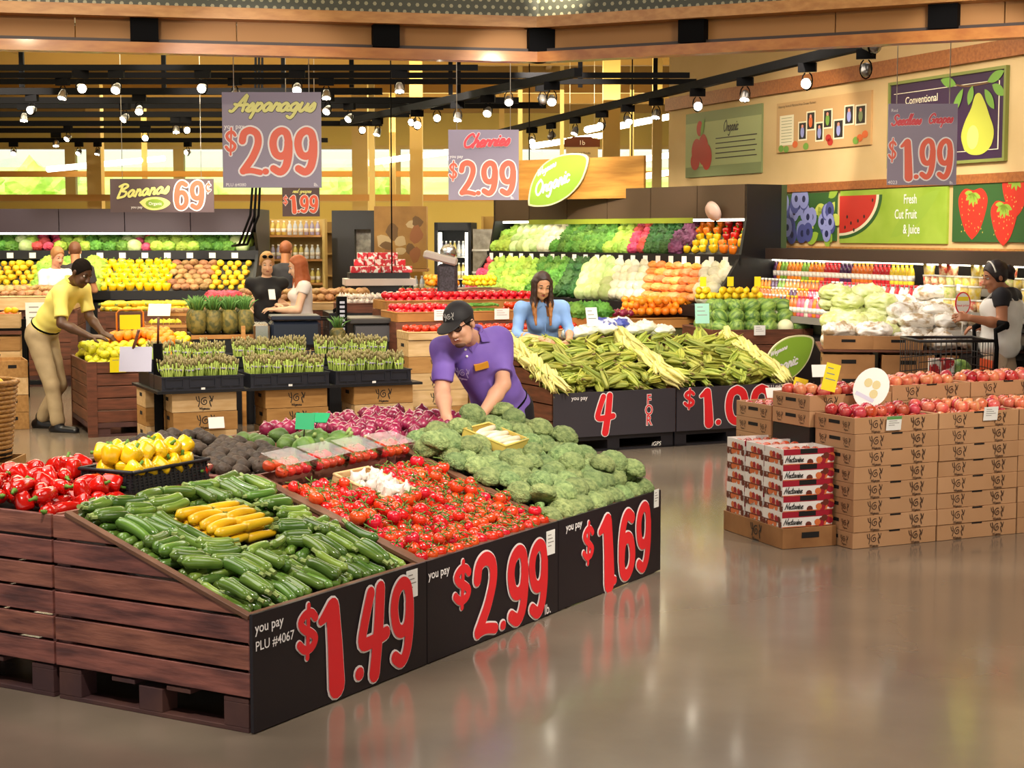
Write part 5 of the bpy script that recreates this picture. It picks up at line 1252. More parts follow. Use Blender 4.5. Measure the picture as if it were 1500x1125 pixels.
# ================================================================ hanging signs
m_sign = mat('slate_purple_board', '#95899c', .45); m_sign2 = mat('brown_purple_board', '#5f4c4e', .45); m_pale_y = mat('sign_yellow', '#ece98a', .5); m_sred = mat('sign_red', '#f26a4c', .5); m_cherry = mat('sign_cherry', '#e0444e', .5); m_cable = mat('thin_cable', '#cfc9bd', .5)
def hang_sign(px0, py0, px1, py1, Y, label, draw, board=None, yaw=0, mats=None, cables=True):
    a = at(px0, py1, Y); c = at(px1, py0, Y); w, h = c.x-a.x, c.z-a.z
    X = T(*a) @ R(yaw) @ basis((0, 0, 0), (1, 0, 0), (0, 0, 1)); board = board or m_sign
    t = MB().box(0, w, 0, h, -.006, .006).build('hanging_sign', board, X=X); tag(t, label, 'sign')
    b = MB(); draw(b, w, h, T(0, 0, .0065)); b.build('sign_lettering', mats or [m_pwhite, m_sred, m_pale_y, m_cherry, p_black, p_lgreen], t)
    if cables:
        for x in (w*.12, w*.88):
            MB().tube([(x, h-.01, 0), (x, 4.98-a.z, 0)], .004, 4).build('cable', m_cable, t)
    return t
def price(b, s, x, y, w, h, X, ol, small=.62):
    """price figures set side by side in a box w wide"""
    wt = {'.': .22, '$': .55, 'c': .42}; tot = sum(wt.get(c, 1) for c in s); u = w/tot; cx = x
    for c in s:
        k = wt.get(c, 1)*u
        if c == '$': numeral(b, c, cx, y+h*.42, k*.98, h*.58, X, ol*.6)
        elif c == 'c': numeral(b, c, cx, y+h*.55, k, h*.42, X, ol*.4)
        elif c == '.': numeral(b, c, cx-k*.3, y, k*1.5, h*.16, X, ol)
        else: numeral(b, c, cx+.02*u, y, k*.98, h, X, ol)
        cx += k
def d_asp(b, w, h, X):
    script(b, 'Asparagus', .08*w, .80*h, .165*w, X, .19, .003, 2, .3, .03, 4, sx=1.3)
    text(b, 'you pay', .02*w, .62*h, .065*w, X, .002, 0, .015); price(b, '$2.99', .02*w, .13*h, .95*w, .5*h, X, .018*w)
    text(b, 'PLU #4080', .03*w, .015*h, .045*w, X, .002, 0, .01); text(b, 'lb.', .92*w, .015*h, .05*w, X, .002, 0, .01)
hang_sign(327, 135, 470, 275, 12, 'large hanging sign reading Asparagus 2.99', d_asp)
def d_che(b, w, h, X):
    script(b, 'Cherries', .2*w, .74*h, .19*w, X, .18, .003, 3, .25, .035, 0, sx=1.2, rise=.06)
    text(b, 'you pay', .02*w, .6*h, .06*w, X, .002, 0, .015); price(b, '$2.99', .0, .06*h, .97*w, .5*h, X, .018*w); text(b, 'lb.', .88*w, .015*h, .06*w, X, .002, 0, .01)
hang_sign(657, 190, 760, 293, 15, 'hanging sign reading Cherries 2.99', d_che)
def d_gra(b, w, h, X):
    script(b, 'Seedless', .04*w, .73*h, .15*w, X, .17, .003, 3, .25, .04, 0, sx=.98, rise=.05); script(b, 'Grapes', .57*w, .755*h, .14*w, X, .17, .003, 3, .25, .04, 0, sx=1.0, rise=.05)
    text(b, 'Red', .04*w, .9*h, .06*w, X, .002, 0, .01); price(b, '$1.99', .0, .06*h, .95*w, .52*h, X, .02*w); text(b, '4023', .01*w, .012*h, .07*w, X, .002, 0, .012); text(b, 'lb.', .9*w, .012*h, .06*w, X, .002, 0, .01)
hang_sign(1299, 152, 1403, 271, 12, 'hanging sign reading Seedless Grapes 1.99 in front of the pear poster', d_gra)
def d_ban(b, w, h, X):
    script(b, 'Bananas', .06*w, .42*h, .13*w, X, .17, .003, 2, .25, .03, 4, sx=1.25, rise=.1)
    price(b, '69c', .61*w, .08*h, .37*w, .86*h, X, .012*w)
    P = [(.28, .3), (.34, .42), (.43, .46), (.52, .42), (.58, .28), (.52, .12), (.42, .06), (.34, .12)]
    b.poly([tuple(X @ Vector((x*w, y*h, .002))) for x, y in catmull(P+[P[0]], 4)[:-1]], 2); blob(b, .43*w, .26*h, .09*w, .14*h, .0035, 5, 14, 0, 0, X); text(b, 'Organic', .37*w, .22*h, .04*w, X, .0045, 0, .01); text(b, 'you pay', .2*w, .12*h, .035*w, X, .002, 0, .01)
hang_sign(162, 262, 313, 311, 20, 'wide hanging sign reading Bananas 69 cents', d_ban, m_sign2)
def d_199(b, w, h, X):
    script(b, 'red grapes', .28*w, .8*h, .11*w, X, .16, .003, 2, sx=1.2); price(b, '$1.99', .02*w, .12*h, .95*w, .6*h, X, .02*w)
hang_sign(414, 274, 468, 317, 18, 'small hanging sign reading 1.99 below the asparagus sign', d_199, m_sign2)
def d_1b(b, w, h, X):
    P = [(0, .58), (0, .88), (.18, .93), (.25, 1.0), (.75, 1.0), (.82, .93), (1, .88), (1, .58)]
    b.poly([tuple(X @ Vector((x*w*1.12-.06*w, y*h*1.05, .003))) for x, y in P], 1); text(b, '1b', .5*w, .7*h, .2*w, X, .006, 0, .01, 0, 'CENTER'); text(b, 'natural foods', .5*w, .3*h, .1*w, X, .005, 2, .004, 0, 'CENTER')
hang_sign(829, 202, 876, 236, 26.5, 'aisle sign reading 1b with a brown wooden header', d_1b, mat('cream_board', '#d9c79a', .6), 0, [m_pwhite, mat('sign_brown', '#6a3418', .5), p_black])
# wooden header with the leaf sign above the middle case
m_hdr = mat('honey_wood', '#c08a3c', .45, col2='#a8732c', ns=2, stretch=(1, 9, 9), bump=.05)
hb_ = at(765, 293, 21.5); he_ = at(943, 286, 20.2)
HX = basis(hb_, Vector((he_.x-hb_.x, he_.y-hb_.y, 0)), (0, 0, 1)); hl = math.hypot(he_.x-hb_.x, he_.y-hb_.y); hh = .5
o = MB().box(-.1, hl, 0, hh, -.04, .0).build('header_board', m_hdr, X=HX); tag(o, 'long honey-coloured wooden header board above the middle produce case', 'sign board')
for x in (.1, hl-.2): MB().tube([(x, hh, -.02), (x, 4.95-hb_.z, -.02)], .008, 5).build('hanging_rod', m_black, o)
m_lg = mat('leaf_sign_green', '#93b93c', .45); m_rim = mat('leaf_sign_rim', '#e6e3b4', .5)
def leaf_sign(X, w, h, label, wordx=.12):
    P = [(0, .0), (-.0, .14), (.06, .45), (.22, .76), (.48, .95), (.8, 1.0), (1.02, .92), (.98, .62), (.86, .36), (.66, .14), (.4, .0), (.15, -.03)]
    Q = catmull(P+[P[0]], 5)[:-1]; cx, cy = .48, .47
    o = MB().prism([(x*w, y*h) for x, y in Q], 0, .02).build('leaf_sign', m_rim, X=X); tag(o, label, 'sign')
    b = MB(); b.poly([((cx+(x-cx)*.94)*w, (cy+(y-cy)*.94)*h, .0215) for x, y in Q], 0)
    script(b, 'Wegmans', .16*w, .56*h, .1*w, None, .14, .024, 1, .2, sx=1.0, rise=.42); script(b, 'Organic', wordx*w, .17*h, .2*w, None, .15, .024, 1, .15, sx=1.05, rise=.32)
    b.build('leaf_lettering', [m_lg, m_pwhite], o); return o
leaf_sign(HX @ T(.13, -.07, .012), .95, .63, 'green leaf-shaped organic sign on the honey-coloured header board')
lf = at(1114, 562, 15.8); leaf_sign(T(*lf) @ R(.35) @ basis((0, 0, 0), (1, 0, 0), (0, 0, 1)), .54, .45, 'green leaf-shaped organic sign standing low behind the right sweet corn', .1)

# ================================================================ produce for the cases
def leafy(m, r=.1, seed=0, sq=.85, ruff=.25, fr=5):
    def f(): return organic_mesh('leafy_head', m, 4, lambda p: Vector((p.x, p.y, p.z*sq))*r*(1+ruff*noise.noise(p*fr+Vector((seed, 0, 0)))+ruff*.5*abs(noise.noise(p*fr*2.3))))
    return f
def lm(n, a, b_, **k): return mat(n, a, .6, col2=b_, ns=9, rv=.18, rh=.02, bump=.3, bs=40, **k)
g_light = lm('light_lettuce', '#b5d155', '#86ad35'); g_mid = lm('mid_greens', '#6fa23a', '#487b26'); g_dark = lm('dark_greens', '#3f7030', '#2a5222'); g_pale = lm('pale_cabbage', '#d3dfa0', '#b0c774'); g_white = lm('cauliflower_cream', '#f0ead2', '#d9d3ac'); g_purple = lm('purple_leaf', '#5d2b4a', '#8a4a6d'); g_red = lm('radish_red', '#c9283a', '#e0607a'); g_orange = lm('carrot_orange', '#ee8a34', '#f0b070'); g_yel = lm('squash_yellow', '#f2d33a', '#dfb71f'); g_tan = lm('potato_tan', '#b98a5a', '#93663f')
def kd(m, name, cat, shape='leafy', r=.1, sq=.85, ruff=.25, fr=5):
    mk = []
    for s_ in (1, 2, 3):
        def f(s_=s_):
            o = leafy(m, r, s_*3.1, sq, ruff, fr)(); o.name = name; return o
        mk.append(f)
    return Kind(mk, '', cat, '')
K_lett = kd(g_light, 'lettuce_head', 'lettuce'); K_green = kd(g_mid, 'leafy_green_bunch', 'greens', ruff=.5, fr=6); K_dark = kd(g_dark, 'dark_green_bunch', 'greens', ruff=.5, fr=6); K_cab = kd(g_pale, 'cabbage', 'cabbage', r=.11, sq=.95, ruff=.06, fr=3)
K_caul = kd(g_white, 'cauliflower', 'cauliflower', ruff=.12, fr=7); K_purp = kd(g_purple, 'purple_leaf_bunch', 'greens', ruff=.4); K_rad = kd(g_red, 'radish_bunch', 'radishes', r=.08, ruff=.3, fr=6); K_car = kd(g_orange, 'carrot_bag', 'carrots', sq=.55, ruff=.12); K_pot = kd(g_tan, 'potato', 'potato', r=.055, sq=.7, ruff=.12, fr=3)
KSQ = Kind([gourd(g_yel, .2, .035, .01, .6, m_stem, 'yellow_squash')], '', 'yellow squash', ''); KBP = Kind([bell(m_ypep, .05, 1.0, 'yellow_pepper')], '', 'yellow pepper', ''); KBPR = Kind([bell(m_rpep, .05, 1.0, 'red_pepper')], '', 'red pepper', ''); KOP = Kind([bell(mat('orange_pepper_skin', '#ee7a1a', .25, rv=.1, coat=.3), .05, 1.0, 'orange_pepper')], '', 'orange pepper', '')
def rows(X, w, d0, z0, d1, z1, nx, ny, pick, jit=.02, sc=1.0):
    for j in range(ny):
        t = (j+.5)/ny
        for i in range(nx):
            u = (i+.5+.5*(j % 2)*.8)/nx
            if u > .975 or u < .01: continue
            k = pick(u, t)
            if k is None: continue
            K, lab, grp, flat_ = k
            M = X @ T(u*w+rnd.uniform(-jit, jit), d0+(d1-d0)*t+rnd.uniform(-jit, jit)*.5, z0+(z1-z0)*t+rnd.uniform(0, jit))
            K.put(M @ (R(-PI/2+rnd.uniform(-.2, .2)) if flat_ else R(rnd.uniform(0, 6)) @ R(rnd.gauss(0, .3), 'X')) @ S(sc*rnd.uniform(.9, 1.1)), lab, grp)
def tags(X, xs_, y, z, name, grp, w=.09, h=.075):
    for x in xs_:
        o = MB().box(0, w, 0, h, 0, .003).build('price_card', m_card, X=X @ T(x, y, z) @ basis((0, 0, 0), (1, 0, 0), (0, 0, 1))); tag(o, name, 'price tag', grp)

def chiller(X, L, spec, label, name='produce_case', hood=True):
    """tiered produce case: local x along its front, y into it"""
    t = empty(name, X, label, 'produce case'); d = spec
    MB().box(0, L, .0, d['depth'], 0, d['base']).build('base', m_darker, t, bevel=.01)
    for i, (y0, z0, y1, z1) in enumerate(d['decks']):
        l = math.hypot(y1-y0, z1-z0); a = math.atan2(z1-z0, y1-y0); Q = T(0, y0, z0) @ R(a, 'X')
        MB().box(0.03, L-.03, 0, l, -.03, -.005, 0, Q).build('sloping_deck', mat('deck_grey', '#4a4a44', .6), t)
        MB().box(0, L, y0-.03, y0, z0-.07, z0+.05).build('price_rail', m_darker, t)
    zt = d['top']
    MB().box(0, L, d['depth'], d['depth']+.08, 0, zt).build('back_panel', mat('case_back', '#3c4a2c', .5), t)
    if hood:
        n = max(2, int(L/.8))
        for i in range(n): MB().box(L*i/n+.006, L*(i+1)/n-.006, d['hood_y'], d['depth']+.02, d['hood_z'], zt).build('hood_panel', d.get('hood_m', m_dark), t)
        MB().box(.1, L-.1, d['hood_y']+.08, d['hood_y']+.14, d['hood_z']-.03, d['hood_z']-.004).build('light_strip', mat('case_light', '#fff8e0', .4, emis=6), t)
    for x in (0, L-.04):
        P = [(0, 0), (0, d['decks'][0][1]+.02)]+[(q[0], q[1]+.04) for q in d['decks'][1:]]+[(d['hood_y'] if hood else d['depth'], d['hood_z'] if hood else zt), (d['hood_y'] if hood else d['depth'], zt), (d['depth'], zt), (d['depth'], 0)]
        b = MB(); b.prism(P, x, x+.04, 0, Matrix(((0, 0, 1, 0), (1, 0, 0, 0), (0, 1, 0, 0), (0, 0, 0, 1)))); b.build('end_panel', m_darker, t)
    return t
# ---- far left case
LCX = T(-8.0, 22.9, 0); LCL = 4.5
chiller(LCX, LCL, dict(depth=1.5, base=.95, decks=[(.0, 1.06, .55, 1.5), (.5, 1.60, 1.2, 1.88)], top=2.22, hood_y=.3, hood_z=1.9, hood_m=mat('plum_hood', '#3a2c34', .45)), 'long dark produce case of greens along the far left')
def pk(u, t):
    q = (u*9+.5*math.sin(t*4)) % 3.0
    if .30 < u < .38 or .62 < u < .66: return (K_rad, 'red radish bunch on the upper tier of the far left case', 'radishes on the far left case', 0)
    if q < 1.5: return (K_lett, 'light green lettuce on the upper tier of the far left case', 'lettuce on the far left case', 0)
    if q < 2.5: return (K_green, 'mid green leafy bunch on the upper tier of the far left case', 'leafy bunches on the far left case', 0)
    return (K_cab, 'pale cabbage on the upper tier of the far left case', 'cabbages on the far left case', 0)
rows(LCX, LCL, .52, 1.65, 1.15, 1.93, 27, 4, pk, .02, .92)
def pk(u, t):
    if u < .34: return (KSQ, 'yellow squash at the left of the lower tier of the far left case', 'yellow squash left lower tier', 1)
    if .42 < u < .47: return None
    if .52 < u < .74: return (KBP, 'yellow pepper piled in the lower tier of the far left case', 'yellow peppers lower tier', 0)
    if .74 < u < .87: return (K_pot, 'tan potato on the lower tier of the far left case', 'potatoes lower tier', 0)
    if u >= .87: return (KSQ, 'yellow squash at the right of the lower tier of the far left case', 'yellow squash right lower tier', 1)
    return (K_lett, 'lettuce on the lower tier of the far left case', 'lettuce lower tier far left', 0)
rows(LCX, LCL, .04, 1.12, .5, 1.5, 36, 6, pk, .012, 1.25)
tags(LCX, [.1+.31*i for i in range(14)], .46, 1.545, 'white price card on the rail of the far left case', 'price cards on the far left case')
# ---- middle case
MCO = at(716, 372, 22.8); MCE = at(1096, 380, 18.4)
ma = math.atan2(MCE.y-MCO.y, MCE.x-MCO.x); MX = T(MCO.x, MCO.y, 0) @ R(ma) @ T(0, -.42, 0); ML = math.hypot(MCE.y-MCO.y, MCE.x-MCO.x)-.12
chiller(MX, ML, dict(depth=1.0, base=.9, decks=[(.0, 1.05, .5, 1.5), (.42, 1.60, .95, 1.95)], top=2.42, hood_y=.5, hood_z=2.05, hood_m=mat('umber_hood', '#4a3826', .5)), 'long dark produce case of vegetables in the middle background')
def pk(u, t):
    q = u+.06*t
    if q < .1: return (K_lett, 'pale lettuce on the upper tier of the middle case', 'pale lettuce upper middle case', 0)
    if q < .22: return (K_cab, 'pale green cabbage on the upper tier of the middle case', 'cabbages upper middle case', 0)
    if q < .3: return (K_caul, 'creamy turnip on the upper tier of the middle case', 'creamy vegetables upper middle case', 0)
    if q < .52: return (K_green, 'leafy green bunch on the upper tier of the middle case', 'leafy bunches upper middle case', 0)
    if q < .6: return (K_lett, 'light leaf lettuce mid way along the upper tier of the middle case', 'lettuce upper middle case centre', 0)
    if q < .66: return (K_rad, 'red radish bunch on the upper tier of the middle case', 'radishes upper middle case', 0)
    if q < .76: return (K_dark, 'dark green bunch on the upper tier of the middle case', 'dark bunches upper middle case', 0)
    if q < .8: return (K_purp, 'purple leaf bunch on the upper tier of the middle case', 'purple bunches upper middle case', 0)
    if q < .9: return (KBP, 'yellow pepper on the upper tier of the middle case', 'yellow peppers upper middle case', 0) if t < .6 else (KOP, 'orange pepper on the upper tier of the middle case', 'orange peppers upper middle case', 0)
    if q < .97: return (KBPR, 'red pepper on the upper tier of the middle case', 'red peppers upper middle case', 0) if t > .4 else (KOP, 'orange pepper at the end of the upper tier of the middle case', 'orange peppers end of middle case', 0)
    return (KBP, 'yellow pepper at the very end of the upper tier of the middle case', 'yellow peppers end of middle case', 0)
rows(MX, ML, .45, 1.66, .93, 2.0, 32, 5, pk, .02, .95)
def pk(u, t):
    q = u+.05*t
    if q < .08: return (K_rad, 'pink root bunch at the left end of the lower tier of the middle case', 'roots lower middle case', 0)
    if q < .3: return (K_lett, 'light green head on the lower tier of the middle case', 'lettuce lower middle case', 0)
    if q < .42: return (K_green, 'leafy green bunch on the lower tier of the middle case', 'leafy bunches lower middle case', 0)
    if q < .5: return (K_dark, 'dark green bunch on the lower tier of the middle case', 'dark bunches lower middle case', 0)
    if q < .62: return (K_cab, 'pale green cabbage on the lower tier of the middle case', 'cabbages lower middle case', 0)
    if q < .74: return (K_caul, 'white cauliflower on the lower tier of the middle case', 'cauliflowers lower middle case', 0)
    if q < .93: return (K_car, 'bag of pale carrots stacked on the lower tier of the middle case', 'carrot bags lower middle case', 1)
    return (K_caul, 'white bagged vegetable at the right end of the lower tier of the middle case', 'white vegetables lower middle case', 0)
rows(MX, ML, .05, 1.13, .48, 1.55, 32, 5, pk, .018, .95)
tags(MX, [.08+.24*i for i in range(int(ML/.24))], .385, 1.535, 'white price card on the upper rail of the middle case', 'price cards on the middle case', .085, .09)
gs = MB().box(.9, ML-.9, .46, .48, 2.0, 2.06).build('green_strip_sign', mat('strip_green', '#8d9a2a', .5), X=MX); tag(gs, 'thin green strip sign under the hood of the middle case', 'sign')
# dark panelling joining the case to the poster wall, with a drum on it
o = empty('round_dish', MX @ T(ML-.5, .42, 2.12), 'pale round dish on top of the middle case by its right end', 'dish'); MB().lathe([(.0, -.03), (.1, -.01), (.12, .03), (.1, .035), (.0, .0)], 18, 0, R(-1.2, 'X')).build('bowl', mat('pale_pink_dish', '#e3c3b4', .4), o)
MB().tube([(0, .05, -.12), (0, .05, -.03)], .012, 6).build('stand', m_black, o)

# ---- juice case along the poster wall
def wp(px, py, off):
    r = _ray(px, py); p0 = WO+WN*off-Vector((0, 0, EYE)); t = p0.dot(WN)/r.dot(WN); p = Vector((0, 0, EYE))+r*t
    return (p-WO).dot(WD), p.z
t = empty('juice_case', WX @ T(1.6, 0, 0), 'long dark open chiller of juice bottles along the poster wall', 'chiller'); JS = T(-1.6, 0, 0)
jl0, jl1 = 1.55, 12.5
lev = []
for (px, py, off) in ((1300, 418, .55), (1300, 450, .8), (1200, 468, 1.05)): lev.append((off, wp(px, py, off)[1]))
b = MB(); b.box(jl0, jl1, 0, lev[2][1]-.18, .0, 1.1, 0, JS); b.build('base', m_darker, t)
MB().box(jl0, jl1, 0, 1.62, .0, .06, 0, JS).build('back_panel', m_darker, t)
for off, z in lev:
    MB().box(jl0, jl1, z-.025, z, .05, off, 0, JS).build('shelf', m_dark, t)
    MB().box(jl0, jl1, z-.055, z+.012, off, off+.02, 0, JS).build('price_strip', mat('price_strip_grey', '#8f8a84', .5), t)
MB().box(jl0, jl1, 1.60, 1.72, .0, .62, 0, JS).build('hood', m_dark, t); MB().box(jl0+.1, jl1, 1.585, 1.60, .45, .52, 0, JS).build('light_strip', MATS['case_light'], t)
MB().prism([(0, 0), (1.1, 0), (1.08, .9), (.62, 1.62), (.0, 1.7)], jl0-.05, jl0, 0, JS @ Matrix(((0, 0, 1, 0), (0, 1, 0, 0), (1, 0, 0, 0), (0, 0, 0, 1)))).build('end_panel', m_darker, t)
def bottle(c, cap='#f2efe8'):
    def f():
        b = MB(); b.lathe([(.0, 0), (.033, 0), (.035, .02), (.035, .12), (.028, .155), (.014, .18), (.014, .195)], 10, 0); b.lathe([(.016, .193), (.017, .215), (.0, .216)], 8, 1); b.lathe([(.0356, .045), (.0358, .1)], 10, 2)
        return b.build('juice_bottle', [mat('juice_'+c[1:], c, .15, rv=.08, coat=.4), mat('cap_'+cap[1:], cap, .4), mat('bottle_label', '#eee6da', .5)])
    return f
JB = {k: Kind([bottle(c, cp)], '', 'bottle', '') for k, (c, cp) in dict(orange=('#ee8a22', '#f4f1ea'), red=('#c4232c', '#e2272c'), purple=('#4a2350', '#f4f1ea'), green=('#7fa838', '#f4f1ea'), yellow=('#f2d13a', '#f2cf2a'), pink=('#e2708a', '#d9324a'), white=('#f0e6d2', '#e2272c'), amber=('#d9742a', '#f2cf2a')).items()}
SEQ = [['orange']*5+['purple']*2+['orange', 'green', 'green', 'orange', 'amber', 'orange', 'orange']*2+['red']*5+['purple']*3+['amber']*6+['red']*4+['yellow']*6,
       ['orange']*8+['purple']*2+['green']*2+['orange']*5+['amber']*6+['red']*3+['orange']*3+['pink', 'white']*5+['red', 'white']*7,
       ['amber']*6+['orange']*6+['purple']*3+['amber']*4+['pink', 'white']*3+['orange', 'pink']*8]
pxr = ((1100, 1335), (1090, 1365), (1085, 1265))
for L_ in range(3):
    off, z = lev[L_]; s0, s1 = wp(pxr[L_][0], 440, off)[0], wp(pxr[L_][1], 440, off)[0]; s0 = max(s0, jl0+.05); n = int((s1-s0)/.078)
    for dep in range(1 if L_ == 1 else 2 if L_ == 2 else 1):
        for i in range(n):
            c = SEQ[L_][int(i*len(SEQ[L_])/n)]
            JB[c].put(WX @ T(s0+i*.078+.039*dep, z+.001+.07*dep*(L_ == 2), off-.06-.1*dep) @ R(-PI/2, 'X') @ R(rnd.uniform(0, 6)), '%s juice bottle on the %s shelf of the juice chiller' % (c, ('top', 'middle', 'bottom')[L_]), '%s bottles on the %s shelf' % (c, ('top', 'middle', 'bottom')[L_]))
def tub(c):
    def f():
        b = MB(); b.lathe([(.0, 0), (.05, 0), (.06, .1), (.0, .1)], 10, 0); b.lathe([(.063, .1), (.063, .115), (.0, .116)], 10, 1); return b.build('cut_fruit_tub', [mat('fruit_'+c[1:], c, .4, col2='#f2e3b0', ns=30, rv=.12), mat('clear_lid_white', '#f3efe4', .2)])
    return f
TB = {k: Kind([tub(c)], '', 'fruit tub', '') for k, c in dict(yellow='#f0cf2c', red='#cf4034', green='#b7c95a', orange='#ee9a40').items()}
for L_, (pa, pb) in ((0, (1345, 1560)), (1, (1375, 1560))):
    off, z = lev[L_]; s0, s1 = wp(pa, 420, off)[0], wp(pb, 420, off)[0]; n = int((s1-s0)/.125)
    for i in range(n):
        for st in range(2 if (i*5) % 7 < 4 else 1):
            c = ('red', 'yellow', 'green', 'red', 'yellow', 'yellow', 'orange')[(i*3+st+L_) % 7]
            TB[c].put(WX @ T(s0+.06+i*.125, z+.002+st*.118, off-.08) @ R(-PI/2, 'X'), 'tub of %s cut fruit on the %s shelf of the juice chiller' % (c, ('top', 'middle')[L_]), '%s cut fruit tubs %s shelf' % (c, ('top', 'middle')[L_]))
# ================================================================ islands and stands in the middle distance
def stack(X, n, scale=(1, 1, 1), lab='', grp='', K=None, h=.167):
    for k in range(n): (K or CR).put(X @ T(rnd.uniform(-.006, .006), 0, k*h*scale[2]) @ S(*scale), lab % (('lowest', 'second', 'third', 'fourth', 'fifth', 'top')[k if k < n-1 else 5]), grp)
KTM = Kind([tomato(.042, False)], '', 'tomato', '')
def pile(name, X, w, d, z, r, layers, m, label, cat, prof=None, keep=.75):
    b = MB(); prof = prof or [(1e-6, -.82), (.7, -.66), (1.0, .05), (.62, .74), (1e-6, .72)]
    for u, v, l in hexfill(w, d, r*2.1, layers, (), r*1.1, r*.12, keep=keep):
        b.lathe([(a*r, c*r) for a, c in prof], 10, 0, T(u, v, z+r*1.2*l) @ R(rnd.uniform(0, 6)) @ R(rnd.gauss(0, .4), 'X'))
    o = b.build(name, m, X=X); return tag(o, label, cat, None, 'stuff')
# tomato island behind the man in purple
TI = grid((-1.02, 16.6), math.radians(20))
for c, x in enumerate((.0, .64, 1.28)):
    stack(TI @ T(x, 0, 0), 5, (1.08, 1.1, 1), 'pale wooden crate in the %s stack under the tomato island, %%s' % ('left', 'middle', 'right')[c], 'crates under the tomato island')
tray('produce_tray', TI @ T(0, -.02, .836), 1.92, .42, .07, m_crate, 'long pale wooden tray of tomatoes low on the tomato island', 'tray', .012, 0)
pile('tomato_pile', TI @ T(.02, 0, 0), 1.88, .40, .885, .042, 2, m_tom, 'red tomatoes filling the low front tray of the tomato island', 'tomatoes')
o = MB().box(-.0, 1.95, .44, 1.1, 0, .985).build('counter', m_dkw, X=TI); tag(o, 'dark wooden counter carrying the upper trays of the tomato island', 'counter')
for c in range(3): tray('produce_tray', TI @ T(.02+c*.645, .45, .99), .63, .6, .09, mat('amber_tray_wood', '#b9803f', .55, col2='#a06a30', ns=4, rv=.1), '%s amber wooden tray on the upper level of the tomato island' % ('left', 'middle', 'right')[c], 'tray', .012, 0)
K_bean = Kind([lambda: MB().tube([(-.09, 0, 0), (-.04, .01, .004), (.05, .008, 0), (.1, -.006, 0)], [.006, .014, .014, .004], 6).build('green_bean', g_mid)], '', 'bean', '')
pile('tomato_pile', TI @ T(.05, .47, 0), .55, .55, 1.08, .04, 2, m_tom, 'red tomatoes filling the left upper tray of the tomato island', 'tomatoes')
pile('tomato_pile', TI @ T(1.32, .47, 0), .55, .55, 1.08, .04, 2, m_tom, 'red tomatoes filling the right upper tray of the tomato island', 'tomatoes')
fill(K_bean, TI @ T(.68, .48, 1.075), .57, .55, .08, .01, 2, 'green bean pod in the middle upper tray of the tomato island', 'bean pods middle upper tray', .9, .2, mg=.1)
tray('produce_tray', TI @ T(.1, 1.15, 1.08), 1.8, .5, .09, MATS['amber_tray_wood'], 'rear amber tray of packed tomatoes on the tomato island', 'tray', .012, 0)
o = MB().box(.1, 1.9, 1.12, 1.7, 0, 1.075).build('counter', m_dkw, X=TI); tag(o, 'rear dark counter of the tomato island', 'counter')
pile('tomato_pile', TI @ T(.14, 1.18, 0), 1.7, .42, 1.17, .045, 2, m_tom, 'red tomatoes filling the rear tray of the tomato island', 'tomatoes')
for x in (.4, 1.05, 1.5): shelf_tag(TI @ T(x, .43, 1.0) @ basis((0, 0, 0), (1, 0, 0), (0, 0, 1)), .16, .11, 'white price card on the upper trays of the tomato island', 3, False, 'price cards on the tomato island')
# crate stack by the woman in blue
CS = grid((.62, 17.3), math.radians(20))
m_ambc = mat('amber_crate', '#c27c36', .55, col2='#a8662a', ns=3, rv=.08); KCA = Kind([make_crate(.57, .36, .165, m_ambc, 1)], '', 'crate', '')
stack(CS, 6, (.9, 1.2, 1.02), 'amber wooden crate stacked right of the woman in blue, %s', 'amber crates right of the woman in blue', KCA)
fill(K_green, CS @ T(.02, .02, 1.02), .48, .38, .13, .05, 1, 'leafy bunch in the top amber crate right of the woman in blue', 'leafy bunches in the amber crate', .9)
# orange and onion island
OI = grid((1.0, 18.3), math.radians(18)); ow = 1.2
o = MB().box(-.3, ow+.1, .0, .9, 0, .84).build('counter', mat('moss_counter', '#5a5a34', .5), X=OI); tag(o, 'moss green counter under the tray of oranges in the middle background', 'counter')
tray('produce_tray', OI @ T(-.02, -.02, .85), ow+.05, .7, .1, MATS['amber_tray_wood'], 'long amber tray of onions and oranges in the middle background', 'tray', .015, 0)
fill(KO, OI @ T(-.3, .05, .9), .3, .4, .095, .03, 1, 'red onion left of the oranges in the middle background', 'red onions left of the oranges', .8)
fill(KO, OI @ T(0, .03, .96), .42, .4, .095, .05, 1, 'red onion at the left of the long amber tray', 'red onions in the amber tray', .8)
fill(KOR, OI @ T(.42, .03, .97), .78, .62, .095, .06, 3, 'orange heaped in the long amber tray in the middle background', 'oranges in the amber tray', .8)
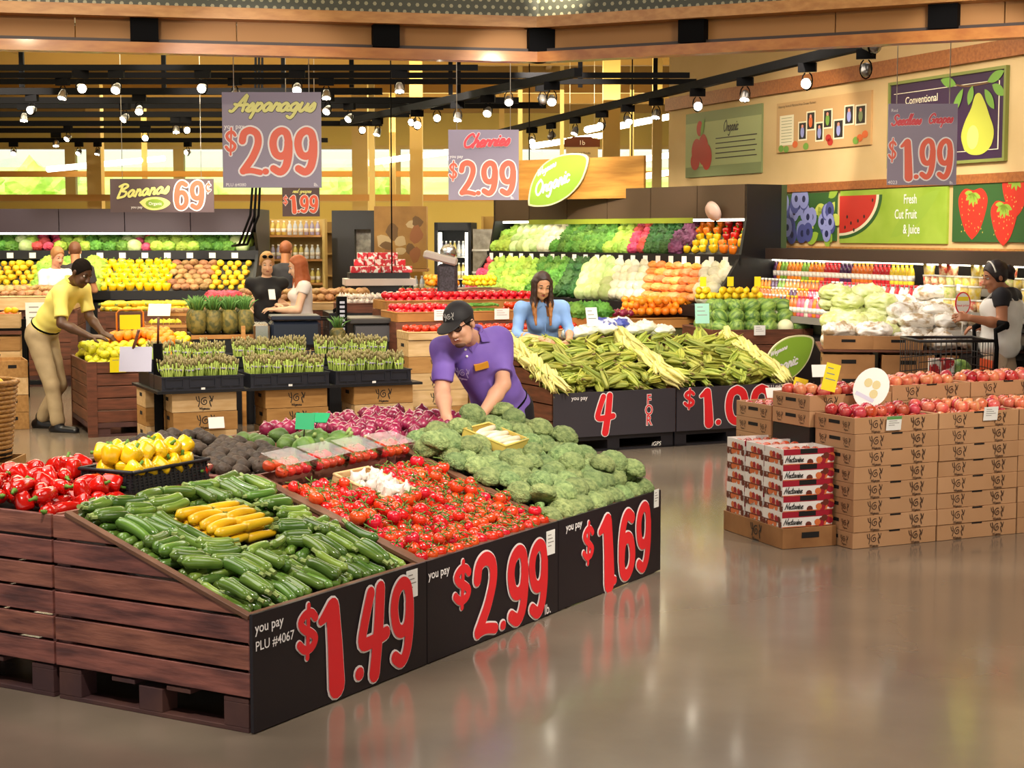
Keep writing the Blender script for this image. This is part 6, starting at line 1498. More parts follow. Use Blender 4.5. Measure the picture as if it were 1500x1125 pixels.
# melon bin
MB_ = grid((2.02, 16.9), math.radians(12)); 
planked_bin(MB_, 1.05, 1.0, .92, 'dark red planked bin of green melons behind the corn')
m_mel = mat('melon_rind', '#8fae4e', .45, col2='#4d7430', ns=4, stretch=(9, 9, .5), lo=.4, hi=.6, rv=.15); m_hon = mat('honeydew_rind', '#e4e3b8', .45, rv=.05)
KM = Kind([lambda: MB().ball((0, 0, 0), (.085, .085, .095), 16, 10).build('green_melon', m_mel)], '', 'melon', ''); KHN = Kind([lambda: MB().ball((0, 0, 0), .085, 16, 10).build('pale_melon', m_hon)], '', 'melon', '')
for l in range(3):
    for i in range(6-(l > 1)):
        for j in range(4-l):
            X = MB_ @ T(.1+i*.175+.04*l, .1+j*.19+l*.13, .93+.1*l) @ R(rnd.uniform(0, 6)) @ R(rnd.gauss(1.2, .4), 'X')
            (KHN if i >= 4 and l < 2 and j < 2 and (i+j+l) % 2 == 0 else KM).put(X, ('pale honeydew melon among the green melons' if i >= 4 and l < 2 and j < 2 and (i+j+l) % 2 == 0 else 'striped green melon heaped in the bin behind the corn'), 'honeydews in the melon bin' if i >= 4 and l < 2 and j < 2 and (i+j+l) % 2 == 0 else 'green melons behind the corn')
fill(KLE, MB_ @ T(.05, .62, 1.2), .8, .35, .09, .03, 2, 'lemon heaped behind the green melons', 'lemons behind the melons', .9)
for i in range(4): KHN.put(MB_ @ T(1.22+.19*i, .2, .9) , 'pale honeydew melon in the row right of the melon bin', 'honeydews right of the melon bin')
o = MB().box(1.08, 1.95, .02, .8, 0, .82).build('counter', m_dkw, X=MB_); tag(o, 'dark counter under the pale melons right of the melon bin', 'counter')
shelf_tag(MB_ @ T(.42, -.02, .86) @ basis((0, 0, 0), (1, 0, 0), (0, 0, 1)), .12, .1, 'pale price card on the front of the melon bin', 3)
shelf_tag(MB_ @ T(-.16, .1, .98) @ basis((0, 0, 0), (1, 0, 0), (0, .1, 1)), .15, .2, 'white and teal sign card at the left of the melon bin', 3).data.materials[0] = mat('mint_card', '#9fd4bf', .5)
for i in range(3): shelf_tag(MB_ @ T(.1+.3*i, .75, 1.33) @ basis((0, 0, 0), (1, 0, 0), (0, 0, 1)), .07, .1, 'small yellow card among the lemons behind the melons', 0, False, 'yellow cards by the lemons').data.materials[0] = m_ycard
# bagged potato tables on brown crates
m_brc = mat('tan_crate', '#b98552', .6, col2='#a06f40', ns=3, rv=.08); KCB = Kind([make_crate(.5, .42, .17, m_brc, 0, 1, 'end'), ], '', 'crate', '')
KCB = Kind([make_crate(.42, .5, .17, m_brc, 0, 1, 'none')], '', 'crate', '')
def slotted():
    o = make_crate(.42, .5, .17, m_brc, 0, 1, 'end')(); b = MB(); b.quad(.15, .27, .09, .125, .0016, 0, basis((0, 0, 0), (1, 0, 0), (0, 0, 1))); b.build('printed_marks', m_hole, o); return o
KCB = Kind([slotted], '', 'crate', '')
PT = grid((2.70, 14.6), math.radians(-8))
for c, (x, n) in enumerate(((0, 4), (.5, 4), (1.0, 4), (1.5, 4), (2.1, 4))):
    stack(PT @ T(x, -.05*(c == 1), 0), n+1, (1.05, 1, 1), 'tan crate with hand slots under the bagged potatoes, %s column from the left, %%s' % ('first', 'second', 'third', 'fourth', 'fifth')[c], 'tan crates under the potato bags', KCB)
o = MB().box(-.03, 2.6, -.02, 1.1, .86, .88).build('table_top', m_dkw, X=PT); tag(o, 'dark table board carried on tan crates under the bagged potatoes', 'table')
for c in range(2): KCB.put(PT @ T(.42+c*.02-.44*c, -.02, .882) @ S(1.0, 1, .7), '%s tan crate on top of the bagged potato table' % ('right', 'left')[c], 'tan crates on the potato table')
KPB = Kind([bag('potato_bag', mat('clear_potato_bag', '#f1ece4', .18, col2='#b39a78', ns=11, lo=.5, hi=.62, bump=.7, bs=22, rv=.1, coat=.5), .17, .12, .07, s_) for s_ in (1, 4, 7)], '', 'bag', '')
KGB = Kind([bag('green_salad_bag', mat('pale_green_bag', '#e3e6b4', .25, col2='#c3cf7a', ns=10, bump=.6, bs=20, rv=.1, coat=.5), .16, .12, .07, 3)], '', 'bag', '')
for j in range(5):
    for i in range(9):
        for l in range(2):
            u, v = .14+i*.29+.1*(j % 2), .14+j*.2
            if l and rnd.random() < .35: continue
            K = KGB if i < 2 and j > 0 else KPB
            K.put(PT @ T(u, v, .95+.09*l+.075*j) @ R(rnd.uniform(-.7, .7)) @ R(rnd.gauss(.1, .2), 'X'), 'shiny %s bag of %s heaped on the tan crate table' % (('pale green', 'vegetables') if K is KGB else ('white', 'potatoes')), 'salad bags' if K is KGB else 'potato bags on the tan crate table')
# ---- left middle distance: dark counters, slatted baskets, pineapples
DL = grid((-4.95, 20.2), math.radians(14))
planked_bin(DL, 1.3, .9, .95, 'dark red planked bin of yellow squash behind the man in yellow', n=4)
fill(KSQ, DL @ T(.05, .05, .95), 1.2, .8, .12, .02, 2, 'pale yellow squash in the dark bin behind the man in yellow', 'squash in the dark bin', .7)
DL2 = grid((-6.9, 20.6), math.radians(8)); planked_bin(DL2, 1.55, .9, .95, 'dark red planked bin at the far left behind the peaches', n=4)
tray('produce_tray', DL2 @ T(.0, -.05, .95), 1.5, .8, .16, m_crate, 'pale wooden tray on the dark bin at the far left', 'tray', .015, 0)
fill(K_pot, DL2 @ T(.03, .0, 1.1), 1.4, .7, .1, .04, 2, 'tan potato in the pale tray at the far left', 'potatoes in the pale tray', .7)
PD = grid((-3.55, 19.6), math.radians(12))
o = MB().box(0, 2.1, 0, .8, 0, .98).build('counter', m_dkw, X=PD); tag(o, 'dark counter of mixed roots in front of the far left case', 'counter')
tray('produce_tray', PD @ T(0, 0, .985), 2.1, .8, .08, m_crate, 'pale tray of mixed roots in front of the far left case', 'tray', .015, 0)
fill(K_pot, PD @ T(.4, .03, 1.08), 1.6, .7, .11, .05, 2, 'tan potato on the root counter before the far left case', 'potatoes on the root counter', .7)
fill(K_rad, PD @ T(.02, .05, 1.08), .42, .6, .13, .05, 1, 'red radish bunch on the root counter before the far left case', 'radishes on the root counter', .9)
def slat_basket(w, d, h):
    def f():
        t = empty('slatted_basket', (0, 0, 0)); b = MB(); n = int(w/.06)
        for i in range(n): b.box(w*i/n+.003, w*(i+1)/n-.003, 0, .01, 0, h); b.box(w*i/n+.003, w*(i+1)/n-.003, d-.01, d, 0, h)
        n = int(d/.06)
        for i in range(n): b.box(0, .01, d*i/n+.003, d*(i+1)/n-.003, 0, h); b.box(w-.01, w, d*i/n+.003, d*(i+1)/n-.003, 0, h)
        b.box(.01, w-.01, .01, d-.01, h*.5, h*.52); b.build('slats', mat('chestnut_slat', '#a06a34', .5, col2='#83521f', ns=4, rv=.08), t)
        b = MB()
        for z in (h*.12, h*.85): b.box(-.008, w+.008, -.008, 0, z, z+.03); b.box(-.008, 0, 0, d, z, z+.03); b.box(w, w+.008, 0, d, z, z+.03)
        b.build('hoop', mat('pale_hoop', '#c99352', .5), t); return t
    return f
KSB = Kind([slat_basket(.42, .4, .34)], '', 'basket', '')
SB = grid((-3.78, 17.4), math.radians(14))
for i, (x, y, z, s_) in enumerate(((0, 0, .62, 1), (.44, -.04, .62, 1), (.2, .42, .75, .9))): KSB.put(SB @ T(x, y, z) @ S(s_), 'chestnut slatted basket behind the oranges, %s' % ('left of the front pair', 'right of the front pair', 'the raised one at the back')[i], 'slatted baskets behind the oranges')
o = MB().box(-.1, 1.0, -.1, 1.0, 0, .615).build('counter', m_dkw, X=SB); tag(o, 'dark counter under the slatted baskets behind the oranges', 'counter')
MB().box(.16, .6, .41, .85, .615, .748).build('riser_block', m_dkw, X=SB); tag(bpy.data.objects[-1] if False else [o for o in bpy.data.objects if o.name.startswith('riser_block')][-1], 'dark riser under the raised slatted basket', 'riser')
fill(KA, SB @ T(.46, 0, .92), .36, .34, .09, .02, 1, 'avocado in the right slatted basket behind the oranges', 'avocados in the slatted basket', .9); fill(KLG, SB @ T(.02, .02, .92), .38, .34, .09, .03, 1, 'yellow-green lemon in the left slatted basket', 'lemons in the slatted basket', .9); fill(K_pot, SB @ T(.22, .45, 1.02), .3, .28, .1, .03, 1, 'potato in the raised slatted basket', 'potatoes in the raised basket', .9)
shelf_tag(SB @ T(.03, .3, 1.02) @ R(-.3) @ basis((0, 0, 0), (1, 0, 0), (0, .5, 1)), .24, .14, 'white card leaning above the slatted baskets', 0)
m_pin = mat('pineapple_skin', '#7a6a2c', .6, col2='#4a4a22', ns=26, lo=.4, hi=.6, bump=.9, bs=40, rv=.15); m_crn = mat('pineapple_crown', '#5d8a3e', .55, rv=.1)
def pineapple():
    o = MB().lathe([(1e-6, 0), (.05, .004), (.07, .04), (.076, .1), (.068, .16), (.045, .19), (1e-6, .195)], 16, lobes=8, amp=.03).build('pineapple', m_pin); b = MB()
    for i in range(16):
        a = i*2.4; k = i/16; r0 = .03*(1-k); l = .05+.06*(1-abs(k-.5)); ou = .06*(1-k)+.008
        b.tube([(r0*math.cos(a), r0*math.sin(a), .18), ((r0+ou*.6)*math.cos(a), (r0+ou*.6)*math.sin(a), .19+l*.6+.02*k), ((r0+ou*1.5)*math.cos(a), (r0+ou*1.5)*math.sin(a), .19+l*.9+.03*k)], [.014, .011, .001], 4, flat=.4)
    b.build('leaf_crown', m_crn, o); return o
KPI = Kind([pineapple], '', 'pineapple', '')
PS = grid((-3.08, 16.5), math.radians(16))
o = empty('display_rack', PS, 'wooden rack with a pale top rail holding the pineapples', 'rack'); MB().box(-.05, .55, 0, .6, .0, .89).build('rack_body', m_darker, o); MB().box(-.06, .56, -.02, .0, .85, .89).build('front_rail', m_oak, o)
for i in range(4):
    for j in range(3): KPI.put(PS @ T(.02+i*.155, .1+j*.17, .892) @ R(rnd.uniform(0, 6)) @ S(1.15, 1.15, 1.25), 'pineapple standing in the group left of the scale', 'pineapples left of the scale')
# scale with a steel side and a dark hood
SC = grid((-2.55, 16.6), math.radians(12)); o = empty('produce_scale', SC, 'boxy dark produce scale with a steel side panel behind the asparagus', 'scale')
MB().box(0, .16, -.1, .3, .62, 1.0).build('steel_side', m_chrome, o, bevel=.02); MB().box(.17, .66, -.08, .3, .76, 1.02).build('hood', mat('blue_black_plastic', '#1f2533', .3), o, bevel=.03); MB().box(.17, .66, -.1, .32, 1.03, 1.075).build('top_tray', MATS['blue_black_plastic'], o, bevel=.01); MB().box(.0, .7, -.02, .4, .0, .62).build('pedestal', m_darker, o)
rk = empty('wire_frame_rack', SC @ T(-.1, -.12, 0), 'low golden wooden frame rack in front of the scale', 'rack')
b = MB(); b.box(-.02, .02, 0, .04, 0, .98); b.box(-.02, 1.15, 0, .04, .70, .73); b.box(1.11, 1.15, 0, .04, .0, .73); b.build('frame', m_oak, rk)
KPI.put(SC @ T(.85, .15, .73) @ S(1.1), 'single pineapple standing right of the scale'); KPI.o[0] if False else None
o = MB().box(.75, .98, .02, .3, 0, .728).build('counter', m_darker, X=SC); tag(o, 'small dark stand under the single pineapple', 'stand')
# dark weighing station with a flat belt and a post
WS = grid((-1.62, 17.2), math.radians(12)); o = empty('weighing_station', WS, 'low black weighing station with a flat top behind the asparagus', 'station')
MB().box(0, .72, 0, .7, .0, .96).build('cabinet', m_darker, o, bevel=.01); MB().box(-.04, .76, -.04, .6, .96, 1.02).build('flat_top', mat('graphite_top', '#3a3634', .35), o, bevel=.012); MB().box(.02, .7, -.035, -.005, .78, .94).build('front_tray', mat('graphite_tray', '#4a474a', .35), o)
MB().box(-.16, -.06, .0, .12, 0, 1.24).build('post', m_black, o); b = MB()
for i in range(7): b.quad(-.135, -.085, .9+i*.045, .925+i*.045, 0, 0, T(0, -.002, 0) @ basis((0, 0, 0), (1, 0, 0), (0, 0, 1)))
b.build('indicator_marks', mat('pale_marks', '#b9b9c6', .5), o)
b = MB(); b.box(-.32, -.02, -.3, .1, .74, .80); b.build('receipt_tray', mat('beige_tray', '#c9b9a4', .5), o)
for i, (x, z) in enumerate(((.05, 1.021), (.42, 1.021))):
    pass
# stacked tomato trays, red berry display behind the station
TB_ = grid((-1.45, 18.9), math.radians(12))
o = MB().box(-.6, .85, 0, .7, 0, 1.0).build('counter', m_darker, X=TB_); tag(o, 'black counter of stacked fruit trays behind the weighing station', 'counter')
for k in range(3):
    tray('produce_tray', TB_ @ T(.22, -.02+.14*k, 1.0+.085*k), .52, .18, .05, m_white, 'white tray of tomatoes stepped on the black counter, %s step' % ('lowest', 'middle', 'top')[k], 'tray', .006, 0)
    for i in range(6): KTM.put(TB_ @ T(.27+.085*i, .06+.14*k, 1.06+.085*k), 'tomato in the %s white stepped tray' % ('lowest', 'middle', 'top')[k], 'tomatoes in the %s stepped tray' % ('lowest', 'middle', 'top')[k])
tray('produce_tray', TB_ @ T(-.5, .0, 1.0), .6, .4, .1, m_dkw, 'dark wooden tray of garlic on the black counter', 'tray', .012, 0)
fill(KG, TB_ @ T(-.48, .02, 1.1), .56, .36, .07, .02, 2, 'garlic bulb in the dark tray on the black counter', 'garlic on the black counter', .8)
RB = grid((-1.95, 20.6), math.radians(10))
o = empty('berry_display', RB, 'red and white tiered berry display with a silver shelf in the background', 'display')
MB().box(-.05, .75, 0, .6, 0, 1.25).build('cabinet', m_darker, o); MB().box(-.08, .78, -.06, .5, 1.25, 1.33).build('silver_shelf', mat('silver_shelf_front', '#d8c9c4', .3), o); MB().box(-.02, .72, .1, .5, 1.33, 1.4).build('dark_ledge', m_darker, o)
m_bb = mat('berry_box_red', '#c9202e', .35, col2='#f2e6e2', ns=18, lo=.5, hi=.56, rv=.15)
KBX = Kind([lambda: MB().box(-.06, .06, -.05, .05, 0, .08).build('berry_box', m_bb, bevel=.004)], '', 'box', '')
for k in range(3):
    for i in range(6-k): KBX.put(RB @ T(.06+.128*i+.05*k, .2+.1*k, 1.401+.083*k) @ R(rnd.uniform(-.15, .15)), 'red and white berry box on the tiered berry display', 'berry boxes on the tiered display')
GB = grid((-1.05, 20.8), math.radians(10)); o = MB().box(0, 1.0, 0, .7, 0, 1.2).build('counter', m_dkw, X=GB); tag(o, 'dark stand of mixed citrus right of the berry display', 'counter')
fill(KOR, GB @ T(.02, .02, 1.24), .45, .6, .1, .03, 2, 'orange on the dark stand right of the berry display', 'oranges right of the berry display', .8); fill(KLE, GB @ T(.5, .02, 1.24), .45, .6, .09, .03, 2, 'lemon on the dark stand right of the berry display', 'lemons right of the berry display', .8)
hs = empty('hanging_scale', (-.72, 18.6, 1.5), 'black weighing column with a pale tilted head behind the man in purple', 'scale')
MB().box(-.1, .12, -.08, .1, -1.5, .05).build('column', mat('speckled_black', '#2a272b', .6, col2='#4a4650', ns=40), hs, bevel=.03); MB().box(-.28, .1, -.12, .05, .05, .14, 0, R(.25, 'Y')).build('head', mat('pale_grey_plastic', '#b9b0a8', .4), hs, bevel=.02); MB().lathe([(.0, -.02), (.09, -.02), (.09, .02), (.0, .02)], 18, 0, T(.02, -.06, .18) @ R(PI/2, 'X')).build('dial', m_chrome, hs)
MB().tube([(-.6, 0, -.05), (-.6, .0, 1.4), (-.6, 0, 3.45)], .008, 5).build('hanging_cord', m_black, hs)
# ---- background fixtures: glass door coolers, mural cupboard, jar shelves
def cooler(X, w, h, d, label):
    t = empty('glass_door_cooler', X, label, 'cooler'); b = MB(); b.box(0, .05, 0, d, 0, h); b.box(w-.05, w, 0, d, 0, h); b.box(0, w, 0, d, h-.12, h); b.box(0, w, 0, d, 0, .15); b.box(0, w, d-.04, d, 0, h); b.build('cabinet', m_darker, t)
    for k in range(5): MB().box(.05, w-.05, .1, d-.05, .2+k*.33, .215+k*.33).build('shelf', m_white, t)
    MB().box(.06, .1, .06, .1, .2, h-.15).build('light_tube', MATS['case_light'], t); MB().box(w-.1, w-.06, .06, .1, .2, h-.15).build('light_tube', MATS['case_light'], t)
    g = MB().box(.05, w-.05, 0, .012, .16, h-.13).build('glass_door', m_clear, t); MB().box(w-.12, w-.09, -.05, -.02, .8, 1.3).build('handle', m_chrome, g); return t
CLX = T(*at(636, 330, 25.5).xy.to_3d()) @ R(math.radians(-6))
cooler(CLX, .56, 2.05, .7, 'black cooler with a glass door of bottled drinks behind the tomato island')
KDR = {k: Kind([bottle(c, '#f4f1ea')], '', 'bottle', '') for k, c in dict(pale='#cfd4dc', lilac='#a9a0c0', yellow='#d9c468').items()}
for k in range(5):
    for i in range(7): c = ('pale', 'lilac', 'yellow')[(i//2+k) % 3]; KDR[c].put(CLX @ T(.09+i*.064, .2, .216+k*.33) @ S(.8, .8, 1.1), '%s drink bottle behind the glass cooler door' % c, '%s bottles in the glass door cooler' % c)
st = empty('wrapped_shelving', CLX @ T(.6, -.1, 0), 'tall pale shelving of wrapped goods beside the glass door cooler', 'shelving')
b = MB(); b.box(0, .75, .0, .5, 0, 1.95); b.build('carcass', mat('grey_white_shelving', '#b9b2a2', .4, col2='#8f8878', ns=9, bump=.3), st)
for k in range(5): MB().box(-.01, .76, -.03, 0, .3+k*.33, .33+k*.33).build('shelf_edge', m_white, st)
mu = empty('mural_cupboard', T(*at(548, 330, 26).xy.to_3d()), 'ochre cupboard with a faded painted mural in the background', 'cupboard')
MB().box(0, .8, 0, .5, 1.35, 2.3).build('upper_cabinet', mat('mural_ochre', '#b98a45', .6, col2='#a3763a', ns=3), mu); b = MB(); q = random.Random(4)
for i in range(12): blob(b, .1+.6*q.random(), 1.5+.65*q.random(), .05+.06*q.random(), .06+.08*q.random(), .003+i*.0004, i % 3, 10, .2, i, basis((0, 0, 0), (1, 0, 0), (0, 0, 1)))
b.build('painted_mural', [mat('mural_rust', '#a5683c', .6), mat('mural_cream', '#d3b889', .6), mat('mural_brown', '#7a5a34', .6)], mu); MB().box(-.02, .82, -.02, .5, .0, 1.0).build('base_cabinet', m_dkw, mu); MB().box(-.02, .82, -.02, .5, 1.3, 1.345).build('ledge', m_oak, mu)
for i in range(8): KDR['pale'].put(T(*at(548, 330, 26).xy.to_3d()) @ T(.06+i*.095, .1, 1.0) @ S(1.1), 'pale bottle under the mural cupboard', 'bottles under the mural cupboard')
dr = empty('service_doorway', T(*at(486, 330, 27).xy.to_3d()), 'dark framed service doorway with a lit cooler beyond, left of the mural cupboard', 'doorway')
b = MB(); b.box(0, .36, 0, .3, 0, 2.25); b.box(.36, .62, 0, .3, 1.95, 2.25); b.box(.62, .7, 0, .3, 0, 2.25); b.build('frame', m_darker, dr); MB().box(.36, .62, .25, .3, 0, 1.95).build('lit_interior', mat('pale_interior', '#c9c4b4', .5, col2='#8a8578', ns=10), dr)
js = empty('jar_shelving', T(*at(388, 330, 25.5).xy.to_3d()), 'yellow-lit wooden shelving of jars behind the two women', 'shelving')
b = MB(); b.box(0, .9, .3, .34, 0, 2.1); b.box(0, .04, 0, .3, 0, 2.1); b.box(.86, .9, 0, .3, 0, 2.1); b.build('carcass', m_post, js)
for k in range(4): MB().box(.04, .86, .0, .3, .75+k*.36, .78+k*.36).build('shelf', m_oak, js)
for k in range(4):
    for i in range(9): c = ('yellow', 'pale', 'lilac')[(i//3+k) % 3]; KDR[c].put(T(*at(388, 330, 25.5).xy.to_3d()) @ T(.1+i*.085, .12, .781+k*.36) @ S(1.0), '%s jar on the shelving behind the two women' % c, '%s jars behind the women' % c)
wd = empty('cable_bundle', (-3.15, 20.5, 0), 'bundle of black cables dropping to the far left case', 'cables')
for i in range(3): MB().tube([(.1+.04*i, 0, 4.95), (.05+.04*i, 0, 2.8), (-.02+.05*i, .05, 2.1), (-.2+.05*i, .3, 1.75), (-.5, 1.6, 1.72)], .016, 6).build('cable', m_black, wd)
# long back counter & amber panelling under the windows
o = MB().box(-13, -3.2, 38.6, 39.4, 0, 1.2).build('back_counter', mat('amber_counter', '#a5722c', .5)); tag(o, 'long amber counter under the far windows', 'counter')
for i, (px, wpx, zt, Y, c, l) in enumerate(((470, 60, 2.1, 31, '#8a6a34', 'tall amber display unit in the far aisle left of the doorway'), (735, 60, 2.2, 31, '#9a7a3c', 'tall amber display unit behind the wooden header board'), (930, 70, 2.3, 28, '#d9cda4', 'pale shelving unit seen between the posts by the poster wall'), (600, 40, 2.3, 30, '#a9883e', 'amber column display behind the mural cupboard'))):
    a = at(px-wpx/2, 330, Y); c_ = at(px+wpx/2, 330, Y); o = empty('display_unit', (a.x, Y, 0), l, 'display'); w = c_.x-a.x
    m_ = mat('unit_'+c[1:], c, .6); b = MB(); b.box(0, w, .3, .36, 0, zt); b.box(0, .04, 0, .3, 0, zt); b.box(w-.04, w, 0, .3, 0, zt); b.build('carcass', m_, o)
    for k in range(5): MB().box(.04, w-.04, 0, .3, .3+k*.4, .33+k*.4).build('shelf', m_, o)
# ================================================================ people
def nv(v): v = np.array(v, float); return v/np.linalg.norm(v)
m_iris = mat('dark_eye', '#2a1a12', .2); m_eyew = mat('eye_white', '#e9e2da', .3)
def head_prims(B, c, f, u, s=1.0, fem=False):
    r = np.cross(f, u); ax = np.stack([r, f, u]); q = lambda a, b_, d: c+(r*a+f*b_+u*d)*s
    B.ell(q(0, -.012, .035), np.array([.074, .094, .088])*s, ax, .02)
    B.ell(q(0, .022, -.035), np.array([.060 if not fem else .056, .068, .080])*s, ax, .02)
    B.cone(q(-.03, .04, -.075), q(.03, .04, -.075), .03*s, .03*s, .03); B.ell(q(0, .066, -.098), np.array([.022, .018, .017])*s, ax, .02)
    B.cone(q(0, .088, .008), q(0, .108, -.03), .009*s, .0135*s, .012); B.ell(q(-.012, .098, -.034), np.full(3, .010)*s, None, .008); B.ell(q(.012, .098, -.034), np.full(3, .010)*s, None, .008)
    B.cone(q(-.038, .079, .024), q(.038, .079, .024), .010*s, .010*s, .014)
    for k in (-1, 1):
        B.ell(q(.033*k, .068, -.028), np.array([.022, .02, .02])*s, ax, .02); B.ell(q(.076*k, -.012, -.008), np.array([.010, .018, .03])*s, ax, .008)
    B.cone(q(-.02, .086, -.060), q(.02, .086, -.060), .0085*s, .0085*s, .008)
def arm_prims(B, S_, E, W, k=1.0, g=0):
    B.cone(S_, E, .050*k+g, .041*k+g, .03); B.cone(E, E+(W-E)*.35, .041*k+g, .042*k+g, .02); B.cone(E+(W-E)*.35, W, .042*k+g, .027*k+g, .02)
def hand_prims(B, W, d, n, side, curl=.5, s=1.0):
    """palm from the wrist W along d, palm facing n; thumb on the given side"""
    d, n = nv(d), nv(n); n = nv(n-d*(n@d)); t = np.cross(d, n)*side
    for k in (-.027, -.009, .009, .027): B.cone(W+t*k*.6*s, W+d*.085*s+t*k*s, .015*s, .012*s, .01)
    for i, (k, L) in enumerate(((.030, .068), (.010, .078), (-.011, .073), (-.030, .056))):
        p = W+d*.085*s+t*k*s; a = 0; dd = d
        for j, fr in enumerate((.45, .32, .23)):
            a = curl*(.55+.45*j+.08*i); dd = nv(d*math.cos(a)+n*math.sin(a)+t*k*1.2); p2 = p+dd*L*fr*s; B.cone(p, p2, (.0098-.0008*j)*s, (.0090-.0009*j)*s, .003); p = p2
    p = W+d*.03*s+t*.03*s; p2 = p+nv(d*.6+t*.75+n*.35)*.038*s; p3 = p2+nv(d*.9+t*.2+n*.5)*.03*s
    B.cone(p-t*.012*s, p2, .014*s, .0115*s, .008); B.cone(p2, p3, .0115*s, .009*s, .004)
def make_person(label, d):
    V3 = lambda p: np.array(p, float)
    pel = V3(d['pel']); base = np.array([pel[0], pel[1], 0.0]); sh = [V3(p)-base for p in d['sh']]; el = [V3(p)-base for p in d['el']]; wr = [V3(p)-base for p in d['wr']]
    pel = pel-base; hc = V3(d['head'])-base; f = nv(d['face']); u = nv(V3(d.get('up', (0, 0, 1)))); u = nv(u-f*(u@f)); h = d.get('h', .01); s = d.get('hs', 1.0); K = d.get('bulk', 1.0); fem = d.get('fem', False)
    t = empty('person', (base[0], base[1], 0), label, 'person')
    nb = V3(d['neck'])-base if 'neck' in d else (sh[0]+sh[1])/2+np.array([0, 0, .03])
    sp = nv(nb-pel); ri = nv(sh[1]-sh[0]); ri = nv(ri-sp*(ri@sp)); fw = np.cross(sp, ri)
    if fw@f < 0: fw = -fw
    ax = np.stack([ri, fw, sp]); L = np.linalg.norm(nb-pel)
    def torso(B, g=0, soft=0):
        B.ell(pel+sp*.68*L+fw*.005, np.array([.155*K+g, .108*K+g, .19+g]), ax, .05); B.ell(pel+sp*.32*L+fw*.012*K, np.array([.138*K+g, .108*K*(1.1 if K > 1.05 else 1)+g, .17+g]), ax, .06); B.ell(pel+sp*.02, np.array([.16*K+g, .118*K+g, .13+g]), ax, .05)
        B.cone(sh[0], sh[1], .052*K+g, .052*K+g, .05); B.cone(nb-sp*.05, nb+sp*.0, .075+g, .055+g, .04)
        if fem:
            for k in (-1, 1): B.ell(pel+sp*.66*L+fw*.085+ri*.07*k, np.full(3, .062+g), None, .04)
    hips = [pel-ri*.085-sp*.03, pel+ri*.085-sp*.03]
    kn = [V3(p)-base for p in d['kn']]; an = [V3(p)-base for p in d['an']]; toe = V3(d.get('toe', (0, -1, 0)))
    def legs(B, g=0):
        for i in (0, 1): B.cone(hips[i], kn[i], .085*K+g, .055+g, .04); B.cone(kn[i], kn[i]+(an[i]-kn[i])*.4, .055+g, .054+g, .03); B.cone(kn[i]+(an[i]-kn[i])*.4, an[i], .054+g, .036+g, .03)
    B = Body(.03); torso(B, -.014); legs(B, -.008 if d.get('trousers') else 0)
    for i in (0, 1):
        arm_prims(B, sh[i], el[i], wr[i], d.get('armk', 1.0)); hd = d['hand'][i]; hand_prims(B, wr[i], hd[0], hd[1], hd[2], hd[3], d.get('hk', 1.0))
        ft = nv(toe*np.array([1, 1, 0])); B.cone(an[i]-ft*.03, an[i]+ft*.14-np.array([0, 0, .045]), .04, .03, .02)
    B.cone(nb-sp*.03, hc-u*.055*s-f*.015*s, .058*(.9 if fem else 1), .053*(.9 if fem else 1), .025); head_prims(B, hc, f, u, s, fem)
    skin = mat('skin_'+d['skin'][1:], d['skin'], .5, sss=.08, bump=.04, bs=120); o = B.mesh('body', skin, h, t)
    r = np.cross(f, u); q = lambda a, b_, c_: tuple(hc+(r*a+f*b_+u*c_)*s)
    if d.get('features', True):
        b = MB()
        for k in (-1, 1):
            b.tube([q(.018*k, .088, .034), q(.034*k, .088, .040), q(.052*k, .074, .034)], [.003*s, .0045*s, .002*s], 5)
        b.build('eyebrow', mat('brow_'+d['hair'][1:], d['hair'], .7), t)
        b = MB()
        for k in (-1, 1): b.ball(q(.032*k, .0725, .012), .0125*s, 10, 6, 0)
        e = b.build('eye', m_eyew, t); b = MB()
        for k in (-1, 1): b.ball(q(.032*k, .0810, .009), .0062*s, 8, 6, 0); b.tube([q(.018*k, .084, .012), q(.032*k, .0875, .013 if not fem else .010), q(.046*k, .079, .010)], .0026*s, 4)
        b.build('iris_and_lash', m_iris, e)
        b = MB(); w_ = .026 if d.get('smile') else .02
        b.tube([q(-w_, .083, -.058+(.008 if d.get('smile') else .002)), q(-.01, .096, -.060), q(.01, .096, -.060), q(w_, .083, -.058+(.008 if d.get('smile') else .002))], [.002*s, .0055*s, .0055*s, .002*s], 6)
        b.build('lips', mat('lips_'+d.get('lips', '#a8584e')[1:], d.get('lips', '#a8584e'), .4), t)
        if d.get('smile'): MB().tube([q(-.016, .094, -.056), q(0, .099, -.058), q(.016, .094, -.056)], .003*s, 5).build('teeth', m_white, t)
    # shirt
    shc = d['shirt']; B = Body(.03); fr = d.get('sleeve', .75)
    for i in (0, 1):
        if fr <= 1: e_ = sh[i]+(el[i]-sh[i])*fr; B.cone(sh[i], e_+(el[i]-sh[i])*.12, .058*K+.006, .055+.008*K, .03); B.cut(e_, nv(el[i]-sh[i]), e_+(el[i]-sh[i])*.1, .10)
        else:
            e_ = el[i]+(wr[i]-el[i])*(fr-1); B.cone(sh[i], el[i], .058, .052, .03); B.cone(el[i], e_+(wr[i]-el[i])*.1, .052, .046, .02); B.cut(e_, nv(wr[i]-el[i]), e_+(wr[i]-el[i])*.12, .075)
    torso(B, .010)
    B.cut(nb+sp*.022+fw*.01, nv(sp*.95+fw*.2), nb+sp*.06+fw*.02, .115) if d.get('neckcut', True) else None
    hem = pel-sp*d.get('hem', .06)
    B.cut(hem, -sp, hem-sp*.1, .30)
    sh_o = B.mesh('shirt', shc, h*.9, t, d.get('wrinkle', .0045), d.get('wscale', 22), 3)
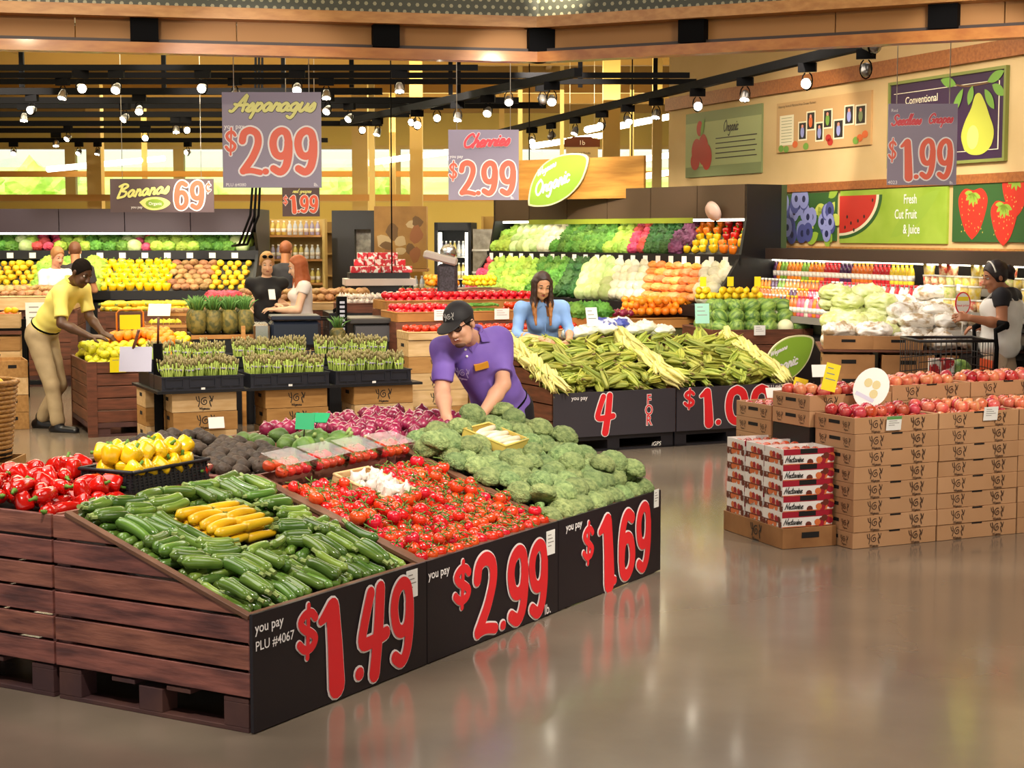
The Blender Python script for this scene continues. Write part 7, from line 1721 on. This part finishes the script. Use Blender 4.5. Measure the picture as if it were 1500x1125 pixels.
    if d.get('collar'):
        b = MB(); P = [tuple(nb+sp*(.032+.004*math.cos(a))+ri*.068*math.sin(a)+fw*.066*math.cos(a)) for a in [.35+i*(2*PI-.7)/16 for i in range(17)]]
        b.tube(P, [.006]+[.013]*15+[.006], 6, flat=.8)
        for k in (-1, 1):
            b.add([tuple(nb+sp*.045+ri*.03*k+fw*.062), tuple(nb+sp*.03+ri*.07*k+fw*.03), tuple(nb-sp*.035+ri*.065*k+fw*.09), tuple(nb+sp*.0+ri*.012*k+fw*.095)], [(0, 1, 2, 3), (3, 2, 1, 0)])
        b.build('collar', shc, sh_o)
    # trousers / shorts
    if d.get('pants'):
        B = Body(.03); B.ell(pel+sp*.02, np.array([.16*K+.006, .118*K+.008, .13]), ax, .05)
        pf = d.get('pantlen', 1.0)
        for i in (0, 1):
            k0 = kn[i]; B.cone(hips[i], k0 if pf >= .5 else hips[i]+(k0-hips[i])*(pf*2+.1), .098*K, .074 if pf >= .5 else .095, .04)
            if pf >= .5: a_ = k0+(an[i]-k0)*(pf*2-1); B.cone(k0, a_, .074, .066, .03)
            else: c_ = hips[i]+(k0-hips[i])*pf*2; B.cut(c_, nv(k0-hips[i]), c_+(k0-hips[i])*.15, .2)
        wz = pel+sp*.095; B.cut(wz, sp, wz+sp*.1, .28); po = B.mesh('trousers' if pf > .5 else 'shorts', d['pants'], h*.95, t, .004, 18, 1)
        if d.get('belt'):
            b = MB(); P = [tuple(wz-sp*.02+ri*(.158*K)*math.sin(a)+fw*(.122*K)*math.cos(a)) for a in [2*PI*i/28 for i in range(29)]]; b.tube(P, .013, 6, flat=.5); b.build('belt', m_black, po)
    if d.get('shoes'):
        for i in (0, 1):
            ft = nv(toe*np.array([1, 1, 0])); B = Body(.02); B.cone(an[i]-ft*.05-np.array([0, 0, .03]), an[i]+ft*.18-np.array([0, 0, .04]), .052, .044, .02); B.cone(an[i], an[i]+np.array([0, 0, .05]), .055, .05, .02); B.cut((0, 0, .0), (0, 0, -1)); B.mesh('shoe', d['shoes'], h*.8, t)
    return t, dict(c=hc, f=f, u=u, r=r, s=s, q=q, nb=nb, sp=sp, ri=ri, fw=fw, pel=pel, sh=sh, h=h, base=base, ax=np.stack([r, f, u]), L=L)
def hair_short(t, k, m, drop=.0, thick=.01, name='hair'):
    B = Body(.02); c, f, u, s = k['c'], k['f'], k['u'], k['s']
    B.ell(c+(u*.036-f*.014)*s, np.array([.077+thick*.6, .097+thick*.6, .091+thick])*s, k['ax'], .02); B.cut(c+(f*.062+u*.055)*s, nv(f*.9-u*.45)); B.cut(c-u*(.035+drop)*s, nv(-u+f*.25)); B.cut(c+f*.02*s-u*.0*s, nv(f*.35-u), c+f*.05*s-u*.05*s, .06*s)
    return B.mesh(name, m, k['h']*.8, t, .002, 60, 2)
def hair_long(t, k, m, length=.32, sides=True, tips=None, name='hair', back=.03):
    B = Body(.03); c, f, u, r, s = k['c'], k['f'], k['u'], k['r'], k['s']
    B.ell(c+(u*.036-f*.016)*s, np.array([.083, .101, .099])*s, k['ax'], .02)
    B.cut(c+(f*.05+u*.06)*s, nv(f*.85-u*.5), c+f*.12*s, .125*s)
    dn = np.array([0, 0, -1.0])
    for q_ in ((-.07, -.02), (.07, -.02), (-.04, -.07), (.04, -.07), (0, -.085)):
        a = c+(r*q_[0]+f*q_[1]+u*.03)*s; b_ = a+dn*length*(.55)-f*back; B.cone(a, b_, .034*s, .036*s, .03); B.cone(b_, b_+dn*length*.4, .036*s, .016*s, .03)
    if sides:
        for q_ in (-1, 1):
            a = c+(r*.074*q_+f*.015+u*.04)*s; b_ = c+(r*.082*q_+f*.02)*s+dn*length*.5; e_ = b_+dn*length*.5+f*.03*s-r*.01*q_; B.cone(a, b_, .022*s, .026*s, .02); B.cone(b_, e_, .026*s, .011*s, .02)
    z1 = c[2]-length*.52
    return B.mesh(name, [m, tips or m], k['h']*.8, t, .003, 55, 1, (lambda C_: (C_[:, 2] < z1+.03*np.sin(C_[:, 0]*160)).astype(int)) if tips else None)
A_ = lambda px, py, Y: tuple(at(px, py, Y))
dn = (0, 0, -1)
# ---- man in purple
m_purple = mat('purple_polo', '#8a6cc6', .75, col2='#7a5cba', ns=5, bump=.1, bs=300)
m_blackcl = mat('black_trousers', '#1b1a22', .7)
t, k = make_person('man in a purple polo shirt and black cap leaning over the broccoli', dict(pel=A_(737, 606, 10.12), sh=[A_(650, 512, 9.80), A_(731, 498, 9.98)], neck=A_(692, 494, 9.84), head=A_(674, 476, 9.68), face=(-.40, -.88, -.30), up=(-.34, -.25, 1), el=[A_(648, 574, 9.72), A_(737, 563, 9.80)], wr=[A_(654, 611, 9.52), A_(706, 607, 9.60)],
    hand=[((.05, -.5, -.75), (.3, .5, -.5), 1, .5), ((-.62, -.45, -.35), (-.2, .3, -.9), -1, .65)], kn=[(-.30, 10.05, .46), (.10, 10.22, .46)], an=[(-.26, 10.35, .08), (.16, 10.5, .08)], toe=(-.3, -1, 0), skin='#d9a283', hair='#2b211c', shirt=m_purple, pants=m_blackcl, trousers=True, belt=True, shoes=m_black, collar=True, smile=True, wrinkle=.007, wscale=17, h=.0075, sleeve=.78, bulk=1.1, hem=.02, armk=1.06, lips='#b9685c', hk=1.12))
q = k['q']; m_cap = mat('black_cap', '#1e1b1d', .7)
hair_short(t, k, mat('hair_near_black', '#1f1815', .7), .02, .004)
B = Body(.015); B.ell(k['c']+(k['u']*.04-k['f']*.012)*1, (.088, .107, .1), k['ax'], .01); B.cut(k['c']+k['u']*.038, nv(-k['u']-k['f']*.1)); cp = B.mesh('cap', m_cap, .006, t)
B = Body(.01); B.ell(k['c']+k['f']*.125+k['u']*.036, (.075, .085, .011), np.stack([k['r'], nv(k['f']-k['u']*.22), np.cross(k['r'], nv(k['f']-k['u']*.22))]), .01); B.mesh('brim', m_cap, .006, cp)
b = MB(); E3 = basis(q(.0, .094, .085), tuple(k['r']), tuple(nv(k['u']-k['f']*.35))); n3 = E3.to_3x3() @ Vector((0, 0, 1)); sg = 1 if n3.dot(Vector(tuple(k['f']))) > 0 else -1
E3 = basis(q(-.005, .096, .082), tuple(k['r']*sg), tuple(nv(k['u']-k['f']*.35))); crate_logo(b, 0, 0, .055, E3, 0, .006, False); b.build('cap_emblem', mat('emblem_silver', '#b9b3ac', .5), cp)
b = MB()
for s_ in (-1, 1): b.tube([q(s_*(.032+.024*math.cos(a)), .101-.010*abs(s_*(.032+.024*math.cos(a)))/.05, .008+.018*math.sin(a)) for a in [2*PI*i/14 for i in range(15)]], .0028, 5); b.tube([q(s_*.056, .090, .012), q(s_*.082, .02, .016), q(s_*.083, -.01, .01)], .003, 5)
b.tube([q(-.01, .104, .012), q(.01, .104, .012)], .0028, 5); g = b.build('glasses', m_black, t); b = MB()
for s_ in (-1, 1): b.add([q(s_*(.032+.023*math.cos(a)), .100-.010*abs(s_*(.032+.023*math.cos(a)))/.05, .008+.017*math.sin(a)) for a in [2*PI*i/14 for i in range(14)]], [tuple(range(14))])
b.build('lens', mat('smoked_lens', '#2a2222', .1, alpha=.75), g)
B = Body(.01); B.ell(k['c']+k['f']*.062-k['u']*.095, (.036, .026, .022), k['ax'], .01); B.cut(k['c']+k['f']*.05-k['u']*.075, k['u']); B.mesh('chin_beard', mat('stubble', '#6b4a3c', .8), .005, t)
def on_cloth(o, px, py):
    """point and outward normal of a garment under a sight line"""
    M = Matrix(o.data and o.parent.matrix_world) @ o.matrix_local if False else T(*o.parent.location)
    Mi = M.inverted(); ok, p, n, _i = o.ray_cast(Mi @ Vector((0, 0, EYE)), _ray(px, py).normalized())
    n = n if n.dot(_ray(px, py)) < 0 else -n
    return p, n
sh_ = next(c for c in t.children if c.name.startswith('shirt'))
def cloth_frame(px, py, lift, tilt=0):
    p, n = on_cloth(sh_, px, py); z = Vector((0, 0, 1)); x = z.cross(n).normalized()
    return basis(p+n*lift, x, n.cross(x)) @ R(tilt)
X = cloth_frame(705, 536, .006, .25); MB().box(-.042, .042, -.018, .018, -.02, .006, 0, X).build('name_badge', mat('orange_badge', '#d9962c', .4), sh_)
X = cloth_frame(679, 545, .008, -.1); b = MB(); crate_logo(b, 0, 0, .075, X, 0, .006); b.build('shirt_emblem', mat('emblem_lilac', '#c3b3dd', .6), sh_)
for a_ in ((682, 512), (684, 522)): MB().ball(tuple(on_cloth(sh_, *a_)[0]), .008, 8, 6).build('button', m_white, sh_)
# ---- woman in blue
m_blue = mat('blue_blouse', '#8fb4e6', .75, col2='#7fa5dd', ns=4)
t, k = make_person('long-haired woman in a light blue blouse picking corn', dict(pel=A_(797, 520, 15.95), sh=[A_(763, 452, 15.72), A_(823, 450, 15.78)], neck=A_(794, 441, 15.72), head=A_(794, 418, 15.62), face=(.22, -.86, -.40), up=(.1, -.2, 1), el=[A_(757, 492, 15.62), A_(834, 484, 15.68)], wr=[A_(793, 497, 15.28), A_(834, 496, 15.34)],
    hand=[((.85, -.1, -.25), (.2, .4, -.9), 1, .7), ((-.15, -.35, -.8), (-.3, .5, -.5), -1, .6)], kn=[(.2, 15.9, .48), (.4, 15.95, .48)], an=[(.2, 16.0, .08), (.4, 16.05, .08)], skin='#d8a07a', hair='#3a2218', shirt=m_blue, pants=mat('blue_jeans', '#34425e', .8), trousers=True, shoes=m_black, collar=True, h=.009, sleeve=1.45, fem=True, hem=.1, bulk=.98, lips='#b3484a', hs=.98))
hair_long(t, k, mat('dark_brown_hair', '#2d1a14', .5, col2='#3d241a', ns=20), .34, True, mat('honey_hair_tips', '#b8793c', .5, col2='#8a5228', ns=20))
b = MB(); b.tube([tuple(k['pel']+k['sp']*z+k['fw']*(.135 if z > .2 else .14)) for z in (.02, .2, .4)], .005, 5); b.build('button_placket', mat('blue_placket', '#7a9fd6', .7), t)
# ---- man in yellow
m_yellow = mat('yellow_polo', '#f0e07a', .75, col2='#e6d468', ns=5); m_khaki = mat('khaki_trousers', '#b9a27c', .8, col2='#a8916c', ns=6)
t, k = make_person('man in a yellow polo shirt and khaki trousers reaching over the lemons', dict(pel=A_(62, 486, 16.1), sh=[A_(122, 424, 16.12), A_(88, 430, 15.78)], neck=A_(104, 414, 15.95), hs=1.06, head=A_(119, 400, 15.86), face=(.75, -.42, -.50), up=(.35, -.1, 1), el=[A_(131, 464, 16.1), A_(90, 474, 15.68)], wr=[A_(150, 488, 15.95), A_(132, 493, 15.66)],
    hand=[((.75, .0, -.3), (.0, .3, -1), 1, .5), ((.9, .1, -.05), (.05, .3, -1), -1, .45)], kn=[A_(86, 563, 16.2), A_(76, 566, 15.98)], an=[A_(60, 617, 16.3), A_(86, 625, 15.95)], toe=(1, -.35, 0), skin='#54351f', hair='#1c120c', shirt=m_yellow, pants=m_khaki, trousers=True, belt=True, pantlen=.93, shoes=mat('black_leather', '#141214', .35), collar=True, h=.009, sleeve=.8, bulk=1.06, hem=-.06, lips='#6a3c30', armk=1.05, hk=1.08))
hair_short(t, k, mat('cropped_black_hair', '#17110e', .95, spec=.1), .02, .0025)
# ---- shopper at the right
m_whitecl = mat('white_tunic', '#efece8', .8, col2='#e2ded8', ns=6); m_navy = mat('black_tee', '#1c1a22', .8)
t, k = make_person('woman with a dark bun in a white top over a black tee, beside a cart', dict(pel=A_(1464, 505, 13.6), sh=[A_(1467, 434, 13.42), A_(1484, 434, 13.74)], neck=A_(1472, 426, 13.58), head=A_(1458, 406, 13.54), face=(-.96, -.1, -.26), up=(0, 0, 1), el=[A_(1468, 475, 13.36), A_(1470, 478, 13.82)], wr=[A_(1422, 466, 13.36), A_(1436, 480, 13.75)],
    hand=[((-.95, 0, .1), (0, .7, -.5), -1, .8), ((-.95, -.1, 0), (0, 0, -1), 1, .9)], kn=[A_(1452, 590, 13.55), A_(1480, 590, 13.75)], an=[A_(1456, 668, 13.6), A_(1490, 664, 13.8)], toe=(-1, 0, 0), skin='#b87a58', hair='#20151a', shirt=m_navy, pants=mat('beige_shorts', '#d9bfa4', .8), pantlen=.3, shoes=m_white, h=.009, sleeve=.38, fem=True, hem=.0, bulk=.95, lips='#a85a52'))
B = Body(.03); g_ = .022
axs = np.stack([k['ri'], k['fw'], k['sp']]); B.ell(k['pel']+k['sp']*.24, (.175, .15, .24), axs, .05); B.ell(k['pel']-k['sp']*.0, (.19, .165, .15), axs, .05); B.ell(k['pel']+k['sp']*.62*k['L'], (.165, .13, .19), axs, .05)
for s_ in (-1, 1): B.ell(k['pel']+k['sp']*.64*k['L']+k['fw']*.085+k['ri']*.07*s_, (.085, .085, .085), None, .04)
B.cone(k['pel']+k['sp']*.1, k['pel']+k['sp']*.3, .15, .145, .05); B.cut(k['pel']-k['sp']*.09, -k['sp']); B.cut(k['pel']+k['sp']*.84*k['L'], k['sp'])
tn = B.mesh('white_top', m_whitecl, .009, t, .005, 20, 2); b = MB()
for s_ in (-1, 1): b.tube([tuple(k['pel']+k['sp']*.8*k['L']+k['ri']*.1*s_+k['fw']*.12), tuple(k['nb']+k['ri']*.11*s_-k['sp']*.0+k['fw']*.05), tuple(k['nb']+k['ri']*.11*s_+k['sp']*.005-k['fw']*.04), tuple(k['pel']+k['sp']*.8*k['L']+k['ri']*.08*s_-k['fw']*.11)], .016, 6, flat=.5)
b.build('strap', m_whitecl, tn)
hm = mat('near_black_hair', '#1d1416', .5, col2='#2b1f20', ns=20); hr = hair_short(t, k, hm, .03, .014)
B = Body(.02); B.ell(k['c']-k['f']*.115+k['u']*.02, (.055, .055, .055), None, .02); B.cone(k['c']-k['f']*.08+k['u']*.03, k['c']-k['f']*.14-k['u']*.05, .04, .015); B.mesh('hair_bun', hm, .008, hr, .004, 60, 3)
b = MB(); b.tube([tuple(k['c']+k['r']*.09*math.sin(a)+k['u']*(.03+.105*math.cos(a))+k['f']*.02) for a in [-1.4+i*2.8/14 for i in range(15)]], .007, 5); b.build('hair_band', m_white, hr)
# ---- smaller figures in the distance
def figure(label, px, py, Y, face, skin, hair, shirt, hm=None, hair_kind='short', arms=None, fem=True, sleeve=.6, tips=None, hs=1.0):
    hd = at(px, py, Y); ff = nv((face[0], face[1], 0)); z = hd.z; S_ = z/1.56; c = np.array([hd.x, hd.y, 0])-ff*np.array([.05, .05, 0]); rr = np.array([ff[1], -ff[0], 0])
    P = lambda a, b_, z_: tuple(c+rr*a+ff*b_+np.array([0, 0, z_*S_]))
    arms = arms or [((.24, .08, 1.08), (.14, .3, 1.08)), ((-.24, .08, 1.08), (-.14, .3, 1.08))]
    t, k = make_person(label, dict(pel=P(0, 0, .93), sh=[P(.175, .0, 1.335), P(-.175, 0, 1.335)], neck=P(0, .0, 1.39), head=tuple(hd), face=(face[0], face[1], -.35), el=[P(*arms[0][0]), P(*arms[1][0])], wr=[P(*arms[0][1]), P(*arms[1][1])], hand=[(tuple(ff-rr*.3), (0, 0, -1), 1, .6), (tuple(ff+rr*.3), (0, 0, -1), -1, .6)],
        kn=[P(.1, .02, .5), P(-.1, .02, .5)], an=[P(.1, -.02, .08), P(-.1, -.02, .08)], toe=tuple(ff), skin=skin, hair=hair, shirt=shirt, pants=mat('dark_slacks', '#3a3a44', .8), trousers=True, shoes=m_black, h=.013, sleeve=sleeve, fem=fem, features=True, hem=.12, wrinkle=.003, bulk=.95, hs=hs))
    H_ = mat('hair_'+hair[1:], hair, .6)
    if hair_kind == 'long': hair_long(t, k, H_, .36, True)
    else: hair_short(t, k, H_, .03, .01)
    return t, k
t, k = figure('woman in a black tee with sunglasses on her head looking at a phone', 391, 386, 18.9, (.25, -1), '#e0b08e', '#b98a4e', mat('black_top', '#17161b', .8), arms=[((-.24, .06, 1.06), (-.08, .3, 1.1)), ((.25, .02, 1.08), (.2, .28, 1.02))])
q = k['q']; b = MB()
for s_ in (-1, 1): b.ball(q(.034*s_, .07, .105), (.028, .02, .02), 8, 6)
b.tube([q(-.06, .06, .1), q(.06, .06, .1)], .005, 5); b.build('sunglasses', m_black, t)
ph = MB().box(-.035, .035, -.005, .005, 0, .13).build('phone', m_white, X=T(*(Vector(tuple(k['base']+k['nb']))+Vector((.12, -.4, -.22)))) @ R(.3) @ R(-.6, 'X')); tag(ph, 'white phone held by the woman in the black tee', 'phone')
figure('red-haired woman in a pale sleeveless top facing left by the cart', 436, 391, 18.7, (-1, -.25), '#e6b898', '#a4562c', mat('pale_pink_top', '#ece2dc', .8), None, 'long', sleeve=.3)
figure('dark-clothed person with reddish-brown hair behind the two women', 419, 368, 21.9, (.2, 1), '#b97a50', '#8a4c28', mat('charcoal_top', '#2c2a2e', .8), fem=False)
figure('older man in a white shirt bending by the far left case', 84, 376, 22.0, (.7, -.7), '#d99a7a', '#a5703f', mat('white_shirt', '#e9e6e6', .8), fem=False)
figure('brown-haired person behind the man in yellow, near the far left case', 110, 369, 22.3, (-.2, 1), '#b98058', '#6b3f24', mat('dark_shirt', '#3c3638', .8), fem=False)
# ---- carts
def cart(X, label, w=.55, L=.95, items=True):
    t = empty('shopping_cart', X, label, 'shopping cart'); b = MB(); m_ = mat('dark_wire', '#2a2428', .4); z0, z1 = .55, .95
    for i in range(15):
        x = L*i/14
        for y in (0, w): b.tube([(x, y*.92+.02, z0+.1*x/L), (x, y, z1)], .004, 4)
        b.tube([(x, .02, z0+.1*x/L), (x, w-.02, z0+.1*x/L)], .004, 4)
    for z in (z0+.05, z0+.15, z0+.25): b.tube([(0, 0, z), (L, 0, z+.05), (L, w, z+.05), (0, w, z)], .004, 4)
    for i in range(9): b.tube([(0, w*i/8, z0), (0, w*i/8, z1)], .004, 4); b.tube([(L, w*i/8, z0+.1), (L, w*i/8, z1)], .004, 4)
    b.build('wire_basket', m_, t)
    r = MB(); r.tube([(0, 0, z1), (L, 0, z1), (L, w, z1), (0, w, z1), (0, 0, z1)], .012, 6); r.build('rim', m_, t)
    f = MB(); 
    for y in (0, w): f.tube([(L+.02, y, .12), (L+.04, y, .9), (L+.02, y, 1.02), (L+.16, y, 1.06)], .028, 8)
    f.tube([(L+.16, -.02, 1.06), (L+.16, w+.02, 1.06)], .03, 8); f.build('handle_frame', m_black, t)
    c = MB(); 
    for y in (.03, w-.03): c.tube([(L, y, .16), (.05, y, .22)], .02, 6)
    c.build('lower_frame', mat('cart_red', '#a3232c', .4), t)
    for x in (.08, L):
        for y in (.03, w-.03): MB().tube([(x, y-.015, .065), (x, y+.015, .065)], .065, 12, smooth=False).build('wheel', m_black, t)
    MB().box(L+.05, L+.09, .1, w-.1, .55, .8).build('seat_flap', mat('cart_orange', '#e2562c', .4), t); return t
CT = T(*on(1338, 645, 0)) @ R(math.radians(6)) if False else T(*(at(1345, 600, 13.1).xy.to_3d())) @ R(math.radians(4)); CT = CT @ S(.62, .9, 1.1)
cart(CT, 'dark wire shopping cart with groceries beside the woman with the bun')
KM.put(CT @ T(.62, .2, .72) @ S(1.3/.62*.9, 1.0, 1.1) @ R(1.3, 'X'), 'striped green melon riding in the shopping cart')
for i in range(2):
    o = MB().box(-.045, .045, -.04, .04, 0, .19).build('grocery_box', mat('red_white_pack', '#b9202c', .4, col2='#f0e9e4', ns=14, lo=.5, hi=.55), X=CT @ T(.27+i*.17, .15, .63) @ S(1.5, 1, 1)); tag(o, 'red and white packet in the shopping cart, %s' % ('next to the melon', 'further from the melon')[1-i], 'packet')
cart(T(*(at(428, 470, 18.3).xy.to_3d())) @ R(math.radians(10)) @ S(.5, .9, 1), 'dark wire shopping cart by the red-haired woman in the background')
o = empty('oval_sign', at(1410, 462, 13.95), 'red-rimmed oval sign on a stake at the bagged potatoes beside the shopper', 'sign')
X = basis((0, 0, 0), (1, 0, 0), (0, 0, 1)); b = MB(); b.prism([(.065*math.cos(a), .10+.095*math.sin(a)) for a in [2*PI*i/24 for i in range(24)]], -.004, .004, 0, X); b.build('sign_disc', m_price, o); b = MB(); blob(b, 0, .10, .054, .084, .006, 0, 24, 0, 0, X); b.quad(-.045, .045, .12, .155, .007, 1, X); text(b, 'best price', 0, .075, .024, X, .008, 2, .01, 0, 'CENTER'); b.build('sign_print', [m_white, m_ycard, m_price], o); MB().tube([(0, 0, .01), (0, 0, -.22)], .005, 5).build('stake', m_white, o)
